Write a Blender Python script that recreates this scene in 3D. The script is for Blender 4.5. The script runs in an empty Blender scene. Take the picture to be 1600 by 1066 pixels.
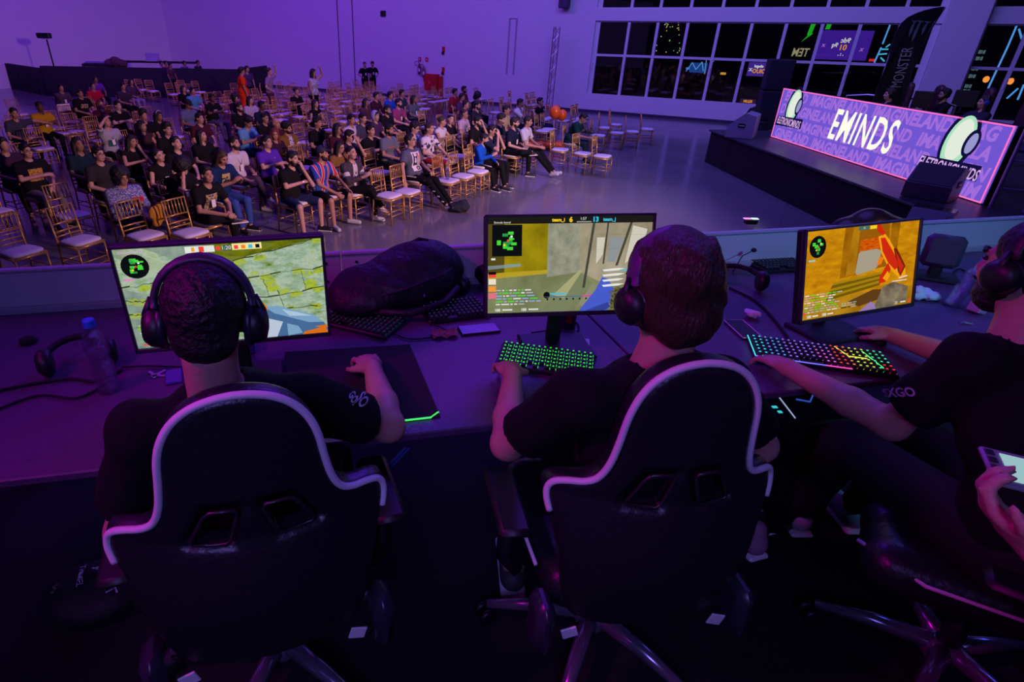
import bpy, math, random
import numpy as np
from mathutils import Vector, Matrix
PI = math.pi
D = bpy.data
SC = bpy.context.scene
COL = SC.collection
random.seed(7)
rng = np.random.default_rng(7)

# ------------------------------------------------------------------ camera
CAM_H = 3.05
PITCH = math.radians(27.9)
ROLL = math.atan(0.02)
FPX = 909.0
fw = Vector((0, math.cos(PITCH), -math.sin(PITCH)))
up0 = Vector((0, math.sin(PITCH), math.cos(PITCH)))
rt0 = Vector((1, 0, 0))
rt = rt0 * math.cos(ROLL) + up0 * math.sin(ROLL)
up = -rt0 * math.sin(ROLL) + up0 * math.cos(ROLL)
CAMP = Vector((0, 0, CAM_H))
cd = D.cameras.new('camera')
cam = D.objects.new('camera', cd)
COL.objects.link(cam)
m = Matrix(((rt.x, up.x, -fw.x, 0), (rt.y, up.y, -fw.y, 0), (rt.z, up.z, -fw.z, CAM_H), (0, 0, 0, 1)))
cam.matrix_world = m
cd.sensor_width = 36
cd.lens = FPX / 1600 * 36
cd.shift_x = 110 / 1600
cd.clip_start = 0.05
cd.clip_end = 200
SC.camera = cam

# ------------------------------------------------------------------ world, exposure, lights
SC.view_settings.view_transform = 'Standard'
SC.view_settings.look = 'None'
SC.view_settings.gamma = 1
SC.view_settings.use_curve_mapping = False
SC.view_settings.exposure = 0.0
w = D.worlds.new('world')
w.use_nodes = True
SC.world = w
w.node_tree.nodes['Background'].inputs[0].default_value = (0.012, 0.006, 0.035, 1)
w.node_tree.nodes['Background'].inputs[1].default_value = 0.5
SC.cycles.max_bounces = 5
SC.cycles.transparent_max_bounces = 12
SC.cycles.caustics_reflective = False
SC.cycles.caustics_refractive = False
SC.cycles.sample_clamp_indirect = 4

ROWA = math.radians(-30.45)
UD = Vector((0.862, -0.507, 0))      # along the back wall, to the right
VD = Vector((0.507, 0.862, 0))       # towards the back wall
def UV(u, v, z=0.0):
    return UD * u + VD * v + Vector((0, 0, z))

def area(name, loc, target, size, energy, color, sizey=None, spread=PI):
    l = D.lights.new(name, 'AREA')
    l.energy = energy
    l.color = color
    l.shape = 'RECTANGLE'
    l.size = size
    l.size_y = sizey or size
    l.spread = spread
    o = D.objects.new(name, l)
    COL.objects.link(o)
    o.location = loc
    o.rotation_euler = (Vector(target) - Vector(loc)).to_track_quat('-Z', 'Y').to_euler()
    return o
def spot(name, loc, target, energy, color, ang=60, blend=0.6, rad=0.1):
    l = D.lights.new(name, 'SPOT')
    l.energy = energy
    l.color = color
    l.spot_size = math.radians(ang)
    l.spot_blend = blend
    l.shadow_soft_size = rad
    o = D.objects.new(name, l)
    COL.objects.link(o)
    o.location = loc
    o.rotation_euler = (Vector(target) - Vector(loc)).to_track_quat('-Z', 'Y').to_euler()
    return o
VIO = (0.30, 0.075, 1.0)
BLU = (0.16, 0.11, 1.0)
area('wash_back_wall', UV(-20, 15, 11), UV(-20, 27.6, 2.5), 14, 1080, (0.30, 0.072, 1.0), 3)
area('wash_window_wall', UV(-4, 16, 10), UV(-3, 27.6, 2), 12, 820, (0.22, 0.19, 1.0), 3)
area('wash_left_wall', UV(-26, 12, 10), UV(-37.5, 16, 3), 10, 700, (0.20, 0.03, 1.0), 3)
area('wash_audience', UV(-13, 12, 9.5), UV(-13, 12, 0), 10, 250, (0.38, 0.02, 1.0), 10)
area('wash_floor_right', (2.5, 11.5, 9), (2.5, 11.5, 0), 8, 420, (0.16, 0.10, 1.0), 8)
spot('wash_front_rows', (8.5, 2.0, 5.5), (-1.0, 11.5, 0.8), 6200, (1.0, 0.50, 0.58), 54, 0.8, 0.5)
spot('wash_right_rows', (7.5, 5.0, 6.5), (2.5, 14.0, 0.4), 2300, (0.9, 0.68, 0.85), 34, 0.8, 0.5)
spot('fill_stage_players', (6.2, 8.5, 5.2), (9.6, 12.5, 2.0), 160, (1.0, 0.72, 0.9), 40, 0.8, 0.3)  # added spot on the stage players, stands in for their monitors' glow
area('wash_desk_left', (-3.0, 2.2, 4.6), (-0.9, 1.6, 2.0), 0.8, 11, (0.62, 0.0, 1.0))
area('wash_desk_mid', (0.6, 4.6, 5.2), (0.2, 1.8, 2.0), 1.0, 40, (0.15, 0.0, 1.0))
area('wash_desk_right', (3.6, 3.6, 4.6), (1.8, 2.4, 2.0), 0.8, 14, (0.10, 0.12, 1.0))
spot('wash_panel', (3.4, -0.9, 4.6), (2.1, 2.75, 2.15), 330, (0.15, 0.42, 1.0), 40, 0.9, 0.2)
spot('wash_panel_left', (-2.6, -1.2, 4.6), (-0.8, 2.1, 2.15), 22, (0.16, 0.10, 1.0), 46, 0.9, 0.2)
area('wash_chairs', (-0.2, -2.0, 4.3), (0.1, 0.8, 2.2), 1.0, 9, (0.30, 0.20, 1.0), None, math.radians(80))
spot('wash_arms', (-2.2, 0.2, 4.4), (0.3, 1.5, 2.1), 130, (1.0, 0.0, 0.80), 60, 0.9, 0.2)

# ------------------------------------------------------------------ materials
def newmat(name):
    m = D.materials.new(name)
    m.use_nodes = True
    return m, m.node_tree, m.node_tree.nodes['Principled BSDF']
MC = {}
def mat(name, col, rough=0.6, metal=0.0, emis=None, estr=0.0, bump=0.0, bscale=40.0, vary=0.0, spec=0.5, coat=0.0):
    key = name
    if key in MC:
        return MC[key]
    m, nt, b = newmat(name)
    b.inputs['Base Color'].default_value = (*col, 1)
    b.inputs['Roughness'].default_value = rough
    b.inputs['Metallic'].default_value = metal
    b.inputs['Specular IOR Level'].default_value = spec
    b.inputs['Coat Weight'].default_value = coat
    if emis:
        b.inputs['Emission Color'].default_value = (*emis, 1)
        b.inputs['Emission Strength'].default_value = estr
    if bump or vary:
        tc = nt.nodes.new('ShaderNodeTexCoord')
        n = nt.nodes.new('ShaderNodeTexNoise')
        n.inputs['Scale'].default_value = bscale
        n.inputs['Detail'].default_value = 3
        nt.links.new(tc.outputs['Object'], n.inputs['Vector'])
        if bump:
            bp = nt.nodes.new('ShaderNodeBump')
            bp.inputs['Strength'].default_value = bump
            bp.inputs['Distance'].default_value = 0.02
            nt.links.new(n.outputs['Fac'], bp.inputs['Height'])
            nt.links.new(bp.outputs['Normal'], b.inputs['Normal'])
        if vary:
            r = nt.nodes.new('ShaderNodeMix')
            r.data_type = 'RGBA'
            r.inputs['A'].default_value = (*[c * (1 - vary) for c in col], 1)
            r.inputs['B'].default_value = (*[min(1, c * (1 + vary)) for c in col], 1)
            nt.links.new(n.outputs['Fac'], r.inputs['Factor'])
            nt.links.new(r.outputs['Result'], b.inputs['Base Color'])
    MC[key] = m
    return m
def s2l(r, g, b):
    f = lambda c: (c / 255 / 12.92) if c / 255 <= 0.04045 else ((c / 255 + 0.055) / 1.055) ** 2.4
    return (f(r), f(g), f(b))
def emat(name, rgb, s=1.0):
    """lit screen or lamp colour given as it shows (8 bit)"""
    if name in MC:
        return MC[name]
    m = D.materials.new(name)
    m.use_nodes = True
    nt = m.node_tree
    nt.nodes.clear()
    e = nt.nodes.new('ShaderNodeEmission')
    o = nt.nodes.new('ShaderNodeOutputMaterial')
    e.inputs[0].default_value = (*s2l(*rgb), 1)
    e.inputs[1].default_value = s
    nt.links.new(e.outputs[0], o.inputs[0])
    MC[name] = m
    return m
def emat_noise(name, cols, scale=8, stretch=(1, 1, 1), s=1.0, detail=5, distort=0.0, kind='noise', rough=0.6):
    """lit screen picture: a noise or brick pattern through a colour ramp"""
    m = D.materials.new(name)
    m.use_nodes = True
    nt = m.node_tree
    nt.nodes.clear()
    e = nt.nodes.new('ShaderNodeEmission')
    o = nt.nodes.new('ShaderNodeOutputMaterial')
    tc = nt.nodes.new('ShaderNodeTexCoord')
    mp = nt.nodes.new('ShaderNodeMapping')
    mp.inputs['Scale'].default_value = stretch
    nt.links.new(tc.outputs['Object'], mp.inputs[0])
    n = nt.nodes.new('ShaderNodeTexNoise')
    n.inputs['Scale'].default_value = scale
    n.inputs['Detail'].default_value = detail
    n.inputs['Roughness'].default_value = rough
    n.inputs['Distortion'].default_value = distort
    nt.links.new(mp.outputs[0], n.inputs['Vector'])
    cr = nt.nodes.new('ShaderNodeValToRGB')
    el = cr.color_ramp.elements
    el[0].position = cols[0][0]
    el[0].color = (*s2l(*cols[0][1]), 1)
    el[1].position = cols[-1][0]
    el[1].color = (*s2l(*cols[-1][1]), 1)
    for p, c in cols[1:-1]:
        x = el.new(p)
        x.color = (*s2l(*c), 1)
    nt.links.new(n.outputs['Fac'], cr.inputs[0])
    nt.links.new(cr.outputs[0], e.inputs[0])
    e.inputs[1].default_value = s
    nt.links.new(e.outputs[0], o.inputs[0])
    return m
def pattern_mat(name, cols, scale, kind='vstripe', rough=0.8, thresh=None):
    """cloth with a woven or printed pattern of its own"""
    if name in MC:
        return MC[name]
    m, nt, b = newmat(name)
    b.inputs['Roughness'].default_value = rough
    tc = nt.nodes.new('ShaderNodeTexCoord')
    cr = nt.nodes.new('ShaderNodeValToRGB')
    cr.color_ramp.interpolation = 'CONSTANT'
    el = cr.color_ramp.elements
    el[0].position = cols[0][0]
    el[0].color = (*cols[0][1], 1)
    el[1].position = cols[1][0]
    el[1].color = (*cols[1][1], 1)
    for p, c in cols[2:]:
        x = el.new(p)
        x.color = (*c, 1)
    if kind in ('vstripe', 'hstripe'):
        sx = nt.nodes.new('ShaderNodeSeparateXYZ')
        nt.links.new(tc.outputs['Object'], sx.inputs[0])
        mu = nt.nodes.new('ShaderNodeMath')
        mu.operation = 'MULTIPLY'
        mu.inputs[1].default_value = scale
        nt.links.new(sx.outputs[0 if kind == 'vstripe' else 2], mu.inputs[0])
        fr = nt.nodes.new('ShaderNodeMath')
        fr.operation = 'FRACT'
        nt.links.new(mu.outputs[0], fr.inputs[0])
        nt.links.new(fr.outputs[0], cr.inputs[0])
    else:
        t = nt.nodes.new('ShaderNodeTexNoise' if kind == 'noise' else 'ShaderNodeTexVoronoi')
        t.inputs['Scale'].default_value = scale
        nt.links.new(tc.outputs['Object'], t.inputs['Vector'])
        nt.links.new(t.outputs['Fac' if kind == 'noise' else 'Distance'], cr.inputs[0])
    nt.links.new(cr.outputs[0], b.inputs['Base Color'])
    MC[name] = m
    return m

# ------------------------------------------------------------------ object helpers
def link(name, me, material=None, parent=None, smooth=False):
    o = D.objects.new(name, me)
    COL.objects.link(o)
    if material is not None:
        ms = material if isinstance(material, (list, tuple)) else [material]
        for x in ms:
            me.materials.append(x)
    if parent is not None:
        o.parent = parent
    if smooth and len(me.polygons):
        me.polygons.foreach_set('use_smooth', [True] * len(me.polygons))
    return o
def tag(o, label, cat, group=None, kind=None):
    if label: o['label'] = label
    if cat: o['category'] = cat
    if group: o['group'] = group
    if kind: o['kind'] = kind
    return o
def thing(name, label, cat, loc=(0, 0, 0), rotz=0.0, group=None):
    o = D.objects.new(name, None)
    COL.objects.link(o)
    o.empty_display_size = 0.1
    o.location = loc
    o.rotation_euler = (0, 0, rotz)
    return tag(o, label, cat, group)
def struct(o):
    o['kind'] = 'structure'
    return o
def copytree(o, parent=None):
    c = o.copy()
    COL.objects.link(c)
    if parent is not None:
        c.parent = parent
    for ch in list(o.children):
        copytree(ch, c)
    return c

class MB:
    """collects shapes and links them as one mesh"""
    def __init__(s):
        s.v = []; s.f = []; s.mi = []; s.cur = 0
    def add(s, vs, fs):
        n = len(s.v)
        s.v += [tuple(v) for v in vs]
        s.f += [tuple(n + i for i in f) for f in fs]
        s.mi += [s.cur] * len(fs)
        return s
    def box(s, c, d, R=None, bev=0.0):
        """box with chamfered edges when bev > 0"""
        c = Vector(c); hx, hy, hz = d[0] / 2, d[1] / 2, d[2] / 2
        if bev <= 0:
            vs = [Vector((x, y, z)) for x in (-hx, hx) for y in (-hy, hy) for z in (-hz, hz)]
            fs = [(0, 1, 3, 2), (4, 6, 7, 5), (0, 4, 5, 1), (2, 3, 7, 6), (0, 2, 6, 4), (1, 5, 7, 3)]
        else:
            b = min(bev, hx * .9, hy * .9, hz * .9)
            vs = []; idx = {}
            for sx in (-1, 1):
                for sy in (-1, 1):
                    for sz in (-1, 1):
                        for a in range(3):
                            p = [sx * (hx - b), sy * (hy - b), sz * (hz - b)]
                            p[a] = (sx * hx, sy * hy, sz * hz)[a]
                            idx[(sx, sy, sz, a)] = len(vs); vs.append(Vector(p))
            fs = []
            for a in range(3):
                o1, o2 = [(1, 2), (2, 0), (0, 1)][a]
                for sg in (-1, 1):
                    q = []
                    for s1, s2 in ((-1, -1), (1, -1), (1, 1), (-1, 1)):
                        k = [0, 0, 0]; k[a] = sg; k[o1] = s1; k[o2] = s2
                        q.append(idx[(k[0], k[1], k[2], a)])
                    fs.append(tuple(q if sg > 0 else q[::-1]))
            for a in range(3):
                o1, o2 = [(1, 2), (2, 0), (0, 1)][a]
                for s1 in (-1, 1):
                    for s2 in (-1, 1):
                        def K(sa, ax):
                            k = [0, 0, 0]; k[a] = sa; k[o1] = s1; k[o2] = s2
                            return idx[(k[0], k[1], k[2], ax)]
                        q = [K(-1, o1), K(1, o1), K(1, o2), K(-1, o2)]
                        fs.append(tuple(q if s1 * s2 < 0 else q[::-1]))
            for sx in (-1, 1):
                for sy in (-1, 1):
                    for sz in (-1, 1):
                        q = [idx[(sx, sy, sz, 0)], idx[(sx, sy, sz, 1)], idx[(sx, sy, sz, 2)]]
                        fs.append(tuple(q if sx * sy * sz > 0 else q[::-1]))
        if R is not None:
            vs = [R @ v for v in vs]
        return s.add([v + c for v in vs], fs)
    def tube(s, pts, r, n=8, close=False, cap=True):
        pts = [Vector(p) for p in pts]
        rs = r if isinstance(r, (list, tuple)) else [r] * len(pts)
        vs = []; fs = []
        L = len(pts)
        prev = None
        for i, p in enumerate(pts):
            a = pts[(i - 1) % L] if (i > 0 or close) else p
            b = pts[(i + 1) % L] if (i < L - 1 or close) else p
            t = (b - a).normalized()
            if prev is None:
                prev = t.orthogonal().normalized()
            u = (prev - t * prev.dot(t))
            u = u.normalized() if u.length > 1e-6 else t.orthogonal().normalized()
            prev = u
            v = t.cross(u)
            for k in range(n):
                an = 2 * PI * k / n
                vs.append(p + (u * math.cos(an) + v * math.sin(an)) * rs[i])
        for i in range(L if close else L - 1):
            j = (i + 1) % L
            for k in range(n):
                k2 = (k + 1) % n
                fs.append((i * n + k, i * n + k2, j * n + k2, j * n + k))
        if cap and not close:
            fs.append(tuple(range(n))[::-1])
            fs.append(tuple((L - 1) * n + k for k in range(n)))
        return s.add(vs, fs)
    def lathe(s, prof, n=20, c=(0, 0, 0), R=None, sy=1.0):
        c = Vector(c); vs = []; fs = []
        for (r, z) in prof:
            for k in range(n):
                an = 2 * PI * k / n
                v = Vector((r * math.cos(an), r * math.sin(an) * sy, z))
                vs.append((R @ v if R is not None else v) + c)
        for i in range(len(prof) - 1):
            for k in range(n):
                k2 = (k + 1) % n
                fs.append((i * n + k, i * n + k2, (i + 1) * n + k2, (i + 1) * n + k))
        fs.append(tuple(range(n))[::-1])
        fs.append(tuple((len(prof) - 1) * n + k for k in range(n)))
        return s.add(vs, fs)
    def prism(s, poly, d, M):
        """2D polygon extruded by d; M maps (x,y,depth) to space"""
        n = len(poly)
        vs = [M(x, y, 0) for x, y in poly] + [M(x, y, d) for x, y in poly]
        fs = [tuple(range(n))[::-1], tuple(range(n, 2 * n))] + [(i, (i + 1) % n, n + (i + 1) % n, n + i) for i in range(n)]
        return s.add(vs, fs)
    def build(s, name, material, parent=None, smooth=False, auto=False):
        me = D.meshes.new(name)
        me.from_pydata(s.v, [], s.f)
        o = link(name, me, material, parent, smooth)
        if len(set(s.mi)) > 1:
            me.polygons.foreach_set('material_index', s.mi)
        me.validate()
        if auto:
            me.polygons.foreach_set('use_smooth', [True] * len(me.polygons))
            try:
                me.set_sharp_from_angle(angle=math.radians(40))
            except Exception:
                pass
        return o
def text_mesh(body, size, M, material, name='lettering', parent=None, bold=0.0, shear=0.0, depth=0.0, align='CENTER', wscale=1.0, spacing=1.0):
    """lettering as a mesh; M maps (x, y, depth) of the text plane to space"""
    cu = D.curves.new('txt', 'FONT')
    cu.body = body
    cu.size = size
    cu.offset = bold
    cu.shear = shear
    cu.align_x = align
    cu.align_y = 'CENTER'
    cu.extrude = depth
    cu.resolution_u = 3
    cu.space_character = spacing
    to = D.objects.new('txt', cu)
    COL.objects.link(to)
    dg = bpy.context.evaluated_depsgraph_get()
    dg.update()
    me = D.meshes.new_from_object(to.evaluated_get(dg))
    COL.objects.unlink(to)
    D.objects.remove(to)
    for v in me.vertices:
        v.co = M(v.co.x * wscale, v.co.y, v.co.z)
    me.name = name
    me.materials.clear()
    return link(name, me, material, parent)

# ------------------------------------------------------------------ smooth bodies: distance field + surface nets
class Field:
    def __init__(s, lo, hi, h):
        s.h = h
        s.lo = np.array(lo, float) - 2 * h
        s.n = np.ceil((np.array(hi, float) + 2 * h - s.lo) / h).astype(int) + 1
        s.V = np.full(s.n, 1.0, np.float32)
    def _reg(s, a, b):
        i0 = np.maximum(np.floor((a - s.lo) / s.h).astype(int), 0)
        i1 = np.minimum(np.ceil((b - s.lo) / s.h).astype(int) + 1, s.n)
        if (i1 <= i0).any():
            return None
        g = [(np.arange(i0[k], i1[k]) * s.h + s.lo[k]).astype(np.float32) for k in range(3)]
        return (slice(i0[0], i1[0]), slice(i0[1], i1[1]), slice(i0[2], i1[2])), g[0][:, None, None], g[1][None, :, None], g[2][None, None, :]
    def _mix(s, sl, d, k, sub):
        V = s.V[sl]
        if sub:
            s.V[sl] = np.maximum(V, -d)
        elif k > 0:
            hh = np.maximum(k - np.abs(V - d), 0) / k
            s.V[sl] = np.minimum(V, d) - hh * hh * k * 0.25
        else:
            s.V[sl] = np.minimum(V, d)
    def cap(s, a, b, ra, rb, k=0.02, flat=0, sub=False, sq=None):
        a = np.array(a, float); b = np.array(b, float)
        mg = max(ra, rb) + k + 2 * s.h
        R = s._reg(np.minimum(a, b) - mg, np.maximum(a, b) + mg)
        if R is None: return s
        sl, X, Y, Z = R
        ba = b - a
        L2 = max(ba @ ba, 1e-9)
        px, py, pz = X - a[0], Y - a[1], Z - a[2]
        t = (px * ba[0] + py * ba[1] + pz * ba[2]) / L2
        tc = np.clip(t, 0, 1)
        d = np.sqrt((px - ba[0] * tc) ** 2 + (py - ba[1] * tc) ** 2 + (pz - ba[2] * tc) ** 2) - (ra + (rb - ra) * tc)
        L = math.sqrt(L2)
        if flat & 1:
            d = np.maximum(d, (t - 1) * L)
        if flat & 2:
            d = np.maximum(d, -t * L)
        s._mix(sl, d, k, sub)
        return s
    def ell(s, c, r, R3=None, k=0.02, sub=False, noise=0.0, nf=60.0):
        c = np.array(c, float); r = np.array(r, float)
        mg = r.max() + k + 2 * s.h + noise
        R = s._reg(c - mg, c + mg)
        if R is None: return s
        sl, X, Y, Z = R
        px, py, pz = X - c[0], Y - c[1], Z - c[2]
        if R3 is not None:
            M = np.array(R3)
            q = [M[0, i] * px + M[1, i] * py + M[2, i] * pz for i in range(3)]
        else:
            q = [px + 0 * py + 0 * pz, py + 0 * px + 0 * pz, pz + 0 * px + 0 * py]
        k0 = np.sqrt((q[0] / r[0]) ** 2 + (q[1] / r[1]) ** 2 + (q[2] / r[2]) ** 2) + 1e-6
        k1 = np.sqrt((q[0] / r[0] ** 2) ** 2 + (q[1] / r[1] ** 2) ** 2 + (q[2] / r[2] ** 2) ** 2) + 1e-6
        d = k0 * (k0 - 1) / k1
        if noise:
            d = d + noise * np.sin(nf * (X + 0.3 * Z)) * np.sin(nf * (Y + .2 * X) + 1.3) * np.sin(nf * (Z - .3 * Y) + .7)
        s._mix(sl, d, k, sub)
        return s
    def half(s, p, n):
        """keep the side of the plane away from n"""
        p = np.array(p, float); n = np.array(n, float); n /= np.linalg.norm(n)
        g = [(np.arange(s.n[k]) * s.h + s.lo[k]).astype(np.float32) for k in range(3)]
        d = (g[0][:, None, None] - p[0]) * n[0] + (g[1][None, :, None] - p[1]) * n[1] + (g[2][None, None, :] - p[2]) * n[2]
        s.V = np.maximum(s.V, d.astype(np.float32))
        return s
    def mesh(s, name):
        V = s.V
        V[0], V[-1], V[:, 0], V[:, -1], V[:, :, 0], V[:, :, -1] = 1, 1, 1, 1, 1, 1
        S = V < 0
        me = D.meshes.new(name)
        cnt = np.zeros(np.array(V.shape) - 1, np.int8)
        for dx in (0, 1):
            for dy in (0, 1):
                for dz in (0, 1):
                    cnt += S[dx:S.shape[0] - 1 + dx, dy:S.shape[1] - 1 + dy, dz:S.shape[2] - 1 + dz]
        act = (cnt > 0) & (cnt < 8)
        I = np.argwhere(act)
        if not len(I):
            return me
        idx = np.full(act.shape, -1, np.int32)
        idx[act] = np.arange(len(I))
        acc = np.zeros((len(I), 3)); w = np.zeros(len(I))
        for ax in range(3):
            o = [0, 0, 0]; o[ax] = 1
            others = [k for k in range(3) if k != ax]
            for s1 in (0, 1):
                for s2 in (0, 1):
                    b = np.zeros(3, int); b[others[0]] = s1; b[others[1]] = s2
                    A = I + b; B = A + np.array(o)
                    va = V[A[:, 0], A[:, 1], A[:, 2]]; vb = V[B[:, 0], B[:, 1], B[:, 2]]
                    c = (va < 0) != (vb < 0)
                    t = np.where(c, va / np.where(c, va - vb, 1), 0)
                    p = b[None, :] + np.array(o)[None, :] * t[:, None]
                    acc[c] += p[c]; w[c] += 1
        P = (I + acc / w[:, None]) * s.h + s.lo
        quads = []
        for ax in range(3):
            a1, a2 = [(1, 2), (2, 0), (0, 1)][ax]
            sl0 = [slice(1, -1)] * 3; sl0[ax] = slice(0, -1)
            sl1 = [slice(1, -1)] * 3; sl1[ax] = slice(1, None)
            A = S[tuple(sl0)]; B = S[tuple(sl1)]
            E = np.argwhere(A != B)
            if not len(E): continue
            off = np.array([1, 1, 1]); off[ax] = 0
            E = E + off
            ins = S[E[:, 0], E[:, 1], E[:, 2]]
            d1 = np.zeros(3, int); d1[a1] = 1
            d2 = np.zeros(3, int); d2[a2] = 1
            q = np.stack([idx[tuple((E - d1 - d2).T)], idx[tuple((E - d2).T)], idx[tuple(E.T)], idx[tuple((E - d1).T)]], 1)
            q[~ins] = q[~ins][:, ::-1]
            quads.append(q)
        Q = np.concatenate(quads)
        Q = Q[(Q >= 0).all(1)]
        me.vertices.add(len(P))
        me.vertices.foreach_set('co', P.astype(np.float32).ravel())
        me.loops.add(len(Q) * 4)
        me.loops.foreach_set('vertex_index', Q.astype(np.int32).ravel())
        me.polygons.add(len(Q))
        me.polygons.foreach_set('loop_start', np.arange(0, len(Q) * 4, 4, dtype=np.int32))
        me.polygons.foreach_set('loop_total', np.full(len(Q), 4, np.int32))
        me.polygons.foreach_set('use_smooth', np.ones(len(Q), bool))
        me.update(calc_edges=True)
        return me
# ------------------------------------------------------------------ pixel -> place
def ray(x, y):
    return fw + rt * ((x - 690) / FPX) + up * ((533 - y) / FPX)
def atz(x, y, z):
    d = ray(x, y)
    return CAMP + d * ((z - CAM_H) / d.z)
def aty(x, y, Y):
    d = ray(x, y)
    return CAMP + d * (Y / d.y)
def atv(x, y, v=27.6):
    d = ray(x, y)
    return CAMP + d * (v / d.dot(VD))
def atx(x, y, X):
    d = ray(x, y)
    return CAMP + d * (X / d.x)
def atd(x, y, dep):
    return CAMP + ray(x, y) * dep

# ------------------------------------------------------------------ the hall
wallm = mat('wall_paint', (0.78, 0.77, 0.78), 0.75, bump=0.15, bscale=3, vary=0.03)
framem = mat('window_frame_paint', (0.8, 0.8, 0.8), 0.5)
WV = 27.6
def wbox(mb, u0, u1, v0, v1, z0, z1, bev=0.0):
    R = Matrix.Rotation(math.atan2(UD.y, UD.x), 3, 'Z')
    mb.box(UV((u0 + u1) / 2, (v0 + v1) / 2, (z0 + z1) / 2), (u1 - u0, v1 - v0, z1 - z0), R, bev)
WL, WR, HT = -37.5, 20.0, 9.5
mb = MB()
wbox(mb, WL, -8.95, WV, WV + .35, 0, HT)
wbox(mb, -8.95, WR, WV, WV + .35, 0, .72)
wbox(mb, -8.95, WR, WV, WV + .35, 3.63, 4.06)
wbox(mb, -8.95, WR, WV, WV + .35, 6.6, HT)
struct(mb.build('wall_back', wallm))
mb = MB()
wbox(mb, 2.93, 4.05, WV - .32, WV + .35, 0, HT, .02)
struct(mb.build('trim_1', wallm))
mb = MB()
wbox(mb, WL - .3, WL, -12, WV + .35, 0, HT)
struct(mb.build('wall_left', wallm))
mb = MB()
wbox(mb, WL, WR, WV - .03, WV, 0, .11)
struct(mb.build('baseboard_back', mat('skirting', (.05, .045, .08), .4)))

# polished floor
m, nt, b = newmat('polished_floor')
tc = nt.nodes.new('ShaderNodeTexCoord')
n1 = nt.nodes.new('ShaderNodeTexNoise'); n1.inputs['Scale'].default_value = 0.8; n1.inputs['Detail'].default_value = 4
n2 = nt.nodes.new('ShaderNodeTexNoise'); n2.inputs['Scale'].default_value = 60; n2.inputs['Detail'].default_value = 3
br = nt.nodes.new('ShaderNodeTexBrick')
mp = nt.nodes.new('ShaderNodeMapping'); mp.inputs['Rotation'].default_value = (0, 0, -ROWA)
br.offset = 0; br.inputs['Scale'].default_value = 1.0
br.inputs['Mortar Size'].default_value = 0.006
br.inputs['Brick Width'].default_value = 2.4; br.inputs['Row Height'].default_value = 2.4
br.inputs['Color1'].default_value = (.19, .18, .20, 1); br.inputs['Color2'].default_value = (.22, .21, .23, 1); br.inputs['Mortar'].default_value = (.16, .15, .17, 1)
nt.links.new(tc.outputs['Object'], mp.inputs[0]); nt.links.new(mp.outputs[0], br.inputs['Vector'])
nt.links.new(tc.outputs['Object'], n1.inputs['Vector']); nt.links.new(tc.outputs['Object'], n2.inputs['Vector'])
mr = nt.nodes.new('ShaderNodeMapRange'); mr.inputs['To Min'].default_value = .07; mr.inputs['To Max'].default_value = .26
nt.links.new(n1.outputs['Fac'], mr.inputs['Value']); nt.links.new(mr.outputs[0], b.inputs['Roughness'])
mx = nt.nodes.new('ShaderNodeMix'); mx.data_type = 'RGBA'; mx.blend_type = 'MULTIPLY'; mx.inputs['Factor'].default_value = .55
cr = nt.nodes.new('ShaderNodeValToRGB'); cr.color_ramp.elements[0].position = .35; cr.color_ramp.elements[0].color = (.5, .5, .5, 1); cr.color_ramp.elements[1].position = .6
nt.links.new(n2.outputs['Fac'], cr.inputs[0]); nt.links.new(br.outputs['Color'], mx.inputs['A']); nt.links.new(cr.outputs[0], mx.inputs['B'])
nt.links.new(mx.outputs['Result'], b.inputs['Base Color'])
b.inputs['Specular IOR Level'].default_value = .7
mb = MB()
wbox(mb, WL - .3, WR, -22, WV + .35, -.2, 0)
struct(mb.build('floor', m))

# windows
def glassmat():
    m = D.materials.new('window_glass'); m.use_nodes = True
    nt = m.node_tree; nt.nodes.clear()
    t = nt.nodes.new('ShaderNodeBsdfTransparent'); g = nt.nodes.new('ShaderNodeBsdfGlossy'); x = nt.nodes.new('ShaderNodeMixShader'); o = nt.nodes.new('ShaderNodeOutputMaterial')
    t.inputs[0].default_value = (.82, .84, .86, 1); g.inputs['Roughness'].default_value = .03; x.inputs[0].default_value = .07
    nt.links.new(t.outputs[0], x.inputs[1]); nt.links.new(g.outputs[0], x.inputs[2]); nt.links.new(x.outputs[0], o.inputs[0])
    return m
gm = glassmat()
hm = mat('white_lever', (.85, .85, .85), .4)
def window(n, u0, u1, z0, z1, trans, first, step, side=.1):
    f = MB()
    V0, V1 = WV + .1, WV + .2
    wbox(f, u0, u1, V0 - .1, V1, z0, z0 + .06); wbox(f, u0, u1, V0, V1, z1 - .05, z1)
    wbox(f, u0, u0 + side, V0, V1, z0 + .06, z1 - .05); wbox(f, u1 - side, u1, V0, V1, z0 + .06, z1 - .05)
    us = []
    x = first
    while x < u1 - .3:
        if x > u0 + .3: us.append(x)
        x += step
    for x in us:
        wbox(f, x - .055, x + .055, V0 - .02, V1, z0 + .06, z1 - .05)
    for z in trans:
        ed = [u0 + side] + [q for x in us for q in (x - .055, x + .055)] + [u1 - side]
        for a, c in zip(ed[::2], ed[1::2]):
            wbox(f, a, c, V0, V1 - .01, z - .045, z + .045)
    o = struct(f.build('window_%d' % n, framem))
    g = MB(); wbox(g, u0 + side, u1 - side, V0 + .045, V0 + .055, z0 + .06, z1 - .05)
    struct(g.build('window_pane', gm, o))
    if n in (1, 3):
        for x in [u0 + .06] + us:
            h = MB(); wbox(h, x - .015, x + .02, V0 - .06, V0 - .02, 1.72, 2.02, .006); wbox(h, x - .015, x + .015, V0 - .04, V0, 1.8, 1.86)
            struct(h.build('window_handle', hm, o))
    return o
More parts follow.
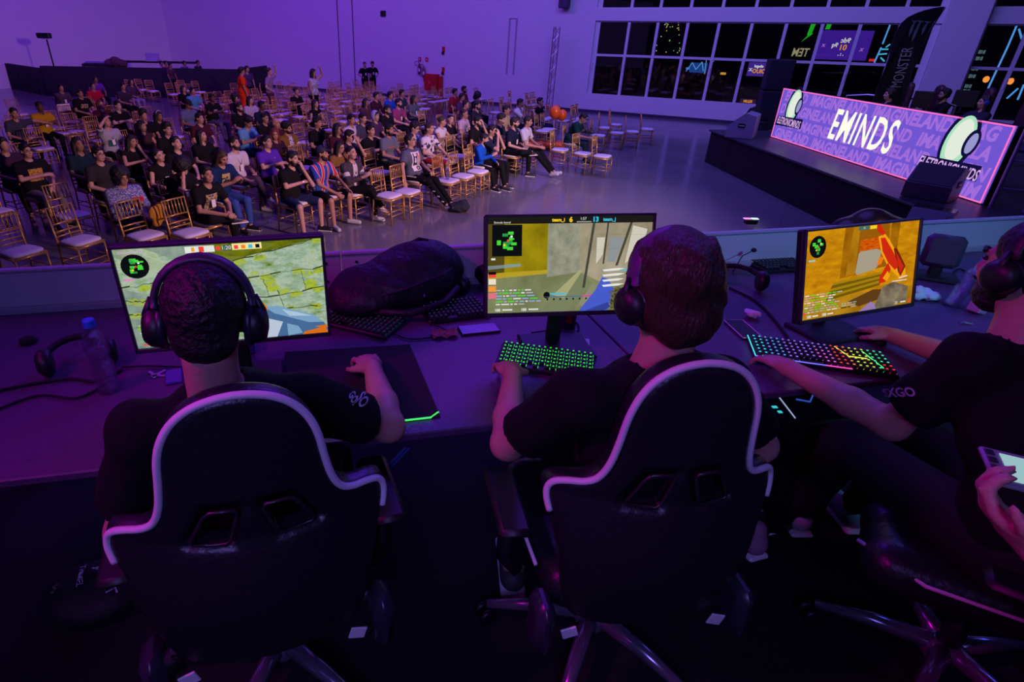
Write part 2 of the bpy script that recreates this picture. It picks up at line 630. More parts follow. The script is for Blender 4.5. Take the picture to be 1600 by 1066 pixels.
window(1, -8.95, 2.93, .72, 3.63, [2.33], -7.52, 1.166, .2)
window(2, -8.95, 2.93, 4.06, 6.6, [5.4], -7.52, 1.166, .2)
window(3, 4.05, WR, .72, 3.63, [2.33], 5.2, 1.166)
window(4, 4.05, WR, 4.06, 6.6, [5.4], 5.2, 1.166)

# ------------------------------------------------------------------ beyond the windows (night, a lit neighbouring fair)
RW = Matrix.Rotation(math.atan2(UD.y, UD.x), 3, 'Z')
def wallM(u, v, z, mirror=False):
    """maps x,y,depth to a plane facing the hall (towards -v)"""
    return lambda x, y, d: tuple(UV(u + (-x if mirror else x), v - d, z + y))
tarm = mat('night_asphalt', (.02, .02, .025), .7)
mb = MB(); wbox(mb, -60, 60, WV + .36, 75, -.3, -.1)
tag(mb.build('asphalt_yard', tarm), 'dark asphalt yard outside the long window band', 'ground', kind='structure')
mb = MB()
wbox(mb, -14, 22, 58, 58.5, -.1, 9)
for i in range(24): wbox(mb, -13.4 + i * 1.5, -13.28 + i * 1.5, 57.9, 58, 3, 9)
tag(mb.build('far_building', mat('far_cladding', (.10, .08, .06), .8)), 'dim brown ribbed building seen through the windows', 'building')
canopy = MB()
wbox(canopy, -9, 14, 29.2, 33, 4.6, 4.75)
for i in range(60): wbox(canopy, -8.9 + i * .38, -8.84 + i * .38, 29.2, 33, 4.52, 4.6)
tag(canopy.build('corrugated_canopy', mat('canopy_sheet', (.34, .30, .24), .6)), 'ribbed metal canopy outside above the window beam', 'canopy')
SGN = mat('sign_case', (.02, .02, .02), .5)
def sign(name, label, x0, y0, x1, y1, v, col, texts=(), case=True, tcol=None, cat='sign'):
    a = atv(x0, y0, v); c = atv(x1, y1, v)
    u0, u1, z1, z0 = a.dot(UD), c.dot(UD), a.z, c.z
    z0, z1 = min(z0, z1), max(z0, z1)
    t = thing(name, label, cat, UV((u0 + u1) / 2, v, z0))
    t.rotation_euler = (0, 0, math.atan2(UD.y, UD.x))
    W, Hh = u1 - u0, z1 - z0
    q = MB().box((0, .08, Hh / 2), (W + .08, .16, Hh + .08), bev=.02); q.build('case', SGN, t)
    q = MB().box((0, -.01, Hh / 2), (W, .02, Hh)); q.build('lit_panel', col, t)
    for (s, cx, cy, size, tc, shear, ws) in texts:
        text_mesh(s, size * Hh, lambda x, y, d: ((cx - .5) * W + x, -.025 - d, cy * Hh + y), tc, 'lettering', t, bold=.01, shear=shear, wscale=ws, depth=.004)
    return t
white = emat('lit_white', (235, 232, 225)); orange = emat('lit_orange', (250, 160, 50)); pink = emat('lit_pink', (190, 110, 230))
sign('lit_screen', 'large purple screen with white and orange mirrored lettering outside', 1284, 47, 1352, 95, 40, emat('screen_violet', (70, 32, 160)),
     [('9dc', .52, .66, .22, white, 0, -1), ('01', .50, .42, .26, orange, 0, -1), ('9q', .34, .5, .2, white, 0, -1), ('x', .12, .5, .2, pink, 0, 1), ('x', .86, .38, .2, pink, .2, 1), ('. : .', .5, .2, .16, white, 0, 1)])
sign('lit_screen', 'small violet screen with orange mirrored lettering low in the window', 1171, 97, 1199, 120, 38, emat('screen_violet2', (80, 45, 160)),
     [('ebegel', .5, .72, .25, white, .1, -1), ('OIUO', .55, .36, .42, orange, 0, -.9), ('X', .14, .45, .3, white, 0, 1)])
sign('lit_screen', 'half hidden sign with orange letters by the window sill', 1157, 154, 1180, 163, 36, emat('screen_dim', (60, 28, 60)),
     [('KLUH', .5, .5, .7, orange, 0, -1)])
# green claw sign
t = thing('claw_sign', 'green glowing claw marks sign hanging outside', 'sign', UV(0, 44, 0)); t.rotation_euler = (0, 0, math.atan2(UD.y, UD.x))
gme = emat('lit_green', (30, 190, 40), 1.0)
g0 = atv(1268, 36, 44); base_u = g0.dot(UD)
for k, (dx, top, bot) in enumerate([(0, 0, 1.0), (.8, 0, .85)]):
    q = MB()
    pr = atv(1268, 36, 44); z = pr.z; zb = atv(1262, 66, 44).z
    hgt = (z - zb) * bot
    poly = [(0, 0), (.22, 0), (.15, -.5), (.2, -.55), (-.25, -hgt), (-.02, -.65), (-.06, -.6)]
    q.prism([(base_u + dx * 1.0 + x * 1.1, z + y) for x, y in poly], .06, lambda x, y, d: (x, -d, y))
    q.build('claw', gme, t)
sign('letter_sign', 'cream lit block lettering sign beside the green claw marks', 1238, 73, 1262, 92, 44, mat('sign_dark', (.03, .02, .02), .6), [('TEM', .5, .5, 1.0, emat('lit_cream', (170, 160, 120)), -.1, -.75)])
# neon tubes
def neon(label, pts, v, col=(90, 170, 250), r=.035, group=None):
    q = [atv(x, y, v) for x, y in pts]
    mb = MB(); mb.tube(q, r, 8)
    o = mb.build('neon_tube', emat('neon_%d_%d' % (col[0], col[2]), col, 1.1)); tag(o, label, 'light tube', group)
neon('bent blue neon tube outline left of the feather flag', [(1402, 37), (1391, 38), (1379, 69)], 36)
neon('long slanting blue neon tube with side prongs beside flag', [(1377, 74), (1366, 98)], 36)
for i, (a, b2) in enumerate([((1377, 77), (1388, 77)), ((1373, 85), (1386, 84)), ((1384, 74), (1391, 69)), ((1376, 90), (1382, 96))]):
    neon('short cyan neon prong left of the feather flag', [a, b2], 36, (80, 200, 230), .03, 'short neon prongs by the flag')
neon('longest blue neon tube seen right of the white pillar', [(1589, 39), (1575, 72), (1560, 104), (1544, 138)], 37)
neon('short steep blue neon tube in upper right window corner', [(1592, 45), (1597, 62)], 37)
neon('slanting blue neon tube low by the right edge', [(1573, 154), (1591, 138)], 37)
neon('steep blue neon tube at the right edge above players', [(1590, 156), (1600, 132)], 37)
# yellow striped tower sign
a = atv(1525, 90, 36)
t = thing('striped_sign', 'tall board with yellow bands and white text right of pillar', 'sign', UV(a.dot(UD), 36, 0)); t.rotation_euler = (0, 0, math.atan2(UD.y, UD.x))
tb = MB().box((-.25, .06, 2.35), (1.1, .1, 3.0), bev=.02); tb.build('board', SGN, t)
yel = emat('lit_yellow', (215, 175, 70))
for z in (3.35, 3.22, 2.95, 2.85, 2.3, 2.2, 1.8):
    q = MB().box((-.38, -.01, z - .35), (.62, .03, .085)); q.build('yellow_band', yel, t)
for z in (3.05, 2.8, 2.4, 2.1, 1.7, 1.5):
    text_mesh('|||:||', .16, lambda x, y, d: (.12 + x, -.012 - d, z - .3 + y), emat('lit_pale', (150, 190, 200)), 'small_text', t)
# spot lamps and small lights
for i, (x, y) in enumerate([(1540, 124), (1578, 127)]):
    p = atv(x, y, 38)
    q = MB(); q.lathe([(.02, -.02), (.13, 0), (.14, .05), (.06, .12)], 12, p, Matrix.Rotation(PI / 2, 3, 'X'))
    tag(q.build('orange_lamp', emat('lamp_orange', (255, 150, 60), 1.6)), ['orange lamp just right of the pillar behind glass', 'second orange lamp nearer the right picture edge'][i], 'lamp', smooth if False else None)
for i, (x, y) in enumerate([(1363, 94), (1076, 107), (1130, 115)]):
    p = atv(x, y, 40)
    q = MB(); q.box(p, (.3, .05, .12), RW, .02)
    tag(q.build('small_light', emat(['l_red', 'l_blue', 'l_amber'][i], [(255, 40, 40), (70, 120, 220), (240, 170, 60)][i])), ['small red light under the cream window sign', 'small blue light low in the fourth window', 'small amber light in the fifth window'][i], 'light')
# glass facade christmas tree of lights
t = thing('light_tree', 'leafy tree strung with small lights outside third window', 'tree', atv(1048, 72, 36)); b0 = t.location.copy()
q = MB(); q.tube([(0, 0, -2.2), (0, 0, 1.2)], [.08, .04], 8); q.build('trunk', mat('bark', (.06, .05, .04), .9), t)
q = MB()
for i in range(260):
    z = random.uniform(-.3, 1.6); r = .75 * (1 - (z + .3) / 2.6); an = random.uniform(0, 2 * PI); rr = r * math.sqrt(random.random())
    c = Vector((rr * math.cos(an), rr * math.sin(an), z)); s_ = .07
    R = Matrix.Rotation(random.uniform(0, 6), 3, (random.random(), random.random(), 1))
    q.add([c + R @ Vector(v) * s_ for v in ((-1, 0, 0), (0, -.4, 0), (1, 0, .2), (0, .4, .1))], [(0, 1, 2, 3)])
o = q.build('foliage', mat('leaf_lit', (.12, .16, .10), .7), t)
for i in range(34):
    z = random.uniform(-.3, 1.5); r = .7 * (1 - (z + .3) / 2.6); an = random.uniform(PI, 2 * PI)
    q = MB(); q.box((r * math.cos(an) - .2, r * math.sin(an) - .1, z), (.04, .04, .05), None, .01)
    q.build('bulb', emat(['bulb_w', 'bulb_y', 'bulb_g'][i % 3], [(230, 230, 190), (230, 200, 90), (120, 200, 120)][i % 3]), t)
# blue lit stand with figures
t = thing('blue_stand', 'blue lit exhibition stand far outside the fourth window', 'stand', atv(1090, 112, 38)); t.rotation_euler = (0, 0, math.atan2(UD.y, UD.x))
q = MB().box((0, 0, .2), (.9, .1, .5), bev=.02); q.build('panel', emat('stand_blue', (30, 70, 150)), t)
for i, (x0, z0, x1, z1) in enumerate([(-.6, 0, -.35, .45), (-.35, .45, -.1, .1), (-.1, .1, .15, .5), (.15, .5, .3, .05), (.35, .6, .4, -.1), (.5, .62, .75, .55)]):
    q = MB(); q.tube([(x0, -.1, z0), (x1, -.1, z1)], .02, 6); q.build('lit_strut', emat('strut_blue', (110, 180, 240)), t)

# ------------------------------------------------------------------ things on the back wall
blk = mat('black_plastic', (.012, .012, .014), .45)
blkm = mat('black_matte', (.008, .008, .009), .8)
red = mat('red_enamel', (.62, .015, .02), .45)
for u, nm in ((-23.05, 'left of the pair of black conduits up the wall'), (-22.04, 'right of the pair of black conduits up the wall')):
    q = MB(); q.tube([UV(u + .04, WV - .04, 9), UV(u, WV - .04, 4), UV(u - .02, WV - .04, .25)], .018, 6)
    tag(q.build('conduit', blk), nm, 'cable')
q = MB(); wbox(q, -20.2, -19.9, WV - .08, WV, 3.75, 4.0, .01); tag(q.build('junction_box', blk), 'small black box high on the wall right of conduits', 'box')
q = MB(); q.tube([UV(-12.95, WV - .03, 1.4), UV(-12.95, WV - .03, 3.7), UV(-12.6, WV - .03, 3.7), UV(-12.6, WV - .03, 1.4)], .03, 6)
tag(q.build('pipe_loop', mat('pipe_paint', (.45, .42, .5), .6)), 'thin grey pipe loop up the wall left of truss', 'pipe')
# wall speaker
t = thing('wall_speaker', 'dark wall speaker at the top edge left of windows', 'speaker', UV(-10.33, WV, 4.1)); t.rotation_euler = (0, 0, math.atan2(UD.y, UD.x))
MB().box((0, -.24, .3), (.42, .34, .62), bev=.03).build('cabinet', mat('spk_blue', (.05, .04, .1), .6), t)
MB().box((0, -.04, .3), (.1, .08, .2)).build('bracket', blk, t)
for z, nm in ((2.25, 'upper red alarm plate with sounder on the back wall'), (1.33, 'lower red alarm plate with sounder near red cabinet')):
    t = thing('alarm_plate', nm, 'alarm', UV(-16.45, WV, z)); t.rotation_euler = (0, 0, math.atan2(UD.y, UD.x))
    MB().box((0, -.01, .1), (.16, .02, .22), bev=.004).build('plate', red, t)
    MB().box((-.01, -.05, -.07), (.13, .09, .12), bev=.02).build('sounder', blk, t)
for i, x in enumerate((656, 667)):
    p = atv(x, 93.5)
    t = thing('fire_sign', ['left of two small red signs above the extinguishers', 'right of two small red signs above the extinguishers'][i], 'sign', UV(p.dot(UD), WV, 1.75)); t.rotation_euler = (0, 0, math.atan2(UD.y, UD.x))
    MB().box((0, -.01, .1), (.17, .02, .2), bev=.003).build('plate', red, t)
    MB().box((0, -.022, .1), (.035, .006, .1)).build('symbol', hm, t)
for i, (x, y) in enumerate(((657, 108), (664, 113))):
    p = atv(x, y)
    t = thing('fire_extinguisher', ['left fire extinguisher hanging on the wall with hose', 'right fire extinguisher with white label above red cabinet'][i], 'extinguisher', UV(p.dot(UD), WV - .12, p.z - .25))
    q = MB(); q.lathe([(.05, 0), (.075, .02), (.075, .38), (.06, .44), (.025, .48), (.025, .53)], 14); q.build('cylinder', mat('ext_red', (.3, .03, .08), .4), t, True)
    q = MB(); q.box((0, 0, .55), (.04, .12, .04), bev=.01); q.build('valve', blk, t)
    q = MB(); q.tube([(0, 0, .55), (-.12, 0, .62), (-.22, 0, .58), (-.22, 0, .45), (-.1, 0, .4)], .014, 6); q.build('hose', blk, t)
    q = MB(); q.box((0, -.072, .22), (.09, .012, .16), bev=.002); q.build('label_plate', hm, t)
t = thing('hydrant_cabinet', 'red hydrant cabinet mounted on the back wall', 'cabinet', UV(-17.05, WV, .45)); t.rotation_euler = (0, 0, math.atan2(UD.y, UD.x))
MB().box((0, -.12, .38), (.78, .24, .76), bev=.01).build('body', red, t)
d_ = MB().box((0, -.25, .38), (.7, .02, .68), bev=.004).build('door', red, t)
MB().box((-.05, -.27, .36), (.12, .02, .12), bev=.01).build('emblem', mat('red_bright', (.9, .1, .1), .4), d_)
MB().box((.5, -.08, .05), (.22, .14, 1.25), bev=.02).build('side_pipe_cover', red, t)
MB().box((-.42, -.06, .5), (.2, .1, .3), bev=.02).build('bell_box', mat('dark_red', (.25, .01, .02), .5), t)
# aluminium truss tower
t = thing('truss_tower', 'slim silver lattice truss tower standing by the back wall', 'truss', atz(857, 173, 0)); 
q = MB()
ch = [(-.13, -.1), (.13, -.1), (0, .12)]
alu = mat('aluminium', (.75, .75, .78), .3, 1.0)
for x, y in ch: q.tube([(x, y, 0.02), (x, y, 3.35)], .024, 8)
q.build('chord', alu, t)
q = MB()
for (a, b2) in ((0, 1), (1, 2), (2, 0)):
    for k in range(11):
        z0 = .1 + k * .3; p, r_ = (ch[a], ch[b2]) if k % 2 else (ch[b2], ch[a])
        q.tube([(p[0], p[1], z0), (r_[0], r_[1], z0 + .3)], .012, 6)
q.build('bracing', alu, t)
MB().box((0, 0, .012), (.5, .5, .024), bev=.005).build('base_plate', alu, t)

# ------------------------------------------------------------------ sound desk riser at the back
drape = mat('black_drape', (.010, .009, .012), .95, bump=.4, bscale=6)
R0 = Vector((-10.15, 30.75, 0))
t = thing('sound_riser', 'long black draped sound desk riser at the back left', 'riser', (-14.8, 31.5, 0))
def drapewall(P, Q, h, name):
    P, Q = Vector(P), Vector(Q); L = (Q - P).length; n = max(4, int(L / .12)); d = (Q - P) / L; nn = Vector((d.y, -d.x, 0))
    vs = []
    for i in range(n + 1):
        w_ = .035 * math.sin(i * 1.9) + .02 * math.sin(i * .8)
        p = P + d * (L * i / n)
        vs += [p + nn * (w_ + .02), p + nn * w_ * .3 + Vector((0, 0, h)), p - nn * .15 + Vector((0, 0, h)), p - nn * .15]
    fs = []
    for i in range(n):
        a, b2 = i * 4, i * 4 + 4
        fs += [(a, b2, b2 + 1, a + 1), (a + 1, b2 + 1, b2 + 2, a + 2), (a + 2, b2 + 2, b2 + 3, a + 3)]
    fs += [(0, 1, 2, 3), (n * 4, n * 4 + 3, n * 4 + 2, n * 4 + 1)]
    q = MB(); q.add([Vector(v) - t.location for v in vs], fs); return q.build(name, drape, t, True)
drapewall((-19.4, 30.4, 0), (-10.05, 30.75, 0), 1.33, 'front_drape')
drapewall((-24.2, 34.6, 0), (-19.4, 30.4, 0), 1.22, 'side_drape')
drapewall((-10.05, 30.75, 0), (-9.7, 34.5, 0), 1.33, 'end_drape')
MB().box((-1.6, 1.9, .2), (8.4, 3.2, .4)).build('deck', blkm, t)
MB().box((-.4, 2.2, 1.44), (4.2, .7, .08), bev=.02).build('work_top', blkm, t)
q = MB(); 
p = aty(253 - 18, 107, 32.6)
t = thing('laptop', 'pale laptop open on the sound riser', 'laptop', (p.x - .3, 33.6, 1.48))
MB().box((0, 0, .01), (.5, .3, .02), bev=.005).build('base', mat('grey_metal', (.5, .5, .55), .4), t)
MB().box((0, .14, .2), (.75, .02, .36), bev=.008).build('screen', mat('laptop_lid', (.35, .33, .5), .4), t)
t = thing('mixing_console', 'dark mixing console lump on top of the sound riser', 'mixer', (-17.0, 31.3, 1.33))
MB().box((0, 0, .06), (1.5, .5, .12), Matrix.Rotation(.1, 3, 'X'), .03).build('body', blkm, t)
MB().box((-.1, .1, .16), (1.2, .3, .02), Matrix.Rotation(.2, 3, 'X'), .005).build('meter_bridge', mat('bridge', (.2, .16, .4), .4), t)
f_ = Field((-.8, -.3, 0), (.8, .3, .5), .04)
for x, z, r in ((-.35, .14, .2), (0, .2, .24), (.3, .13, .2), (-.1, .3, .14)): f_.ell((x, 0, z), (r * 1.2, .2, r), k=.08, noise=.02, nf=20)
o = link('equipment_cover', f_.mesh('cov'), mat('brown_cover', (.08, .03, .04), .9)); o.location = (-16.2, 31.4, 1.3); tag(o, 'crumpled dark cover heaped on the sound riser', 'cover')
# camcorder on a pole
p = aty(74, 110, 31); 
t = thing('video_camera', 'video camera on a tripod pole behind the black riser', 'camera', (p.x, 31.6, .4))
q = MB(); q.tube([(0, 0, 0), (0, 0, 2.05)], .035, 8)
for a in range(3): q.tube([(0, 0, .7), (.35 * math.cos(a * 2.1), .35 * math.sin(a * 2.1), 0)], .02, 6)
q.build('tripod', blk, t)
MB().box((-.05, -.05, 2.2), (.62, .3, .24), bev=.04).build('camera_body', blk, t)
MB().box((.05, -.2, 2.06), (.3, .1, .04)).build('plate', mat('grey_metal', (.5, .5, .55), .4), t)
# ------------------------------------------------------------------ opposite stage with its lit front
SX = 7.22
t = thing('player_stage', 'black draped stage on the right with sheen on its deck', 'stage', (10.5, 12.2, 0))
stm = mat('stage_skirt', (.006, .005, .007), .9, bump=.3, bscale=4)
dkm = mat('stage_deck_vinyl', (.03, .03, .045), .38, bump=.25, bscale=5)
q = MB().box((0, 0, .40), (6.5, 9.2, .80), bev=.01); q.build('skirt', stm, t)
q = MB().box((0, 0, .825), (6.6, 9.3, .05), bev=.015); q.build('deck', dkm, t)
LX, LY0, LY1, LZ0, LZ1 = 8.3, 9.02, 15.62, .86, 2.0
led = thing('led_wall', 'long violet LED wall with pink border lit on stage front', 'screen', (LX, (LY0 + LY1) / 2, .85))
LC = (LY0 + LY1) / 2
MB().box((.08, 0, .575), (.12, LY1 - LY0 + .06, 1.15), bev=.01).build('cabinet', blkm, led)
MB().box((.005, 0, .585), (.03, LY1 - LY0, 1.13)).build('lit_panel', emat('led_violet', (112, 84, 208), 1.0), led)
LM = lambda cx, cz, dep=.012: (lambda x, y, d: (-dep - d, -(cx + x), cz + y))
pk = emat('led_pink_line', (250, 110, 190), 1.1)
q = MB()
Wd = LY1 - LY0
for z in (.03, 1.14): q.box((-.014, 0, z), (.01, Wd, .022))
for y in (-Wd / 2 + .01, Wd / 2 - .01): q.box((-.014, y, .585), (.01, .022, 1.13))
q.build('border_line', pk, led)
lav = emat('led_lavender', (160, 108, 218), 1.0)
def ledx(px, py):
    p = atx(px, py, LX - .02); return -(p.y - LC), p.z - .85
probe = text_mesh('IMAGINELAND', .30, LM(0, .5, .013), lav, 'lettering', led, bold=.012, shear=.3, align='LEFT')
WW = max(v.co.y for v in probe.data.vertices) - min(v.co.y for v in probe.data.vertices)
D.objects.remove(probe)
for k, (off, z) in enumerate([(-4.2, .99), (-5.0, .70), (-4.4, .41), (-3.7, .14)]):
    for r_ in range(6):
        x = off + r_ * (WW + .16); n_ = 11; x1 = x + WW
        if x1 < -Wd / 2 + .15 or x > Wd / 2 - .2: continue
        body = 'IMAGINELAND'; al = 'LEFT'; px_ = x
        if x < -Wd / 2 + .04: n_ = int((x1 + Wd / 2 - .04) / WW * 11); body = body[-n_:] if n_ else ''; al = 'RIGHT'; px_ = x1
        elif x1 > Wd / 2 - .04: n_ = int((Wd / 2 - .04 - x) / WW * 11); body = body[:n_]
        if body: text_mesh(body, .30, LM(px_, z, .013), lav, 'lettering', led, bold=.012, shear=.22, align=al)
a = ledx(1292, 195); c = ledx(1404, 215)
text_mesh('EMINDS', .84, LM((a[0] + c[0]) / 2, .60, .022), emat('led_white', (245, 243, 225), 1.1), 'large_lettering', led, bold=.014, shear=.22, wscale=(c[0] - a[0]) / 3.6, spacing=1.12)
def emblem(px, py, hs):
    cx, cz = ledx(px, py)
    def ov(rx, rz, dx=0, dz=0, til=.25, n=28):
        o = []
        for i in range(n):
            an = 2 * PI * i / n; x = rx * math.cos(an); z = rz * math.sin(an)
            o.append((cx + dx + x * math.cos(til) + z * math.sin(til), cz + dz - x * math.sin(til) + z * math.cos(til)))
        return o
    dk = emat('led_navy', (18, 14, 60)); lime = emat('led_mint', (170, 225, 190)); pale = emat('led_pale', (226, 235, 220)); cup = emat('led_cup', (150, 150, 205))
    for nm, pl, mt, dp in (('emblem_outline', ov(.335 * hs, .50 * hs), dk, .016), ('emblem_oval', ov(.265 * hs, .425 * hs), lime, .02), ('emblem_highlight', ov(.20 * hs, .34 * hs, .01, .03), pale, .024),
                           ('emblem_cup_outline', ov(.14 * hs, .22 * hs, .27 * hs, .02), dk, .028), ('emblem_cup', ov(.085 * hs, .165 * hs, .28 * hs, .02), cup, .032)):
        MB().prism(pl, .003, LM(0, 0, dp)).build(nm, mt, led)
    bw = .66 * hs
    MB().prism([(cx - bw, cz - .56 * hs), (cx + bw, cz - .50 * hs), (cx + bw, cz - .26 * hs), (cx - bw * .92, cz - .31 * hs)], .003, LM(0, 0, .036)).build('name_band', dk, led)
    text_mesh('ELETRONICMINDS', .25 * hs, LM(cx, cz - .42 * hs, .042), emat('led_lilac', (215, 170, 235)), 'small_lettering', led, shear=.3, wscale=.60 * hs / .93, bold=.004)
emblem(1240, 166, .88)
emblem(1497, 222, .98)
# truss frame at the right end of the LED wall
t = thing('end_frame', 'violet lit tube frame at the right end of LED wall', 'frame', (8.3, 8.85, .85))
vt = mat('frame_tube', (.5, .45, .75), .3, .6)
q = MB()
for x, y in ((0, 0), (.3, -.25)): q.tube([(x, y, 0), (x, y, 1.45)], .025, 8)
q.build('upright', vt, t)
q = MB()
for z in (.3, .7, 1.1, 1.4): q.tube([(0, 0, z), (.3, -.25, z)], .015, 6)
q.build('rung', vt, t)
# wedge monitors on the stage
def wedge(name, label, loc, rz, size=(.62, .42, .4), mt=None, logo=True, group=None, tilt=0):
    t = thing(name, label, 'speaker', loc, rz, group)
    W, Dp, Hh = size
    poly = [(-Dp / 2, 0), (Dp / 2, 0), (Dp / 2, Hh * .45), (-Dp * .1, Hh), (-Dp / 2, Hh * .9)]
    q = MB().prism(poly, W, lambda x, y, d: (d - W / 2, x, y)); q.build('cabinet', mt or mat('wedge_grey', (.10, .09, .16), .55), t)
    nrm = Vector((0, Hh * .55, Dp * .6)).normalized(); c = Vector((0, (Dp / 2 - Dp * .1) / 2, (Hh * .45 + Hh) / 2))
    ty = Vector((0, -nrm.z, nrm.y))
    L = math.hypot(Dp * .6, Hh * .55)
    vs = [c + nrm * .004 + Vector((sx * W * .46, 0, 0)) + ty * sy * L * .45 for sx, sy in ((-1, -1), (1, -1), (1, 1), (-1, 1))]
    q = MB().add(vs, [(0, 1, 2, 3)]); q.add([v + nrm * .004 for v in vs], [(0, 1, 2, 3)]); q.build('grille', mat('grille', (.03, .03, .04), .7), t)
    for s in (-1, 1):
        q = MB().box((s * (W / 2 + .003), -.02, Hh * .5), (.008, .16, .1), bev=.002); h_ = q.build('handle_recess', blkm, t)
        q = MB().box((s * (W / 2 + .01), -.02, Hh * .5), (.01, .12, .02), bev=.002); q.build('handle_bar', mat('grey_metal', (.5, .5, .55), .4), h_)
    return t
p = atz(1150, 205, .95)
wedge('stage_monitor', 'grey wedge speaker on the far left stage corner', (p.x + .05, p.y - .2, .86), 1.0, (.8, .62, .58), mat('wedge_blue', (.25, .24, .34), .5))
p = atz(1168, 188, 1.0); wedge('stage_monitor', 'smaller dark wedge speaker behind the grey corner wedge', (p.x, p.y, 0), .9, (.6, .5, 1.35), blkm)
p = atz(1180, 182, 1.0); wedge('stage_monitor', 'rearmost dark wedge speaker beside the PA tower', (p.x + .15, p.y - .9, 0), .9, (.6, .5, 1.5), blkm)
p = atz(1440, 300, .87); wedge('stage_monitor', 'large dark wedge speaker before the right end of LED wall', (p.x - .1, p.y - .3, .86), 2.2, (.62, .5, .5), mat('wedge_dark', (.06, .055, .09), .5))
glossb = mat('gloss_black', (.01, .008, .014), .15)
for (x, y, z, h_, lab) in ((1462, 325, .9, .42, 'glossy black flight case below the large dark wedge'), (1452, 345, .62, .40, 'lower glossy black flight case nearest the desk panel')):
    p = atz(x, y, z)
    q = MB(); R = Matrix.Rotation(.75, 3, 'Z')
    q.prism([(-.4, 0), (.4, 0), (.4, z - .25), (.15, z), (-.15, z), (-.4, z - .25)], .5, lambda a_, b_, d: tuple(R @ Vector((a_, d - .25, b_)) + Vector((p.x, p.y, 0))))
    tag(q.build('flight_case', glossb), lab, 'case')
p = atz(1372, 332, 1.0)
f_ = Field((-.6, -.4, 0), (.6, .4, 1.1), .03)
for x, y, z, r in ((-.3, 0, .72, .2), (0, .05, .8, .24), (.28, 0, .74, .2), (0, 0, .4, .4)): f_.ell((x, y, z), (r * 1.2, .26, r), k=.1)
o = link('covered_equipment', f_.mesh('cov'), mat('cover_gloss', (.012, .008, .02), .3)); o.location = (p.x, p.y, 0); tag(o, 'black plastic covered equipment pile at the stage foot', 'equipment')
# PA tower
p = aty(1222, 92, 19.2)
t = thing('speaker_tower', 'tall dark speaker tower between windows and LED wall', 'speaker', (p.x, 19.2, 0))
zt = p.z
Rr = Matrix.Rotation(-.3, 3, 'Z')
for k in range(3):
    MB().box((0, 0, zt * (k + .5) / 3), (.68, .7, zt / 3 - .02), Rr, .03).build('cabinet', mat('tower_black', (.006, .005, .016), .7), t)
# stage players' table with its screens
t = thing('stage_table', 'dark players table behind the LED wall on stage', 'table', (9.3, 12.0, .85))
MB().box((0, 0, .745), (.8, 7.2, .05), bev=.01).build('tabletop', mat('table_dark', (.03, .02, .06), .5), t)
for y in (-3.4, -1.2, 1.2, 3.4): MB().box((0, y, .36), (.7, .05, .72)).build('leg', blkm, t)
for i, (x, y, wd, lab) in enumerate([(1451, 152, .42, 'dark monitor left of the bearded stage player'), (1510, 150, .34, 'tall dark monitor behind the bearded stage player')]):
    p = atz(x, y, 1.98)
    t = thing('stage_screen', lab, 'monitor', (p.x, p.y, 1.62))
    MB().box((0, 0, .3), (.04, wd * 1.3, .36), Matrix.Rotation(.9, 3, 'Z'), .01).build('panel', blk, t)
    MB().box((0, 0, .07), (.05, .05, .14)).build('stand', blk, t); MB().box((0, 0, .005), (.2, .2, .01)).build('base', blk, t)
# feather flag
t = thing('feather_flag', 'tall black feather flag with pale claw mark and white letters', 'flag', (10.1, 14.2, .85))
outl = [(1476, 10), (1462, 12), (1446, 16), (1432, 21), (1420, 27), (1411, 35), (1405, 43), (1399, 54), (1395, 65), (1391, 78), (1388, 90), (1381, 108), (1374, 125), (1366, 150), (1360, 172), (1404, 176), (1412, 158), (1417, 140), (1425, 112), (1437, 82), (1444, 65), (1451, 50), (1461, 34), (1471, 21)]
P3 = [aty(x, y, 14.2) for x, y in outl]
loc = Vector((10.1, 14.2, .85))
poly = [((p - loc).x, (p - loc).z) for p in P3]
MB().prism(poly[::-1], .02, lambda x, y, d: (x, .01 - d + .03 * math.sin(y * 3), y)).build('banner_cloth', mat('flag_cloth', (.008, .010, .014), .7), t)
q = MB(); q.tube([(0, .03, 0)] + [((aty(x, y, 14.25) - loc).x, .04, (aty(x, y, 14.25) - loc).z) for x, y in ((1404, 176), (1425, 112), (1451, 50), (1476, 11))], .018, 6); q.build('pole', blk, t)
MB().box((0, 0, .01), (.5, .5, .02)).build('base', blk, t)
pale = mat('print_pale', (.45, .5, .5), .6)
pa, pb = aty(1399, 131, 14.2) - loc, aty(1416, 80, 14.2) - loc
dirv = Vector((pb.x - pa.x, 0, pb.z - pa.z)); Lf = dirv.length; dirv.normalize(); nv = Vector((-dirv.z, 0, dirv.x))
c = (pa + pb) / 2
text_mesh('MONSTER', .34, lambda x, y, d: tuple(Vector((c.x, -.03 - d, c.z)) + dirv * x + nv * y + Vector((0, .03 * math.sin((c.z + dirv.z * x) * 3) , 0))), pale, 'lettering', t, wscale=Lf / 1.25)
for k, (xa, ya, xb, yb) in enumerate([(1428, 33, 1420, 58), (1437, 33, 1425, 65), (1448, 34, 1440, 55)]):
    a = aty(xa, ya, 14.2) - loc; b2 = aty(xb, yb, 14.2) - loc
    y_ = -.035 + .03 * math.sin(a.z * 3)
    q = MB(); q.prism([(a.x - .07, a.z + .02), (a.x + .09, a.z), (a.x + .03, a.z - .03), (a.x * .5 + b2.x * .5 + .025, (a.z + b2.z) / 2), (b2.x + .02, b2.z + .08), (b2.x - .01, b2.z), (b2.x - .03, b2.z + .1), (a.x * .5 + b2.x * .5 - .03, (a.z + b2.z) / 2), (a.x - .0, a.z - .03)], .006, lambda x, y, d: (x, y_ - d, y)); q.build('claw_print', mat('print_greenish', (.22, .34, .3), .6), t)
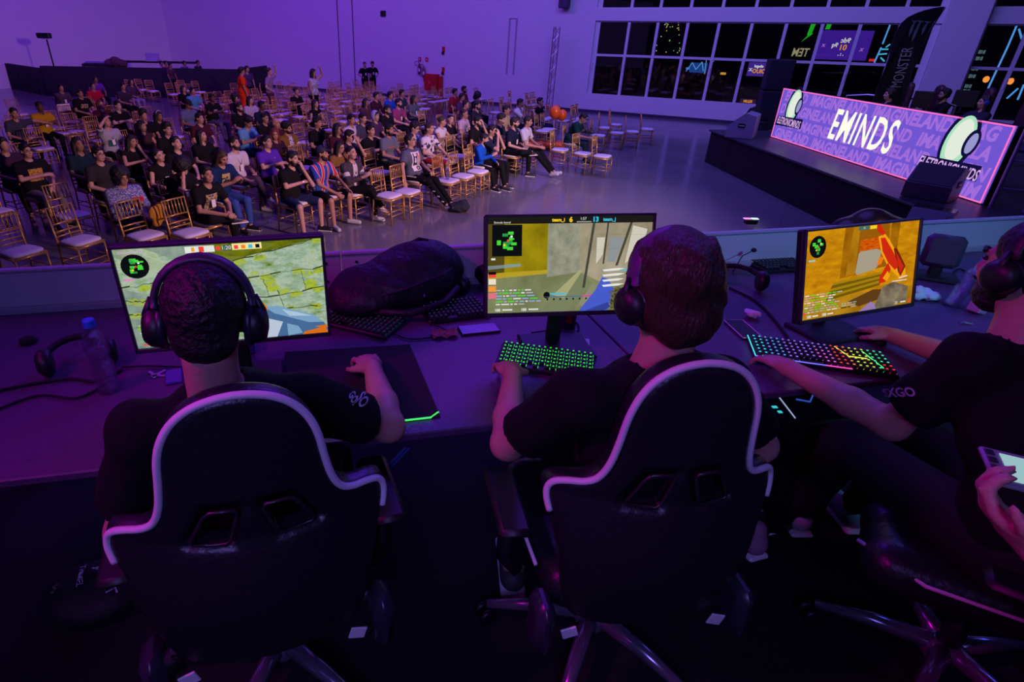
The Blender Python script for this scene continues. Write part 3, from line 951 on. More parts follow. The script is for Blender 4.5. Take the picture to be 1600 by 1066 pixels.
# railing behind the stage players
t = thing('stage_railing', 'curved grey railing behind the players on stage', 'railing', (10.6, 15.0, .85))
q = MB(); q.tube([(-.6, .8, 0), (-.6, .8, 1.0), (-.3, .5, 1.05), (0, 0, 1.05), (.4, -1.0, 1.05), (.5, -1.3, 1.0), (.5, -1.3, 0)], .02, 8); q.build('rail', alu, t)

# ------------------------------------------------------------------ gilt banquet chairs
gold = mat('gilt_paint', (.60, .36, .10), .32, .45)
cush = mat('cushion_white', (.78, .74, .78), .7)
cushp = mat('cushion_brown', (.14, .05, .06), .7)
def chair_geo(part, mb, lo=False):
    n = 6 if lo else 8
    r = .0135
    hw, fd, bd = .195, .19, -.19
    if part == 'seat_cushion':
        f = mb
        vs = []; N = 20
        for lay, (sc, z) in enumerate(((.9, .455), (1.0, .465), (1.0, .485), (.93, .498), (.6, .504))):
            for i in range(N):
                an = 2 * PI * i / N
                cx, sy = math.cos(an), math.sin(an)
                ex = .205 * (abs(cx) ** .45) * (1 if cx > 0 else -1); ey = .2 * (abs(sy) ** .45) * (1 if sy > 0 else -1)
                ww = 1.0 + .06 * (ey / .2)
                vs.append((ex * sc * ww, ey * sc, z))
        fs = [(l * N + i, l * N + (i + 1) % N, (l + 1) * N + (i + 1) % N, (l + 1) * N + i) for l in range(4) for i in range(N)]
        fs += [tuple(range(N))[::-1], tuple(4 * N + i for i in range(N))]
        f.add(vs, fs)
    elif part == 'seat_frame':
        for a, b in (((-hw - .01, fd), (hw + .01, fd)), ((-hw + .01, bd), (hw - .01, bd)), ((-hw - .01, fd), (-hw + .01, bd)), ((hw + .01, fd), (hw - .01, bd))):
            mb.tube([(a[0], a[1], .44), (b[0], b[1], .44)], .019, n)
    elif part == 'backrest':
        def yb(z): return bd - (z - .44) * .13
        for z in (.915, .70, .60, .54): mb.tube([(-hw + .01, yb(z), z), (0, yb(z) - .012, z), (hw - .01, yb(z), z)], .0115, n)
        for i in range(6):
            x = -.135 + i * .054
            mb.tube([(x, yb(.70) - .008, .70), (x, yb(.8) - .01, .8), (x, yb(.915) - .008, .915)], [.007, .009, .007], n)
    elif part[:3] == 'leg':
        k = int(part[3])
        if k < 2:
            s = -1 if k == 0 else 1
            mb.tube([(s * (hw + .005), fd + .012, 0.0), (s * (hw + .005), fd, .44)], [.011, r], n)
        else:
            s = -1 if k == 2 else 1
            mb.tube([(s * (hw - .01), bd - .05, 0.0), (s * (hw - .01), bd, .44), (s * (hw - .01), bd - (.92 - .44) * .13, .925)], [.011, r + .001, .0115], n)
    elif part == 'stretcher':
        for z in (.16, .24):
            y0, y1 = fd + .008, bd - .04 * (1 - z / .44)
            mb.tube([(-hw - .005, y0, z), (hw + .005, y0, z)], .008, n)
            for s in (-1, 1): mb.tube([(s * (hw + .004), y0, z + .02), (s * (hw - .01), y1, z + .02)], .008, n)
        mb.tube([(-hw + .01, bd - .03, .2), (hw - .01, bd - .03, .2)], .008, n)
def make_chair_proto():
    t = thing('banquet_chair', 'x', 'chair')
    for p_, nm in (('seat_cushion', 'seat_cushion'), ('seat_frame', 'seat_frame'), ('backrest', 'backrest'), ('leg0', 'leg'), ('leg1', 'leg'), ('leg2', 'leg'), ('leg3', 'leg'), ('stretcher', 'stretcher')):
        mb = MB(); chair_geo(p_, mb)
        mb.build(nm, cush if p_ == 'seat_cushion' else gold, t, True)
    return t
CH0 = make_chair_proto()
CH0_used = [False]
lo = MB()
for p_ in ('seat_frame', 'backrest', 'leg0', 'leg1', 'leg2', 'leg3', 'stretcher'): chair_geo(p_, lo, True)
lo.cur = 1; chair_geo('seat_cushion', lo, True)
CHL = lo.build('banquet_chair', [gold, cush], None, True)
CHL_used = [False]
chairs = []
def place_chair(x, y, rz, label, group=None, near=True, z=0.0):
    if near:
        if not CH0_used[0]: o = CH0; CH0_used[0] = True
        else: o = copytree(CH0)
    else:
        if not CHL_used[0]: o = CHL; CHL_used[0] = True
        else: o = CHL.copy(); COL.objects.link(o)
    o.location = (x, y, z); o.rotation_euler = (0, 0, rz)
    o['label'] = label; o['category'] = 'chair'
    if group: o['group'] = group
    elif 'group' in o: del o['group']
    chairs.append((x, y))
    return o
FACE = math.atan2(UD.y, UD.x) - PI / 2      # rotation that turns +Y to the audience's looking direction
# ------------------------------------------------------------------ people
SK = [mat('skin_%d' % i, c, .5, bump=.05, bscale=60, spec=.4) for i, c in enumerate([(.56, .33, .25), (.46, .25, .17), (.30, .155, .10), (.13, .065, .042), (.62, .40, .33)])]
HC = {'k': mat('hair_black', (.010, .008, .009), .55, bump=.6, bscale=70), 'b': mat('hair_brown', (.045, .022, .014), .5, bump=.6, bscale=70),
      'r': mat('hair_red', (.16, .03, .015), .5, bump=.6, bscale=70), 'g': mat('hair_grey', (.2, .19, .2), .5, bump=.6, bscale=70)}
def strand_mat(name, col):
    m, nt, b = newmat(name); b.inputs['Base Color'].default_value = (*col, 1); b.inputs['Roughness'].default_value = .38
    tc = nt.nodes.new('ShaderNodeTexCoord'); mp = nt.nodes.new('ShaderNodeMapping'); mp.inputs['Scale'].default_value = (95, 95, 9); n = nt.nodes.new('ShaderNodeTexNoise'); n.inputs['Scale'].default_value = 1.6; n.inputs['Distortion'].default_value = 1.2; n.inputs['Detail'].default_value = 4
    bp = nt.nodes.new('ShaderNodeBump'); bp.inputs['Strength'].default_value = .9; bp.inputs['Distance'].default_value = .01
    nt.links.new(tc.outputs['Object'], mp.inputs[0]); nt.links.new(mp.outputs[0], n.inputs['Vector']); nt.links.new(n.outputs['Fac'], bp.inputs['Height']); nt.links.new(bp.outputs['Normal'], b.inputs['Normal'])
    return m
eyem = mat('eye_dark', (.01, .008, .008), .2)
lipm = mat('lip', (.35, .10, .10), .5)
clothes = {}
def cloth(c):
    k = 'cloth_%d_%d_%d' % tuple(int(x * 1000) for x in c)
    return mat(k, c, .9, bump=.5, bscale=9, spec=.12)
def rotm(yaw=0, pitch=0, roll=0):
    """yaw: + turns to own left; pitch: + looks up; roll: + tips to own left (degrees)"""
    return Matrix.Rotation(math.radians(yaw), 3, 'Z') @ Matrix.Rotation(math.radians(pitch), 3, 'X') @ Matrix.Rotation(math.radians(-roll), 3, 'Y')
def head_prims(f, H, R, s=1.0, detail=True):
    T = lambda x, y, z: tuple(H + R @ (Vector((x, y, z)) * s))
    R3 = [list(r) for r in R]
    E = lambda c, r, k=.02, sub=False: f.ell(T(*c), [q * s for q in r], R3, k * s, sub)
    E((0, -.012, .035), (.077, .096, .088))
    E((0, .022, -.025), (.064, .072, .082))
    E((0, .045, -.082), (.042, .036, .032), .03)
    if detail:
        for q in (-1, 1):
            E((q * .031, .096, .008), (.017, .012, .012), .012, True)
            f.cap(T(q * .012, .088, .026), T(q * .042, .080, .026), .009 * s, .007 * s, .012 * s)
            E((q * .079, -.008, -.005), (.012, .020, .032), .01)
            E((q * .038, .068, -.03), (.022, .02, .02), .02)
        f.cap(T(0, .092, .012), T(0, .114, -.026), .008 * s, .013 * s, .012 * s)
        for q in (-1, 1): E((q * .011, .102, -.03), (.010, .010, .008), .006)
        E((0, .086, -.058), (.024, .012, .009), .008)
        E((0, .082, -.072), (.020, .012, .008), .008)
    return T
def hair_mesh(f, H, R, style, s=1.0):
    T = lambda x, y, z: tuple(H + R @ (Vector((x, y, z)) * s))
    R3 = [list(r) for r in R]
    E = lambda c, r, k=.02, sub=False, noise=0, nf=60: f.ell(T(*c), [q * s for q in r], R3, k * s, sub, noise, nf)
    if style in ('short', 'cap', 'hood', 'bald', 'buzz'):
        E((0, -.018, .046), (.087, .104, .092), noise=.003, nf=110)
        E((0, .050, .100), (.055, .042, .026), .03, noise=.004, nf=110)
        E((0, -.055, -.02), (.074, .055, .06), .02)
        E((0, .100, -.022), (.073, .068, .096), .008, True)
        E((0, .075, -.09), (.12, .09, .09), .01, True)
    elif style == 'curly':
        E((0, -.018, .062), (.098, .112, .098), noise=.010, nf=95)
        E((0, .055, .115), (.07, .05, .035), .03, noise=.008, nf=95)
        E((0, .105, -.045), (.085, .085, .11), .01, True)
    elif style == 'afro':
        E((0, -.03, .055), (.145, .14, .135), noise=.012, nf=70)
        E((0, -.06, -.05), (.12, .09, .10), .04, noise=.012, nf=70)
        E((0, .115, -.045), (.075, .09, .105), .01, True)
    elif style in ('long', 'longside'):
        E((0, -.022, .046), (.088, .104, .094))
        for q in (-1, 1):
            f.cap(T(q * .075, -.01, .03), T(q * .095, -.005, -.20), .036 * s, .035 * s, .03)
            f.cap(T(q * .05, -.08, .0), T(q * .07, -.07, -.28), .05 * s, .04 * s, .03)
        f.cap(T(0, -.08, 0), T(0, -.09, -.28), .055 * s, .045 * s, .03)
        E((0, .095, -.03), (.068, .075, .10), .01, True)
    elif style in ('bun', 'pony'):
        E((0, -.022, .046), (.083, .100, .088))
        E((0, .100, -.030), (.085, .075, .098), .008, True)
        E((0, .04, -.11), (.12, .10, .07), .01, True)
        if style == 'bun': E((0, -.12, .06), (.04, .04, .04), .01)
        else: f.cap(T(0, -.11, .04), T(.01, -.12, -.17), .034 * s, .022 * s, .02)
def hand_prims(f, W, dirv, side, palm, s=1.0, curl=.35, spread=.2, k=.006, r=.0088):
    """palm box plus five bent fingers; dirv along the hand, palm = direction the palm faces, side=+1 left hand/-1 right (thumb side follows)"""
    d = Vector(dirv).normalized(); pn = Vector(palm); pn = (pn - d * pn.dot(d)).normalized()
    lat = d.cross(pn).normalized() * side           # towards the thumb
    W = Vector(W)
    c = W + d * .045 * s
    R3 = [[lat[i], d[i], pn[i]] for i in range(3)]
    f.ell(tuple(W + d * .048 * s), (.041 * s, .052 * s, .016 * s), R3, .012)
    f.cap(tuple(W), tuple(W + d * .04 * s), .024 * s, .022 * s, .015)
    lens = (.068, .076, .071, .055)
    for i in range(4):
        o = (1.5 - i) * .0195
        base = W + d * (.085 - .004 * abs(i - 1.2)) * s + lat * o * s
        dd = (d + lat * (1.5 - i) * spread * .35).normalized()
        L = lens[i] * s
        c1 = curl * .8; c2 = curl * 1.9; c3 = curl * 2.7
        p1 = base + (dd * math.cos(c1) + pn * math.sin(c1)) * L * .45
        p2 = p1 + (dd * math.cos(c2) + pn * math.sin(c2)) * L * .32
        p3 = p2 + (dd * math.cos(c3) + pn * math.sin(c3)) * L * .26
        f.cap(tuple(base - d * .012), tuple(p1), r * s * 1.08, r * s, k); f.cap(tuple(p1), tuple(p2), r * s, r * s * .94, .003); f.cap(tuple(p2), tuple(p3), r * s * .94, r * s * .82, .003)
    b = W + d * .022 * s + lat * .028 * s + pn * .006
    p1 = b + (lat * .75 + d * .7 + pn * .25).normalized() * .036 * s
    p2 = p1 + (lat * .35 + d * .9 + pn * .35).normalized() * .030 * s
    f.cap(tuple(b), tuple(p1), .0135 * s, .011 * s, .01); f.cap(tuple(p1), tuple(p2), .0105 * s, .0085 * s, .003)

def sphere_obj(name, c, r, m, parent, n=10, sc=(1, 1, 1)):
    prof = [(r * math.sin(PI * i / 6) * sc[0] + 1e-5, -r * math.cos(PI * i / 6) * sc[2]) for i in range(7)]
    mb = MB(); mb.lathe(prof, n, c); return mb.build(name, m, parent, True)

ARM = {  # elbow, wrist, hand direction for the left (+x mirrored) side; x grows away from the body's middle
    'lap': ((.27, .03, .74), (.10, .30, .66), (-.6, .8, -.2)), 'clasp': ((.26, .10, .72), (.055, .40, .66), (-.5, .8, -.1)),
    'knee': ((.27, .14, .76), (.16, .42, .62), (-.1, .9, -.35)), 'cross': ((.25, .08, .80), (-.06, .20, .84), (-1, .1, .1)),
    'chin': ((.17, .27, .78), (.06, .20, 1.05), (-.2, -.2, 1)), 'phone': ((.25, .10, .76), (.08, .34, .84), (-.3, .7, .6)),
    'brow': ((.30, .22, 1.16), (.12, .18, 1.30), (-.8, -.1, .4)), 'side': ((.36, -.02, .78), (.42, .06, .52), (0, .3, -1)),
    'over': ((.42, -.04, 1.0), (.64, .10, .93), (.8, .5, -.2)), 'mouth': ((.16, .25, .84), (.03, .19, 1.12), (-.3, -.1, 1)),
    'down': ((.25, -.02, .0), (.24, .06, -.24), (0, .1, -1)), 'hip': ((.34, -.06, .0), (.20, .08, -.12), (-.7, .5, -.3)), 'up': ((.36, .1, .38), (.22, .12, .60), (-.8, 0, .4))}
def person(px, py, label, shirt=(.01, .01, .012), pants=(.012, .012, .02), skin=1, hair=('short', 'k'), arms=('lap', 'lap'), legs='n', turn=0, lean=4, head=(0, 0, 0),
           s=1.0, fat=1.0, tier=1, extras=(), sleeve='short', stand=False, base=0.0, face=None, smat=None, chair=True, group=None, zoff=0.0, cname=None, hcol=None, clabel=None):
    h = {0: .0125, 1: .018, 2: .025}[tier]
    S = s
    def v(*a): return Vector(a) * S
    la = math.radians(lean)
    if stand: hipz, tl = .93, .50
    else: hipz, tl = .55, .49
    pel = v(0, -.05, hipz)
    td = Vector((0, math.sin(la), math.cos(la)))
    N = pel + td * tl * S
    HR = rotm(*head)
    H = N + td * .055 * S + (rotm(head[0], head[1] * .5, head[2]) @ Vector((0, .03, .115))) * S
    HS = .97 * S
    SH = [N - td * .06 * S + Vector((q * .188 * S * (.8 + .2 * fat), 0, 0)) for q in (-1, 1)]
    # world placing: own head lands on its sight line
    rz = (face if face is not None else FACE) + math.radians(turn)
    Rz = Matrix.Rotation(rz, 3, 'Z')
    W = atz(px, py, base + H.z + zoff)
    loc = W - Rz @ H; loc.z = base
    t = thing('person', label, 'person', tuple(loc), rz, group)
    lo = (-.75, -.55, -.02); hi = (.75, .95 if not stand else .6, (1.95 if stand else 1.5) * S)
    # arms
    J = []
    for i, q in enumerate((-1, 1)):           # i=0: own left is -x?  (+Y forward, +X is own right)
        e, w_, hd = ARM[arms[i]]
        oz = (1.15 if stand and arms[i] in ('down', 'hip', 'up') else (.36 if stand else 0))
        dz = (N.z / S - 1.04) if not stand else 0
        fwdshift = (N.y / S + .05) * .6
        E_ = Vector((q * e[0], e[1] + fwdshift, e[2] + oz)) * S; W_ = Vector((q * w_[0], w_[1] + fwdshift * .7, w_[2] + oz)) * S
        J.append((SH[i], E_, W_, Vector((q * hd[0], hd[1], hd[2])), q))
    # legs
    Lg = []
    for q in (-1, 1):
        hip = v(q * .095, -.03, hipz - .02)
        if stand: k_ = v(q * .10, .0, .49); a_ = v(q * .11, -.03, .085); ft = Vector((q * .25, 1, 0))
        elif legs == 'fwd': k_ = v(q * .12, .38, .50); a_ = v(q * .08 + .03, .80, .10); ft = Vector((q * .2, 1, .3))
        elif legs == 'cross' and q == 1: k_ = v(.20, .36, .60); a_ = v(-.12, .46, .58); ft = Vector((-.8, .5, -.2))
        elif legs == 'over' and q == 1: k_ = v(-.02, .42, .62); a_ = v(-.14, .58, .26); ft = Vector((-.2, .9, -.4))
        elif legs == 'wide': k_ = v(q * .24, .38, .50); a_ = v(q * .22, .40, .08); ft = Vector((q * .4, 1, 0))
        elif legs == 'back': k_ = v(q * .12, .40, .49); a_ = v(q * .10, .20, .08); ft = Vector((q * .1, 1, 0))
        else: k_ = v(q * .13, .40, .50); a_ = v(q * .12, .42 + (.08 if q > 0 else 0), .08); ft = Vector((q * .25, 1, 0))
        Lg.append((hip, k_, a_, ft.normalized()))
    # body
    f = Field(lo, hi, h)
    det = tier < 2
    T = head_prims(f, H, HR, HS, det)
    f.cap(tuple(N - td * .02), tuple(H + HR @ Vector((0, -.02, -.06)) * S), .058 * S, .050 * S, .03)
    cm = pel + td * .32 * S
    Rt = Matrix(((1, 0, 0), (0, math.cos(la), math.sin(la)), (0, -math.sin(la), math.cos(la))))
    Rt = [[1, 0, 0], [0, math.cos(la), math.sin(la)], [0, -math.sin(la), math.cos(la)]]
    f.ell(tuple(cm + td * .03 * S), (.155 * S * fat, .095 * S * fat, .18 * S), Rt, .03)
    f.ell(tuple(pel + td * .1 * S), (.14 * S * fat, .095 * S * fat, .16 * S), Rt, .04)
    for (a, b, c, hd, q) in J:
        f.cap(tuple(a), tuple(b), .046 * S * fat, .037 * S, .02); f.cap(tuple(b), tuple(c), .038 * S, .025 * S, .01)
        if tier < 2:
            pn = Vector((-q, -.3, -.6)) if abs(hd.z) < .8 else Vector((-q * .3, -1, 0))
            hand_prims(f, c, hd, q, pn, S, curl=.45, r=.0095)
        else: f.ell(tuple(c + hd.normalized() * .06 * S), (.035, .04, .05), None, .02)
    for (a, b, c, ft) in Lg:
        f.cap(tuple(a), tuple(b), .075 * S, .052 * S, .03); f.cap(tuple(b), tuple(c), .052 * S, .034 * S, .02)
        f.cap(tuple(c - Vector((0, 0, .035))), tuple(c + ft * .13 * S - Vector((0, 0, .045))), .036 * S, .03 * S, .01)
    link('body', f.mesh('body'), SK[skin], t)
    # shirt
    g = Field(lo, hi, h)
    g.ell(tuple(cm + td * .02 * S), (.192 * S * fat, .124 * S * fat, .20 * S), Rt, .03)
    g.ell(tuple(pel + td * .08 * S), (.178 * S * fat, .128 * S * fat, .16 * S), Rt, .05)
    g.cap(tuple(SH[0]), tuple(SH[1]), .066 * S, .066 * S, .04)
    for (a, b, c, hd, q) in J:
        if sleeve == 'none': continue
        if sleeve == 'long': g.cap(tuple(a), tuple(b), .062 * S * fat, .052 * S, .03); g.cap(tuple(b), tuple(c), .052 * S, .038 * S, .015, 1)
        else: g.cap(tuple(a), tuple(a.lerp(b, .72)), .068 * S * fat, .066 * S * fat, .035, 1)
    g.cap(tuple(H + HR @ Vector((0, .02, -.05)) * S), tuple(N + Vector((0, .03, .005))), .055 * S, .058 * S, .01, 0, True)
    sh_o = link('shirt', g.mesh('shirt'), smat or cloth(shirt), t)
    # trousers
    p_ = Field(lo, hi, h)
    p_.ell(tuple(pel + Vector((0, .0, -.02))), (.168 * S * fat, .125 * S * fat, .11 * S), None, .03)
    for (a, b, c, ft) in Lg:
        p_.cap(tuple(a), tuple(b), .092 * S, .070 * S, .03, 1 if pants and len(pants) > 3 else 0)
        if not (len(pants) > 3): p_.cap(tuple(b), tuple(b.lerp(c, .93)), .068 * S, .050 * S, .02, 1)
    link('shorts' if len(pants) > 3 else 'trousers', p_.mesh('trousers'), cloth(pants[:3]), t)
    # hair
    st, hc = hair
    if st != 'none':
        k_ = Field(tuple(H - Vector((.25, .25, .42))), tuple(H + Vector((.25, .25, .27))), min(h, .014))
        hair_mesh(k_, H, HR, st, HS)
        link('hair', k_.mesh('hair'), HC[hc], t)
    R3 = [list(r) for r in HR]
    if tier < 2:
        for q in (-1, 1):
            e = sphere_obj('eye', T(q * .031, .084, .008), .0115 * HS, eyem, t, 8, (1, 1, .6))
        mb = MB()
        for q in (-1, 1): mb.tube([T(q * .014, .096, .027), T(q * .03, .096, .033), T(q * .048, .084, .028)], .0042 * HS, 5)
        mb.build('eyebrows', HC['k'], t)
        MB().tube([T(-.02, .090, -.064), T(0, .099, -.063), T(.02, .090, -.064)], .0055 * HS, 5).build('lips', lipm, t, True)
        # shoes
        sc = next((e[1] for e in extras if e[0] == 'shoes'), (.02, .02, .025))
        for (a, b, c, ft) in Lg:
            s_ = Field(tuple(c - Vector((.3, .3, .2))), tuple(c + Vector((.3, .35, .2))), .012)
            zb = Vector((0, 0, .045 * S))
            s_.cap(tuple(c - zb * .6 - ft * .03), tuple(c - zb + ft * .16 * S), .047 * S, .040 * S, .02)
            s_.half(tuple(c - Vector((0, 0, .078 * S)) + ft * .0), (-ft.x * ft.z, -ft.y * ft.z, -1))
            so = link('shoe', s_.mesh('shoe'), mat('shoe_%d%d' % (int(sc[0] * 99), int(sc[2] * 99)), sc, .5), t)
            if sc[0] < .3 and tier == 0:
                mb = MB(); R = Matrix.Rotation(math.atan2(-ft.x, ft.y), 3, 'Z'); mb.box(c + ft * .06 * S - Vector((0, 0, .072 * S)), (.085, .25, .018), R, .008); mb.build('sole', hm, so)
    for e in extras:
        if e[0] == 'glasses':
            mb = MB()
            for q in (-1, 1):
                pts = [T(q * .033 + .024 * math.cos(a), .106 - .004 * abs(math.cos(a)), .004 + .017 * math.sin(a)) for a in [2 * PI * k / 10 for k in range(10)]]
                mb.tube(pts, .0026 * HS, 5, close=True)
                mb.tube([T(q * .057, .100, .006), T(q * .082, .0, .005)], .0025 * HS, 5)
            mb.tube([T(-.009, .108, .008), T(.009, .108, .008)], .0025 * HS, 5)
            mb.build('glasses', blk, t)
        elif e[0] == 'beard':
            b_ = Field(tuple(H - Vector((.16, .16, .18))), tuple(H + Vector((.16, .18, .05))), min(h, .01))
            A = lambda c, r, k=.015, sub=False: b_.ell(T(*c), [x * HS for x in r], R3, k, sub, .002, 150)
            A((0, .040, -.082), (.062, .054, .045)); A((0, .02, -.045), (.073, .066, .045))
            b_.cap(T(-.02, .098, -.046), T(.02, .098, -.046), .009 * HS, .009 * HS, .01)
            b_.ell(T(0, .10, .01), [.055, .06, .062], R3, .01, True); b_.ell(T(0, .105, -.063), [.02, .02, .008], R3, .005, True)
            b_.ell(T(0, -.06, .03), [.11, .1, .12], R3, .01, True)
            link('beard', b_.mesh('beard'), HC['k'], t)
        elif e[0] == 'lanyard':
            mb = MB(); y_ = cm.y + .12 * S * fat + .01
            bt = Vector((0, y_ + .005, cm.z - .02))
            for q in (-1, 1): mb.tube([N + Vector((q * .055, .0, .03)), Vector((q * .045, y_ - .015, N.z - .10)), bt], .004, 4)
            mb.build('lanyard', blk, t); MB().box(bt + Vector((0, .008, -.06)), (.07, .004, .11), bev=.002).build('badge', hm, t)
        elif e[0] == 'print':
            # printed patch that follows the chest
            n_ = 8; wd, ht, cz, col = e[1], e[2], e[3], e[4]
            surf_patch(g, t, wd * S, ht * S, cm.z + cz, col, 'shirt_print', e[5] if len(e) > 5 else 0)
        elif e[0] == 'capb':
            c_ = Field(tuple(H - Vector((.2, .25, .1))), tuple(H + Vector((.2, .25, .2))), min(h, .012))
            c_.ell(T(0, -.012, .05), [x * HS for x in (.092, .108, .092)], R3, 0)
            c_.ell(T(0, .05, -.04), [x * HS for x in (.13, .17, .095)], R3, .005, True)
            c_.ell(T(0, .12, .058), [x * HS for x in (.062, .065, .009)], R3, .01)
            link('baseball_cap', c_.mesh('cap'), mat('cap_%d' % int(e[1][2] * 99), e[1], .8), t)
        elif e[0] == 'hood':
            c_ = Field(tuple(H - Vector((.25, .25, .25))), tuple(H + Vector((.25, .25, .25))), .016)
            c_.ell(T(0, -.03, .02), [x * HS for x in (.125, .13, .15)], R3, 0)
            c_.ell(T(0, .07, -.01), [x * HS for x in (.095, .12, .13)], R3, .01, True)
            link('hood', c_.mesh('hood'), mat('hood_c', e[1], .8), t)
        elif e[0] == 'band':
            mb = MB(); mb.tube([T(.088 * math.sin(a), -.0, .035 + .1 * math.cos(a)) for a in [-1.3 + .26 * k for k in range(11)]], .008, 5); mb.build('headband', hm, t)
        elif e[0] == 'held':     # thing held in the left hand -> own object
            pass
        elif e[0] == 'jacket':
            c_ = Field(lo, hi, h)
            c_.ell(tuple(cm + td * .02 * S), (.195 * S * fat, .135 * S * fat, .205 * S), Rt, .03)
            c_.ell(tuple(pel + td * .1 * S), (.18 * S * fat, .135 * S * fat, .15 * S), Rt, .05)
            c_.cap(tuple(SH[0]), tuple(SH[1]), .074 * S, .074 * S, .04)
            for (a, b, c, hd, q) in J: c_.cap(tuple(a), tuple(b), .072 * S, .060 * S, .03); c_.cap(tuple(b), tuple(b.lerp(c, .85)), .06 * S, .045 * S, .015, 1)
            c_.ell(tuple(cm + Vector((0, .15, .02))), (.062 * S, .14, .30 * S), None, .01, True)
            c_.cap(tuple(H + HR @ Vector((0, .02, -.05)) * S), tuple(N + Vector((0, .03, .005))), .062 * S, .065 * S, .01, 0, True)
            link('jacket', c_.mesh('jacket'), e[1] if not isinstance(e[1], tuple) else cloth(e[1]), t)
        elif e[0] == 'chain':
            y_ = cm.y + .11 * S
            MB().tube([N + Vector((-.05, .02, .02)), Vector((0, y_ + .01, N.z - .10)), N + Vector((.05, .02, .02))], .004, 5).build('necklace', mat('gold_chain', (.9, .8, .5), .3, .8), t)
        elif e[0] == 'watch':
            a, b, c, hd, q = J[e[1]]
            dd = (c - b).normalized(); mb = MB(); mb.tube([c - dd * .03, c - dd * .008], .029 * S, 10); mb.build('wristwatch', mat('steel', (.7, .7, .72), .3, .8), t)
    if chair:
        c = loc + Rz @ Vector((0, .03, 0))
        place_chair(c.x, c.y, rz, clabel or ('gilt banquet chair under the ' + (cname or label)), None, tier < 2)
    PEOPLE.append((t, J, N, H, HR, cm, g, Rz, loc))
    if chair: NAMED.append((Vector((loc.x, loc.y, 0)), 'the ' + (cname or 'seated figure')))
    return PEOPLE[-1]
PEOPLE = []
NAMED = []
def surf_y(g, x, z, y0):
    i = int(round((x - g.lo[0]) / g.h)); k = int(round((z - g.lo[2]) / g.h))
    i = min(max(i, 0), g.n[0] - 1); k = min(max(k, 0), g.n[2] - 1)
    col = g.V[i, :, k]; ins = np.where(col < 0)[0]
    if not len(ins): return y0
    j = ins[-1]
    if j + 1 < len(col): tt = col[j] / (col[j] - col[j + 1])
    else: tt = 0
    return g.lo[1] + (j + tt) * g.h
def surf_patch(g, parent, wd, ht, cz, material, name, cx=0, n=10):
    vs = []; fs = []
    y0 = None
    for k in range(n + 1):
        for i in range(n + 1):
            x = cx + wd * (i / n - .5); z = cz + ht * (k / n - .5)
            y = surf_y(g, x, z, .1)
            vs.append((x, y + .006, z))
    for k in range(n):
        for i in range(n):
            a = k * (n + 1) + i; fs.append((a, a + n + 1, a + n + 2, a + 1))
    return MB().add(vs, fs).build(name, material, parent, True)
# ------------------------------------------------------------------ the audience
K = (.010, .010, .012); NV = (.012, .016, .05); GY = (.10, .11, .14); WH = (.62, .6, .62); MR = (.07, .012, .025)
bahia = pattern_mat('striped_jersey', [(0, (.02, .06, .42)), (.3, (.7, .7, .7)), (.36, (.65, .02, .03)), (.66, (.7, .7, .7)), (.72, (.02, .06, .42))], 7.5)
knit = pattern_mat('blue_knit', [(0, (.10, .12, .30)), (.52, (.55, .57, .68)), (.6, (.10, .12, .30))], 38, 'noise')
flor = pattern_mat('palm_print', [(0, (.02, .02, .08)), (.42, (.7, .68, .72))], 11, 'noise')
cam_j = pattern_mat('dark_floral', [(0, (.02, .06, .04)), (.45, (.03, .02, .05)), (.55, (.12, .05, .06))], 22, 'noise')
tee_p = pattern_mat('speckled_tee', [(0, (.6, .6, .66)), (.55, (.1, .1, .2))], 40, 'noise')
plaid = pattern_mat('plaid_shirt', [(0, (.10, .04, .08)), (.5, (.04, .03, .06))], 14)
blw = pattern_mat('blue_white_top', [(0, (.6, .62, .7)), (.5, (.02, .05, .30))], 4, 'vstripe')
goldp = pattern_mat('gold_print', [(0, (.55, .42, .2)), (.5, (.03, .03, .03)), (.6, (.35, .33, .3))], 26, 'noise')
lionp = pattern_mat('lion_print', [(0, (.55, .30, .04)), (.55, (.12, .05, .02)), (.62, (.6, .4, .1))], 24, 'noise')
yelp = pattern_mat('leaf_print', [(0, (.5, .42, .12)), (.55, (.01, .03, .10))], 9, 'noise')
smp = mat('pale_print', (.5, .5, .55), .7)
orap = pattern_mat('orange_stripe', [(0, (.5, .2, .05)), (.5, (.35, .1, .2))], 60, 'hstripe')
sh = lambda c: ('shoes', c)
# front row, left to right
person(190, 277, 'woman in blue and white patterned knit with dark curly hair and glasses', skin=1, hair=('afro', 'k'), arms=('phone', 'phone'), smat=knit, pants=K, fat=1.3, tier=0, lean=6, head=(8, -8, 0), sleeve='long', extras=[('glasses',), ('lanyard',), sh(K)], s=.95, turn=-8, cname='woman in the blue patterned knit')
person(323, 273, 'young man in black tee with gold print, leaning on his knees', K, K, 1, ('short', 'k'), ('clasp', 'clasp'), 'cross', lean=18, head=(-6, 4, 0), tier=0, extras=[('print', .2, .24, -.06, goldp), ('lanyard',), sh((.02, .02, .05))], cname='young man with the gold print')
person(347, 246, 'long-haired person in dark blue leaf print tee and blue jeans', (.01, .03, .10), (.04, .09, .32), 1, ('long', 'b'), ('phone', 'phone'), 'n', lean=10, head=(0, -28, 0), tier=0, extras=[('print', .16, .2, -.03, yelp), sh(K)], cname='long-haired person in blue jeans')
person(366, 224, 'bearded man in white open shirt with a lanyard', WH, (.08, .05, .09), 0, ('short', 'k'), ('lap', 'knee'), 'over', lean=0, head=(10, 8, 0), tier=0, extras=[('beard',), ('lanyard',), sh((.6, .6, .6))], cname='bearded man in white')
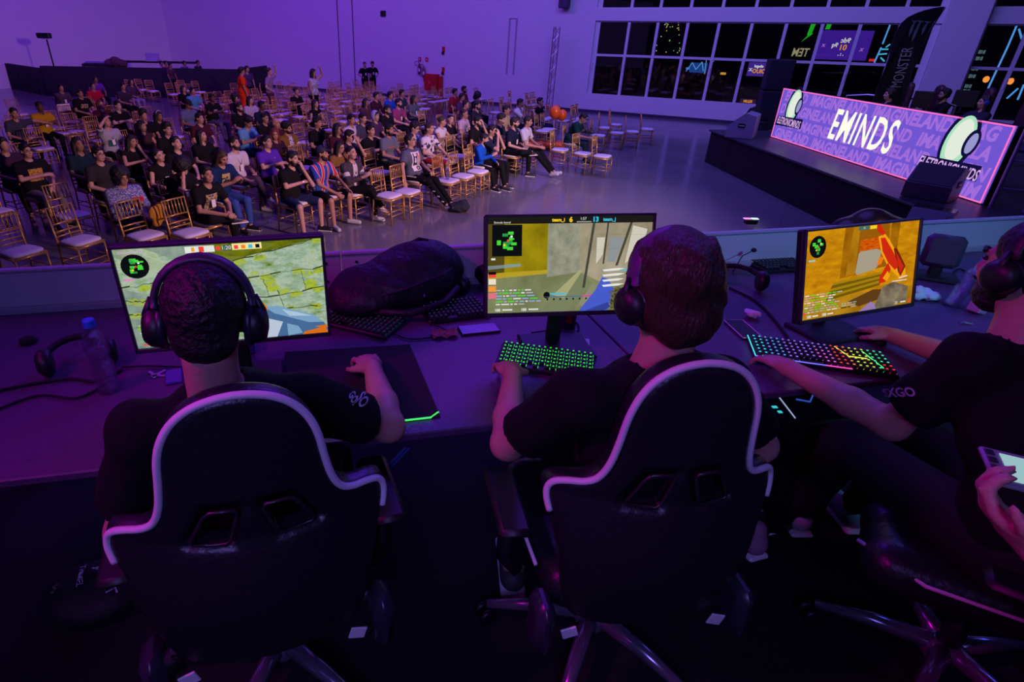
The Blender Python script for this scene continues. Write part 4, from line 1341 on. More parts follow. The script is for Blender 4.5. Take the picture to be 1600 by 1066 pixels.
person(417, 222, 'young man in plain purple tee with short dark hair', (.10, .03, .42), K, 0, ('short', 'k'), ('lap', 'cross'), lean=2, head=(0, 4, 0), tier=0, extras=[('print', .02, .02, .06, smp, -.07), sh(K)], cname='young man in purple')
person(457, 248, 'man in black tee and navy shorts resting his face on one hand', K, (.02, .03, .09, 1), 0, ('short', 'k'), ('chin', 'cross'), 'wide', lean=10, head=(8, -2, 4), tier=0, extras=[('beard',), ('watch', 1), ('print', .035, .02, .08, smp, -.09), sh(K)], fat=1.12, cname='man in navy shorts')
person(503, 240, 'bearded man in red and blue striped jersey with navy cap', smat=bahia, pants=(.012, .012, .015, 1), skin=1, hair=('cap', 'k'), arms=('knee', 'knee'), legs='wide', lean=6, head=(22, 2, 0), tier=0, extras=[('beard',), ('capb', (.015, .02, .07)), sh((.5, .5, .5))], cname='man in the striped jersey')
person(549, 239, 'woman in dark floral jacket over white top and black trousers', WH, K, 0, ('bun', 'k'), ('lap', 'phone'), 'over', lean=6, head=(-4, 8, 0), tier=0, extras=[('jacket', cam_j), ('lanyard',), sh((.75, .75, .78))], s=.97, cname='woman in the floral jacket')
p_csgo = person(641, 220, 'man with glasses in slate tee, legs stretched to the aisle', (.11, .13, .18), K, 0, ('short', 'k'), ('lap', 'side'), 'fwd', lean=-10, head=(12, 14, 0), fat=1.2, tier=0, extras=[('glasses',), sh((.7, .65, .65))], cname='man with stretched legs')
person(757, 217, 'boy in bright blue long-sleeved top looking down', (.01, .10, .55), K, 0, ('buzz', 'k'), ('clasp', 'phone'), lean=12, head=(10, -8, 0), s=.88, tier=0, sleeve='long', extras=[('print', .03, .03, -.1, smp, .08), sh(K)], cname='boy in bright blue')
person(769, 204, 'young man with glasses in navy tee, hands clasped before mouth', (.02, .022, .05), K, 0, ('short', 'k'), ('mouth', 'mouth'), 'n', lean=8, head=(2, -2, 0), tier=0, extras=[('glasses',), sh((.05, .05, .06))], cname='young man with clasped hands')
person(804, 192, 'bearded man in black sports jersey with badge and lanyard', (.012, .015, .04), K, 0, ('short', 'k'), ('lap', 'lap'), 'cross', lean=4, head=(18, -2, 0), tier=0, fat=1.1, extras=[('beard',), ('lanyard',), ('print', .05, .03, .1, smp, -.08), sh((.03, .03, .03))], cname='man in the black jersey')
person(825, 190, 'young man in white tee with small print and black trousers', (.55, .56, .62), K, 1, ('short', 'k'), ('lap', 'clasp'), 'fwd', lean=4, head=(6, -4, 0), tier=0, extras=[('print', .08, .1, -.02, goldp), sh((.6, .58, .6))], cname='young man in the white tee')
p_cam = person(911, 184, 'man in dark green tee bowed over a camera in his lap', (.01, .05, .045), (.02, .035, .05), 1, ('short', 'k'), ('phone', 'clasp'), 'n', lean=26, head=(0, -34, 0), fat=1.2, tier=0, turn=6, extras=[sh(K)], cname='man bowed over a camera')
# second and third rows
person(285, 262, 'person with big dark curly hair in black bending over raised hands', K, K, 0, ('afro', 'k'), ('phone', 'mouth'), lean=22, head=(0, -40, 0), tier=0, fat=1.15, extras=[('lanyard',), sh(K)], cname='person with the big curly hair')
person(247, 243, 'woman in black tank top with tilted head and bare shoulders', K, K, 0, ('bun', 'k'), ('lap', 'lap'), lean=4, head=(10, 4, -18), sleeve='none', tier=0, s=.95, extras=[('lanyard',)], cname='woman with tilted head')
person(275, 224, 'pale young man in black looking up between seated women', K, K, 4, ('short', 'k'), lean=0, head=(4, 14, 0), tier=1, cname='pale young man looking up')
person(154, 241, 'young man with glasses and gold chain in dark grey tee', (.03, .028, .03), K, 0, ('short', 'k'), lean=2, head=(6, 2, 0), tier=0, extras=[('glasses',), ('chain',)], cname='young man with the gold chain')
person(122, 226, 'long-haired man in dark teal tee left of the gold chain man', (.01, .025, .04), K, 2, ('long', 'k'), lean=0, head=(0, 6, 0), tier=1, cname='long-haired man in dark teal')
person(41, 236, 'man with glasses in black tee with golden lion print', K, (.16, .13, .17), 0, ('short', 'k'), ('lap', 'cross'), lean=-2, head=(4, 2, 0), fat=1.15, tier=0, extras=[('glasses',), ('print', .22, .2, -.03, lionp)], cname='man with the lion print')
person(5, 226, 'dark seated figure cut by the left picture edge', (.05, .02, .05), K, 1, ('short', 'k'), tier=2, cname='figure cut by the left edge')
person(206, 221, 'woman in black tank top resting cheek on her fist', K, K, 1, ('long', 'k'), ('chin', 'cross'), sleeve='none', lean=8, head=(4, -6, 6), tier=1, s=.95, cname='woman resting on her fist')
person(315, 212, 'smiling young woman with long dark hair in black top', K, K, 0, ('long', 'k'), ('lap', 'lap'), lean=0, head=(14, 8, 0), tier=1, s=.95, cname='smiling long-haired woman')
person(312, 185, 'young man in dark maroon top behind the smiling woman', MR, K, 0, ('short', 'k'), tier=1, head=(4, 2, 0), cname='young man in maroon')
person(388, 191, 'person in sky blue shirt with head bowed low', (.12, .35, .60), NV, 1, ('curly', 'k'), ('phone', 'phone'), lean=14, head=(0, -30, 0), tier=1, extras=[('lanyard',)], cname='person in sky blue')
person(374, 168, 'bearded man in black behind the sky blue shirt', K, K, 0, ('short', 'k'), head=(6, 2, 0), tier=1, extras=[('beard',)], cname='bearded man behind the sky blue shirt')
person(391, 157, 'woman with bobbed dark hair in white jacket', (.5, .46, .55), K, 0, ('long', 'k'), tier=2, s=.95, cname='woman in the white jacket')
person(409, 165, 'dark-skinned man in navy behind the bowed figures', NV, K, 3, ('short', 'k'), tier=2, head=(10, 0, 0), cname='man in navy')
person(414, 185, 'woman in black lit by her phone', K, K, 1, ('bun', 'k'), ('phone', 'phone'), head=(4, -6, 0), tier=1, s=.95, cname='woman lit by her phone')
person(431, 193, 'bald man in dark maroon beside the phone woman', MR, K, 1, ('none', 'k'), tier=1, cname='bald man')
person(429, 210, 'person with reddish hair turned away behind purple tee', (.04, .015, .03), K, 1, ('long', 'r'), tier=1, head=(-30, -6, 0), s=.95, cname='red-haired person')
person(448, 200, 'bearded man in mustard cardigan over speckled tee', smat=tee_p, pants=K, skin=1, hair=('curly', 'k'), lean=-4, head=(14, -6, -14), tier=0, extras=[('jacket', (.20, .12, .02)), ('beard',)], cname='man in the mustard cardigan')
person(496, 192, 'person with curly dark hair in black tee, mid crowd', K, K, 1, ('curly', 'k'), tier=1, head=(4, 2, 0), cname='curly-haired person mid crowd')
person(463, 143, 'woman in black dress with hair tied back, far back', K, K, 1, ('bun', 'k'), ('lap', 'cross'), tier=2, cname='woman in the black dress')
person(493, 162, 'woman with long straight dark hair in black top, alone', K, K, 0, ('long', 'k'), ('lap', 'lap'), sleeve='none', tier=1, s=.95, cname='lone long-haired woman')
person(528, 202, 'woman in maroon with a hand over her mouth', MR, K, 1, ('long', 'k'), ('mouth', 'lap'), tier=1, s=.95, head=(6, -2, 0), cname='woman covering her mouth')
person(549, 187, 'young man in white tee with undercut, seen half from behind', WH, K, 1, ('short', 'k'), tier=1, head=(-12, -4, 0), cname='young man with the undercut')
person(531, 230, 'woman with glasses and yellowish top behind the floral jacket', (.24, .13, .04), K, 0, ('long', 'k'), ('chin', 'lap'), lean=14, tier=1, s=.92, extras=[('glasses',)], head=(2, -8, 0), cname='woman in the yellowish top')
person(546, 213, 'person hiding a laughing face just above the floral jacket', (.03, .02, .04), K, 0, ('short', 'k'), ('mouth', 'lap'), tier=1, head=(10, -10, 0), cname='laughing person')
person(579, 204, 'clean-shaven young man in plain black tee, arms folded', K, K, 0, ('short', 'k'), ('cross', 'cross'), tier=0, head=(-4, 0, 0), cname='young man with folded arms')
person(608, 203, 'full-bearded man in grey tee with orange chest stripe', (.15, .18, .22), (.03, .03, .04), 1, ('buzz', 'k'), tier=0, head=(-2, 0, 0), extras=[('beard',), ('print', .3, .03, .0, orap)], fat=1.1, cname='full-bearded man in grey')
person(648, 200, 'person with skull face paint in blue and white top', smat=blw, pants=K, skin=4, hair=('curly', 'k'), tier=0, head=(6, -10, 0), lean=8, extras=[('glasses',)], cname='person with face paint')
person(671, 201, 'young man in white palm print shirt and red shorts', smat=flor, pants=(.4, .02, .03, 1), skin=0, hair=('short', 'b'), arms=('knee', 'lap'), tier=0, head=(0, 2, 0), extras=[('lanyard',)], cname='young man in the palm print shirt')
person(691, 190, 'woman in white tank top turned towards her neighbour', WH, K, 1, ('bun', 'b'), ('knee', 'cross'), sleeve='none', tier=1, s=.95, head=(30, -4, 0), cname='woman in the white tank top')
person(704, 187, 'smiling woman in black tee leaning her head to the left', K, K, 0, ('bun', 'k'), ('clasp', 'cross'), tier=1, s=.95, head=(-30, 2, 14), cname='smiling woman in black')
person(726, 178, 'woman with glasses in pale pink tee and lanyard', (.5, .36, .42), MR, 1, ('bun', 'b'), tier=1, s=.95, head=(4, -2, 0), extras=[('glasses',), ('lanyard',)], cname='woman in pale pink')
person(747, 190, 'man in black tee leaning forward with fist to his mouth', K, K, 0, ('short', 'k'), ('mouth', 'lap'), lean=14, tier=0, head=(0, -4, 0), extras=[('beard',)], cname='man with fist to his mouth')
person(783, 187, 'young man in navy with a white lanyard round his neck', (.015, .02, .04), K, 0, ('curly', 'k'), lean=8, tier=1, head=(0, -6, 0), extras=[('lanyard',)], cname='young man with white lanyard')
person(791, 172, 'man in white and yellow top behind the lanyard man', (.5, .4, .2), K, 1, ('short', 'k'), tier=1, head=(4, -2, 0), cname='man in white and yellow')
person(813, 161, 'man in white tee holding a hand to his cheek', WH, K, 2, ('short', 'k'), ('over', 'chin'), lean=8, tier=1, head=(6, -4, 0), extras=[('watch', 0)], cname='man with hand to cheek')
person(844, 159, 'man with glasses in black printed tee, arms spread wide', K, NV, 0, ('short', 'k'), ('side', 'over'), tier=1, head=(-2, 4, 0), extras=[('glasses',), ('print', .1, .2, -.1, goldp)], cname='man with spread arms')
person(587, 182, 'woman with dark hair and pale lavender hood', (.07, .03, .09), K, 0, ('short', 'k'), ('lap', 'lap'), tier=1, s=.95, head=(-4, 2, 0), extras=[('hood', (.35, .36, .55))], cname='woman with the hood')
person(605, 172, 'bearded man in black tee beside the hooded woman', K, K, 1, ('short', 'k'), tier=1, extras=[('beard',), ('print', .1, .04, -.08, smp)], cname='bearded man by the hooded woman')
person(623, 161, 'bearded man in magenta tee with black lanyard', (.30, .05, .16), K, 0, ('short', 'k'), ('clasp', 'lap'), tier=1, head=(2, 2, 0), extras=[('beard',), ('lanyard',)], cname='man in the magenta tee')
person(610, 149, 'man with glasses in royal blue tee, back rows', (.02, .07, .5), K, 1, ('short', 'k'), tier=2, cname='man in royal blue')
person(628, 146, 'man in dark teal tee near a row of empty chairs', (.03, .045, .08), K, 1, ('short', 'k'), tier=2, cname='man in dark teal by empty chairs')
person(647, 155, 'woman with long hair in grey top and lanyard', (.10, .12, .15), K, 2, ('long', 'k'), tier=2, extras=[('lanyard',)], s=.95, cname='long-haired woman in grey')
person(572, 160, 'woman in brown top with dark shoulder-length hair', (.09, .03, .05), K, 2, ('long', 'k'), tier=2, s=.95, cname='woman in brown')
person(588, 150, 'man in dark maroon sweatshirt right of the woman in brown', (.05, .012, .03), K, 1, ('short', 'k'), tier=2, sleeve='long', cname='man in the maroon sweatshirt')
person(567, 185, 'dark-haired man in slate top behind folded-arms man', (.06, .06, .10), K, 0, ('short', 'k'), tier=1, head=(-10, -6, 0), cname='man in the slate top')
person(711, 144, 'man in red tee near the hydrant side, back row', (.35, .02, .03), K, 1, ('short', 'k'), tier=2, cname='back row man in red')
person(725, 140, 'bearded man in crimson tee, highest head of right group', (.3, .015, .06), K, 1, ('short', 'k'), tier=2, extras=[('beard',)], cname='bearded man in crimson')
person(722, 152, 'man in plum top directly before the crimson tee', (.09, .03, .10), K, 1, ('short', 'k'), tier=2, cname='man in plum')
person(728, 163, 'man in navy top before the man in plum', (.04, .035, .08), K, 0, ('short', 'k'), tier=2, cname='man in navy before plum')
person(746, 151, 'person with thick curly hair looking down, dark top', K, K, 1, ('afro', 'k'), tier=2, head=(0, -25, 0), s=.95, cname='curly-haired person looking down')
person(746, 165, 'bearded man in black before the curly-haired person', (.02, .02, .03), K, 0, ('short', 'k'), tier=1, extras=[('beard',)], cname='bearded man before the curly hair')
# left block, farther rows
person(22, 177, 'man in dark grey tee stretching an arm to the yellow tee', (.05, .05, .07), K, 1, ('short', 'k'), ('over', 'lap'), tier=1, head=(-4, -4, 0), cname='man stretching an arm')
person(62, 167, 'dark-skinned man in bright yellow tee with lanyard', (.50, .30, .01), K, 3, ('short', 'k'), ('cross', 'cross'), tier=1, extras=[('lanyard',)], fat=1.1, cname='man in bright yellow')
person(95, 137, 'person in plaid shirt with badge before the black riser', smat=plaid, pants=K, skin=1, hair=('short', 'k'), tier=2, sleeve='long', extras=[('lanyard',)], cname='person in plaid')
person(125, 146, 'man in black tee with pale scattered graphics, left side', K, K, 1, ('short', 'k'), tier=1, extras=[('print', .22, .12, -.02, goldp)], fat=1.15, cname='man with scattered graphics')
person(145, 134, 'person in red tee before the black riser', (.5, .015, .05), K, 1, ('short', 'k'), tier=2, cname='person in red by the riser')
person(149, 124, 'person in purple tee behind the red tee', (.16, .03, .34), K, 2, ('short', 'k'), tier=2, cname='person in purple by the riser')
person(157, 163, 'woman with glasses and dark reddish hair, left block', MR, K, 0, ('long', 'r'), tier=2, s=.95, extras=[('glasses',)], cname='woman with reddish hair')
person(184, 165, 'young man in black tee with pale face, arms crossed', K, K, 4, ('short', 'k'), ('cross', 'cross'), tier=1, cname='pale young man with crossed arms')
person(166, 190, 'person shading their brow in white and green printed tee', (.4, .42, .45), K, 0, ('curly', 'k'), ('lap', 'brow'), tier=1, extras=[('print', .2, .14, -.1, mat('green_print', (.02, .12, .12), .8)), ('lanyard',)], head=(0, 12, 0), cname='person shading their brow')
person(192, 135, 'dim seated person in dark plaid by the riser', (.05, .035, .06), K, 1, ('short', 'k'), tier=2, cname='dim person by the riser')
person(205, 128, 'woman with a hand at her head by the riser', (.08, .04, .09), (.3, .25, .4), 1, ('long', 'k'), ('chin', 'lap'), tier=2, s=.95, cname='woman by the riser')
person(224, 180, 'person with short curly hair behind the brow-shading one', K, K, 1, ('curly', 'k'), tier=2, cname='short curly-haired person')
person(248, 181, 'woman with white headband and long dark hair', K, K, 2, ('long', 'k'), tier=1, s=.95, extras=[('band',)], head=(4, -10, 0), cname='woman with white headband')
person(222, 197, 'woman with very long dark hair in brown low-cut top', (.06, .025, .03), K, 1, ('long', 'k'), sleeve='none', tier=1, s=.95, head=(10, -4, 0), cname='woman with very long hair')
person(261, 202, 'young man with tousled curls in black, left block', K, K, 0, ('curly', 'k'), tier=1, extras=[('chain',)], cname='young man with tousled curls')
person(287, 139, 'woman in black tee left of the light blue tee', K, K, 0, ('long', 'k'), tier=2, s=.95, cname='woman left of the light blue tee')
person(301, 142, 'person in light blue tee in the last rows', (.08, .35, .55), K, 1, ('short', 'k'), tier=2, cname='person in light blue')
person(294, 163, 'man in grey-blue tee with dark cap, head bowed', (.13, .16, .28), K, 2, ('short', 'k'), tier=1, head=(0, -25, 0), extras=[('capb', (.01, .01, .01))], cname='man with the dark cap')
person(331, 153, 'dark-skinned man in black tee with white oval logo', K, (.12, .1, .18), 3, ('short', 'k'), ('cross', 'cross'), tier=1, extras=[('print', .12, .04, 0, smp)], fat=1.1, cname='man with the white oval logo')
person(368, 153, 'person in dark top with bushy black hair, far left centre', (.03, .01, .03), K, 1, ('afro', 'k'), tier=2, s=.92, cname='person with bushy hair')
# standing
def stander(px, py, label, **k):
    k.setdefault('tier', 2)
    return person(px, py, label, stand=True, chair=False, **k)
dr = (.85, .06, .01)
o = stander(378, 111, 'standing person in long bright orange dress', shirt=dr, pants=dr, skin=1, hair=('short', 'k'), arms=('down', 'down'), face=-1.2, fat=1.15, s=1.1)
f_ = Field((-.4, -.4, .1), (.4, .4, 1.3), .025); f_.cap((0, 0, 1.15), (0, 0, .35), .15, .22, .02); link('dress', f_.mesh('dress'), cloth(dr), o[0])
stander(386, 108, 'standing man behind the orange dress', shirt=(.08, .04, .12), pants=K, skin=1, hair=('short', 'k'), arms=('mouth' if False else 'down', 'down'), face=-2.2)
o = stander(421, 112, 'standing woman with backpack raising one arm', shirt=(.3, .2, .3), pants=(.10, .03, .06), skin=0, hair=('bun', 'b'), arms=('up', 'hip'), face=-1.6, s=1.08)
f_ = Field((-.3, -.5, .9), (.3, .1, 1.6), .02); f_.ell((0, -.24, 1.22), (.16, .12, .22), None, 0); bp = link('backpack', f_.mesh('bag'), cloth((.02, .012, .03)), None, None)
bp.location = o[8]; bp.rotation_euler = (0, 0, -1.6); tag(bp, 'dark backpack worn by the woman raising an arm', 'backpack')
stander(490, 114, 'standing woman in pale speckled top with hand at chin', smat=tee_p, pants=K, skin=1, hair=('long', 'k'), arms=('up', 'down'), face=-1.9, sleeve='none', fat=1.25, s=1.08)
stander(570, 101, 'left of two people in black standing by the back wall', shirt=K, pants=K, skin=1, hair=('bun', 'k'), arms=('hip', 'hip'), face=-2.6, extras=[('lanyard',)])
stander(582, 100, 'right of two people in black by the wall, wearing cap', shirt=K, pants=K, skin=1, hair=('cap', 'k'), arms=('hip', 'hip'), face=-2.6, extras=[('lanyard',), ('capb', (.01, .01, .012))])
# sound crew
for px, py, c, lab in ((252, 99, (.5, .45, .6), 'crew member in pale shirt at the sound riser'), (259, 99, (.3, .02, .06), 'crew member in red beside the pale shirt'), (266, 102, (.08, .04, .06), 'small dark crew member right of the red one'),
                       (288, 99, (.10, .05, .16), 'crew member in plum at the riser middle'), (309, 98, (.02, .015, .04), 'crew member in black at the riser right end')):
    stander(px, py, lab, shirt=c, pants=K, skin=2, hair=('short', 'k'), arms=('down', 'down'), face=-1.9, base=.0, s=.93, zoff=0)
# players on the opposite stage
for px, py, lab, hr, ex, sk, c in ((1390, 148, 'young player with headset in profile on stage', ('short', 'b'), [], 0, K), (1476, 148, 'bearded player with glasses in black on stage', ('short', 'k'), [('beard',), ('glasses',)], 0, K),
                            (1538, 160, 'woman player with blue headset at the right of stage', ('long', 'k'), [], 0, (.03, .02, .05))):
    o = person(px, py, lab, shirt=c, pants=K, skin=sk, hair=hr, arms=('phone', 'phone'), face=1.35, base=.85, tier=1, chair=False, extras=ex, lean=0)
    t, J, N, H, HR, cm, g, Rz, loc = o
    hs = thing('headset', ['black headset on the young stage player', 'black headset on the bearded stage player', 'headset with blue cups on the woman stage player'][[1390, 1476, 1538].index(px)], 'headset', tuple(loc), t.rotation_euler.z)
    T = lambda x, y, z: tuple(H + HR @ Vector((x, y, z)))
    MB().tube([T(.1 * math.sin(a), 0, .04 + .1 * math.cos(a)) for a in [-1.9 + .38 * k for k in range(11)]], .011, 6).build('headband', blk, hs)
    for q in (-1, 1): MB().lathe([(.03, -.02), (.043, -.012), (.043, .012), (.03, .02)], 12, T(q * .095, 0, .0), Matrix.Rotation(PI / 2, 3, 'Y')).build('ear_cup', mat('cup_blue', (.03, .05, .6), .4) if px == 1538 else blk, hs)
for px, py in ((1375, 150), (1420, 155), (1496, 160), (1560, 168)):
    p = atz(px, py, 1.95)
    t = thing('gaming_chair', {1375: 'dark gaming chair back left of the young stage player', 1420: 'dark gaming chair with pale edge right of young player', 1496: 'dark gaming chair behind the bearded stage player', 1560: 'dark red gaming chair behind the woman stage player'}[px], 'chair', (p.x + .68, p.y + .1, .85), 1.35)
    f_ = Field((-.3, -.15, .4), (.3, .15, 1.4), .025); f_.cap((0, 0, .55), (0, -.03, 1.25), .2, .15, .02); 
    f_.V = np.maximum(f_.V, (np.abs(np.arange(f_.n[1]) * f_.h + f_.lo[1]) - .05)[None, :, None].astype(np.float32))
    link('backrest', f_.mesh('b'), mat('stage_chair', (.05, .012, .03), .5), t)
    MB().box((0, .2, .48), (.48, .48, .1), bev=.03).build('seat', blkm, t); MB().tube([(0, .2, .03), (0, .2, .45)], .03, 8).build('post', blk, t)

# ------------------------------------------------------------------ things the audience holds or has by it
def loc_of(o, p): return o[8] + o[7] @ Vector(p)
ph = mat('phone_red', (.8, .03, .03), .4)
o = PEOPLE[0]; p = loc_of(o, (0, .42, .90)); tag(MB().box(p, (.14, .07, .012), Matrix.Rotation(.5, 3, 'Z') @ Matrix.Rotation(.6, 3, 'X'), .004).build('phone', ph), 'red phone held by the woman in patterned knit', 'phone')
o = p_cam; p = loc_of(o, (0, .42, .80))
t = thing('photo_camera', 'black camera in the lap of the bowed man', 'camera', tuple(p)); MB().box((0, 0, 0), (.14, .1, .1), bev=.015).build('body', blk, t); MB().lathe([(.035, 0), (.04, .02), (.04, .09), (.03, .1)], 12, (.05, -.03, 0), Matrix.Rotation(PI / 2, 3, 'Y')).build('lens', blk, t)
# print and stripe on the stretched-legs man
t, J, N, H, HR, cm, g, Rz, loc = p_csgo
cz = cm.z - .02
surf_patch(g, t, .27, .34, cz, hm, 'white_print_frame')
def onch(cx, cz_, off): return lambda x, y, d: (cx + x, surf_y(g, cx + x, cz_ + y, .1) + off, cz_ + y)
def chest_quads(poly, m, off):
    vs = [onch(0, cz, off)(x, y, 0) for x, y in poly]; n = len(vs); MB().add(vs, [tuple(range(n))[::-1]]).build('shirt_print', m, t)
navy = mat('print_navy', (.02, .03, .10), .7); orp = mat('print_orange', (.8, .25, .03), .7)
for k in range(4):
    z0, z1 = -.08 + k * .057, -.08 + (k + 1) * .057
    chest_quads([(.115, z0), (.115, z1), (.0, z1), (.0, z0)], navy, .011); chest_quads([(-.005, z0), (-.005, z1), (-.115, z1), (-.115, z0)], orp, .011)
chest_quads([(.03, -.08), (.05, .0), (.03, .09), (-.02, .13), (-.04, .05), (-.06, -.08)], smp, .017)
text_mesh('CS:', .085, lambda x, y, d: onch(0, cz - .125, .014)(-x, y, d), blk, 'lettering', t, bold=.004)
q = MB(); a, b2 = Vector((.12, .30, .60)), Vector((.13, .80, .13))
for k in range(9):
    c = Vector((.20 + .0 * k, -.05 + .42 * k / 8, .58)) if k < 4 else Vector((.175, .33 + (k - 4) * .1, .53 - (k - 4) * .085))
    q.box(c, (.012, .05, .02))
q.build('trouser_stripe', hm, t)
# bottle on a chair, dark bag on the floor, yellow bag, balloons
def bottle(loc, rot, label, h=.23, cap=(.02, .10, .65), s=1.0):
    t = thing('water_bottle', label, 'bottle', loc); t.rotation_euler = rot
    m = mat_bottle()
    pr = [(.026, 0), (.031, .006), (.032, .02), (.030, .035), (.033, .05), (.033, .09), (.026, .108), (.026, .116), (.033, .13), (.033, .165), (.027, .19), (.014, .205), (.0125, .222)]
    k = h / .23
    q = MB(); q.lathe([(r * k * s, z * k) for r, z in pr], 24); q.build('body', m, t, True)
    q = MB(); q.lathe([(r * k * s * .9, z * k) for r, z in [(.024, .004), (.029, .02), (.030, .09), (.024, .11), (.030, .13), (.029, .15)]], 20); q.build('water', m2_water(), t, True)
    q = MB(); q.lathe([(.0155 * k, .212 * k), (.016 * k, .214 * k), (.016 * k, .232 * k), (.014 * k, .235 * k)], 16); q.build('cap', mat('cap_blue', cap, .4), t)
    return t
def mat_bottle():
    if 'pet' in MC: return MC['pet']
    m = D.materials.new('pet_plastic'); m.use_nodes = True; nt = m.node_tree; nt.nodes.clear()
    t_ = nt.nodes.new('ShaderNodeBsdfTransparent'); g_ = nt.nodes.new('ShaderNodeBsdfGlossy'); x = nt.nodes.new('ShaderNodeMixShader'); o_ = nt.nodes.new('ShaderNodeOutputMaterial'); lw = nt.nodes.new('ShaderNodeLayerWeight')
    t_.inputs[0].default_value = (.86, .88, .95, 1); g_.inputs['Roughness'].default_value = .12; lw.inputs['Blend'].default_value = .42
    n = nt.nodes.new('ShaderNodeTexNoise'); n.inputs['Scale'].default_value = 55; bp = nt.nodes.new('ShaderNodeBump'); bp.inputs['Strength'].default_value = 1.0; bp.inputs['Distance'].default_value = .012
    nt.links.new(n.outputs['Fac'], bp.inputs['Height']); nt.links.new(bp.outputs['Normal'], g_.inputs['Normal']); nt.links.new(bp.outputs['Normal'], lw.inputs['Normal'])
    nt.links.new(lw.outputs['Facing'], x.inputs[0]); nt.links.new(t_.outputs[0], x.inputs[1]); nt.links.new(g_.outputs[0], x.inputs[2]); nt.links.new(x.outputs[0], o_.inputs[0])
    MC['pet'] = m; return m
def m2_water():
    if 'wat' in MC: return MC['wat']
    m = D.materials.new('water'); m.use_nodes = True; nt = m.node_tree; nt.nodes.clear()
    t_ = nt.nodes.new('ShaderNodeBsdfTransparent'); g_ = nt.nodes.new('ShaderNodeBsdfGlossy'); x = nt.nodes.new('ShaderNodeMixShader'); o_ = nt.nodes.new('ShaderNodeOutputMaterial')
    t_.inputs[0].default_value = (.9, .92, .97, 1); g_.inputs['Roughness'].default_value = .08; x.inputs[0].default_value = .12
    nt.links.new(t_.outputs[0], x.inputs[1]); nt.links.new(g_.outputs[0], x.inputs[2]); nt.links.new(x.outputs[0], o_.inputs[0]); MC['wat'] = m; return m
EMPTY = [  # seat centres of empty chairs, nearest first: pixel, label
 (125, 374, 'empty gilt chair with purple-lit cushion left of the patterned knit woman', 8), (112, 335, 'empty gilt chair directly behind the purple-lit cushion', 0), (32, 391, 'empty gilt chair low at the left picture edge', 4), (-8, 330, 'empty gilt chair cut by the left edge', 0),
 (226, 366, 'empty gilt chair before the patterned knit woman', 0), (297, 362, 'empty brown-seated chair with the yellow bag on its back', 0),
 (607, 304, 'empty gilt chair right of the floral jacket woman', 0), (636, 298, 'empty chair under the hand of the stretched-legs man', 0),
 (699, 281, 'empty gilt chair with a water bottle on its seat', 0), (723, 274, 'first empty chair right of the bottle chair', 0), (746, 267, 'second empty chair right of the bottle chair', 0),
 (875, 233, 'front empty chair left of the man bowed over camera', 6), (911, 239, 'empty chair in front of the man bowed over camera', -8), (941, 243, 'empty chair holding camera gear right of the bowed man', 0), (935, 211, 'empty chair right behind the bowed man', 10),
 (964, 207, 'bright-cushioned empty chair set off to the right', 12), (988, 205, 'dark-seated empty chair right of the bright-cushioned one', 16), (1011, 201, 'rightmost empty chair of the whole seating', 18),
 (946, 199, 'dim empty chair behind the bright-cushioned one', 14), (962, 194, 'farthest empty chair of the right-hand cluster', 10), (905, 190, 'empty chair near the orange balloons, front one', 0), (880, 188, 'empty chair beneath the pair of orange balloons', 0),
 (640, 238, 'empty chair behind the stretched-legs man', 0), (700, 250, 'empty second row chair behind the bottle chair', 0), (716, 243, 'second empty chair of the second row right part', 0),
 (592, 268, 'empty chair just behind the floral jacket woman', 0), (477, 262, 'empty chair between navy shorts man and jersey man, behind', 0)]
for x, y, lab, tr in EMPTY:
    p = atz(x, y, .49)
    o = place_chair(p.x, p.y, FACE + math.radians(tr), lab, None, True)
p = atz(699, 281, .50); bottle((p.x, p.y, .504), (0, 0, 0), 'small water bottle on the empty chair seat', .22, (.03, .2, .8), 1.2)
f_ = Field((-.35, -.3, 0), (.35, .3, .35), .02); f_.ell((0, 0, .09), (.22, .14, .10), None, 0, False, .02, 30); f_.ell((.10, .03, .13), (.10, .09, .10), None, .05, False, .015, 35); f_.cap((-.15, -.1, .15), (.12, -.12, .2), .015, .015, .02); f_.half((0, 0, .003), (0, 0, -1))
p = atz(716, 325, .1); o = link('duffel_bag', f_.mesh('bag'), cloth((.03, .035, .05))); o.location = (p.x, p.y + .1, 0); tag(o, 'dark grey bag on the floor by the stretched feet', 'bag')
f_ = Field((-.3, -.2, 0), (.3, .2, .6), .015)
for x, z, r in ((-.05, .33, .075), (.04, .27, .09), (.0, .19, .08), (.05, .12, .05)): f_.ell((x, 0, z), (r, .05, r), None, .04, False, .012, 45)
p = atz(250, 332, .72); o = link('yellow_bag', f_.mesh('bag'), mat('yellow_cloth', (.55, .26, .01), .8, bump=.5, bscale=12)); o.location = (p.x - .02, p.y - .04, .46); o.rotation_euler = (0, 0, FACE); tag(o, 'yellow bag hanging behind the brown-seated chair', 'bag')
bal = mat('balloon_orange', (.85, .12, .01), .3)
for i, (x, y, z) in enumerate(((867, 175, 1.25), (878, 180, 1.15))):
    p = atz(x, y, z); t = thing('balloon', ['larger left orange balloon of the pair', 'smaller right orange balloon of the pair'][i], 'balloon', (p.x, p.y, z))
    r = .155 - i * .02; MB().lathe([(r * math.sin(PI * k / 10) + 1e-4, -r * 1.1 * math.cos(PI * k / 10)) for k in range(11)], 20).build('balloon_skin', bal, t, True)
    MB().lathe([(.012, -r * 1.1 - .03), (.005, -r * 1.1)], 8).build('knot', bal, t); MB().tube([(0, 0, -r * 1.1 - .02), (.03, 0, -.6), (.0, 0, -z + .5)], .003, 4).build('string', hm, t)
f_ = Field((-.7, -.25, 0), (.7, .25, .4), .03)
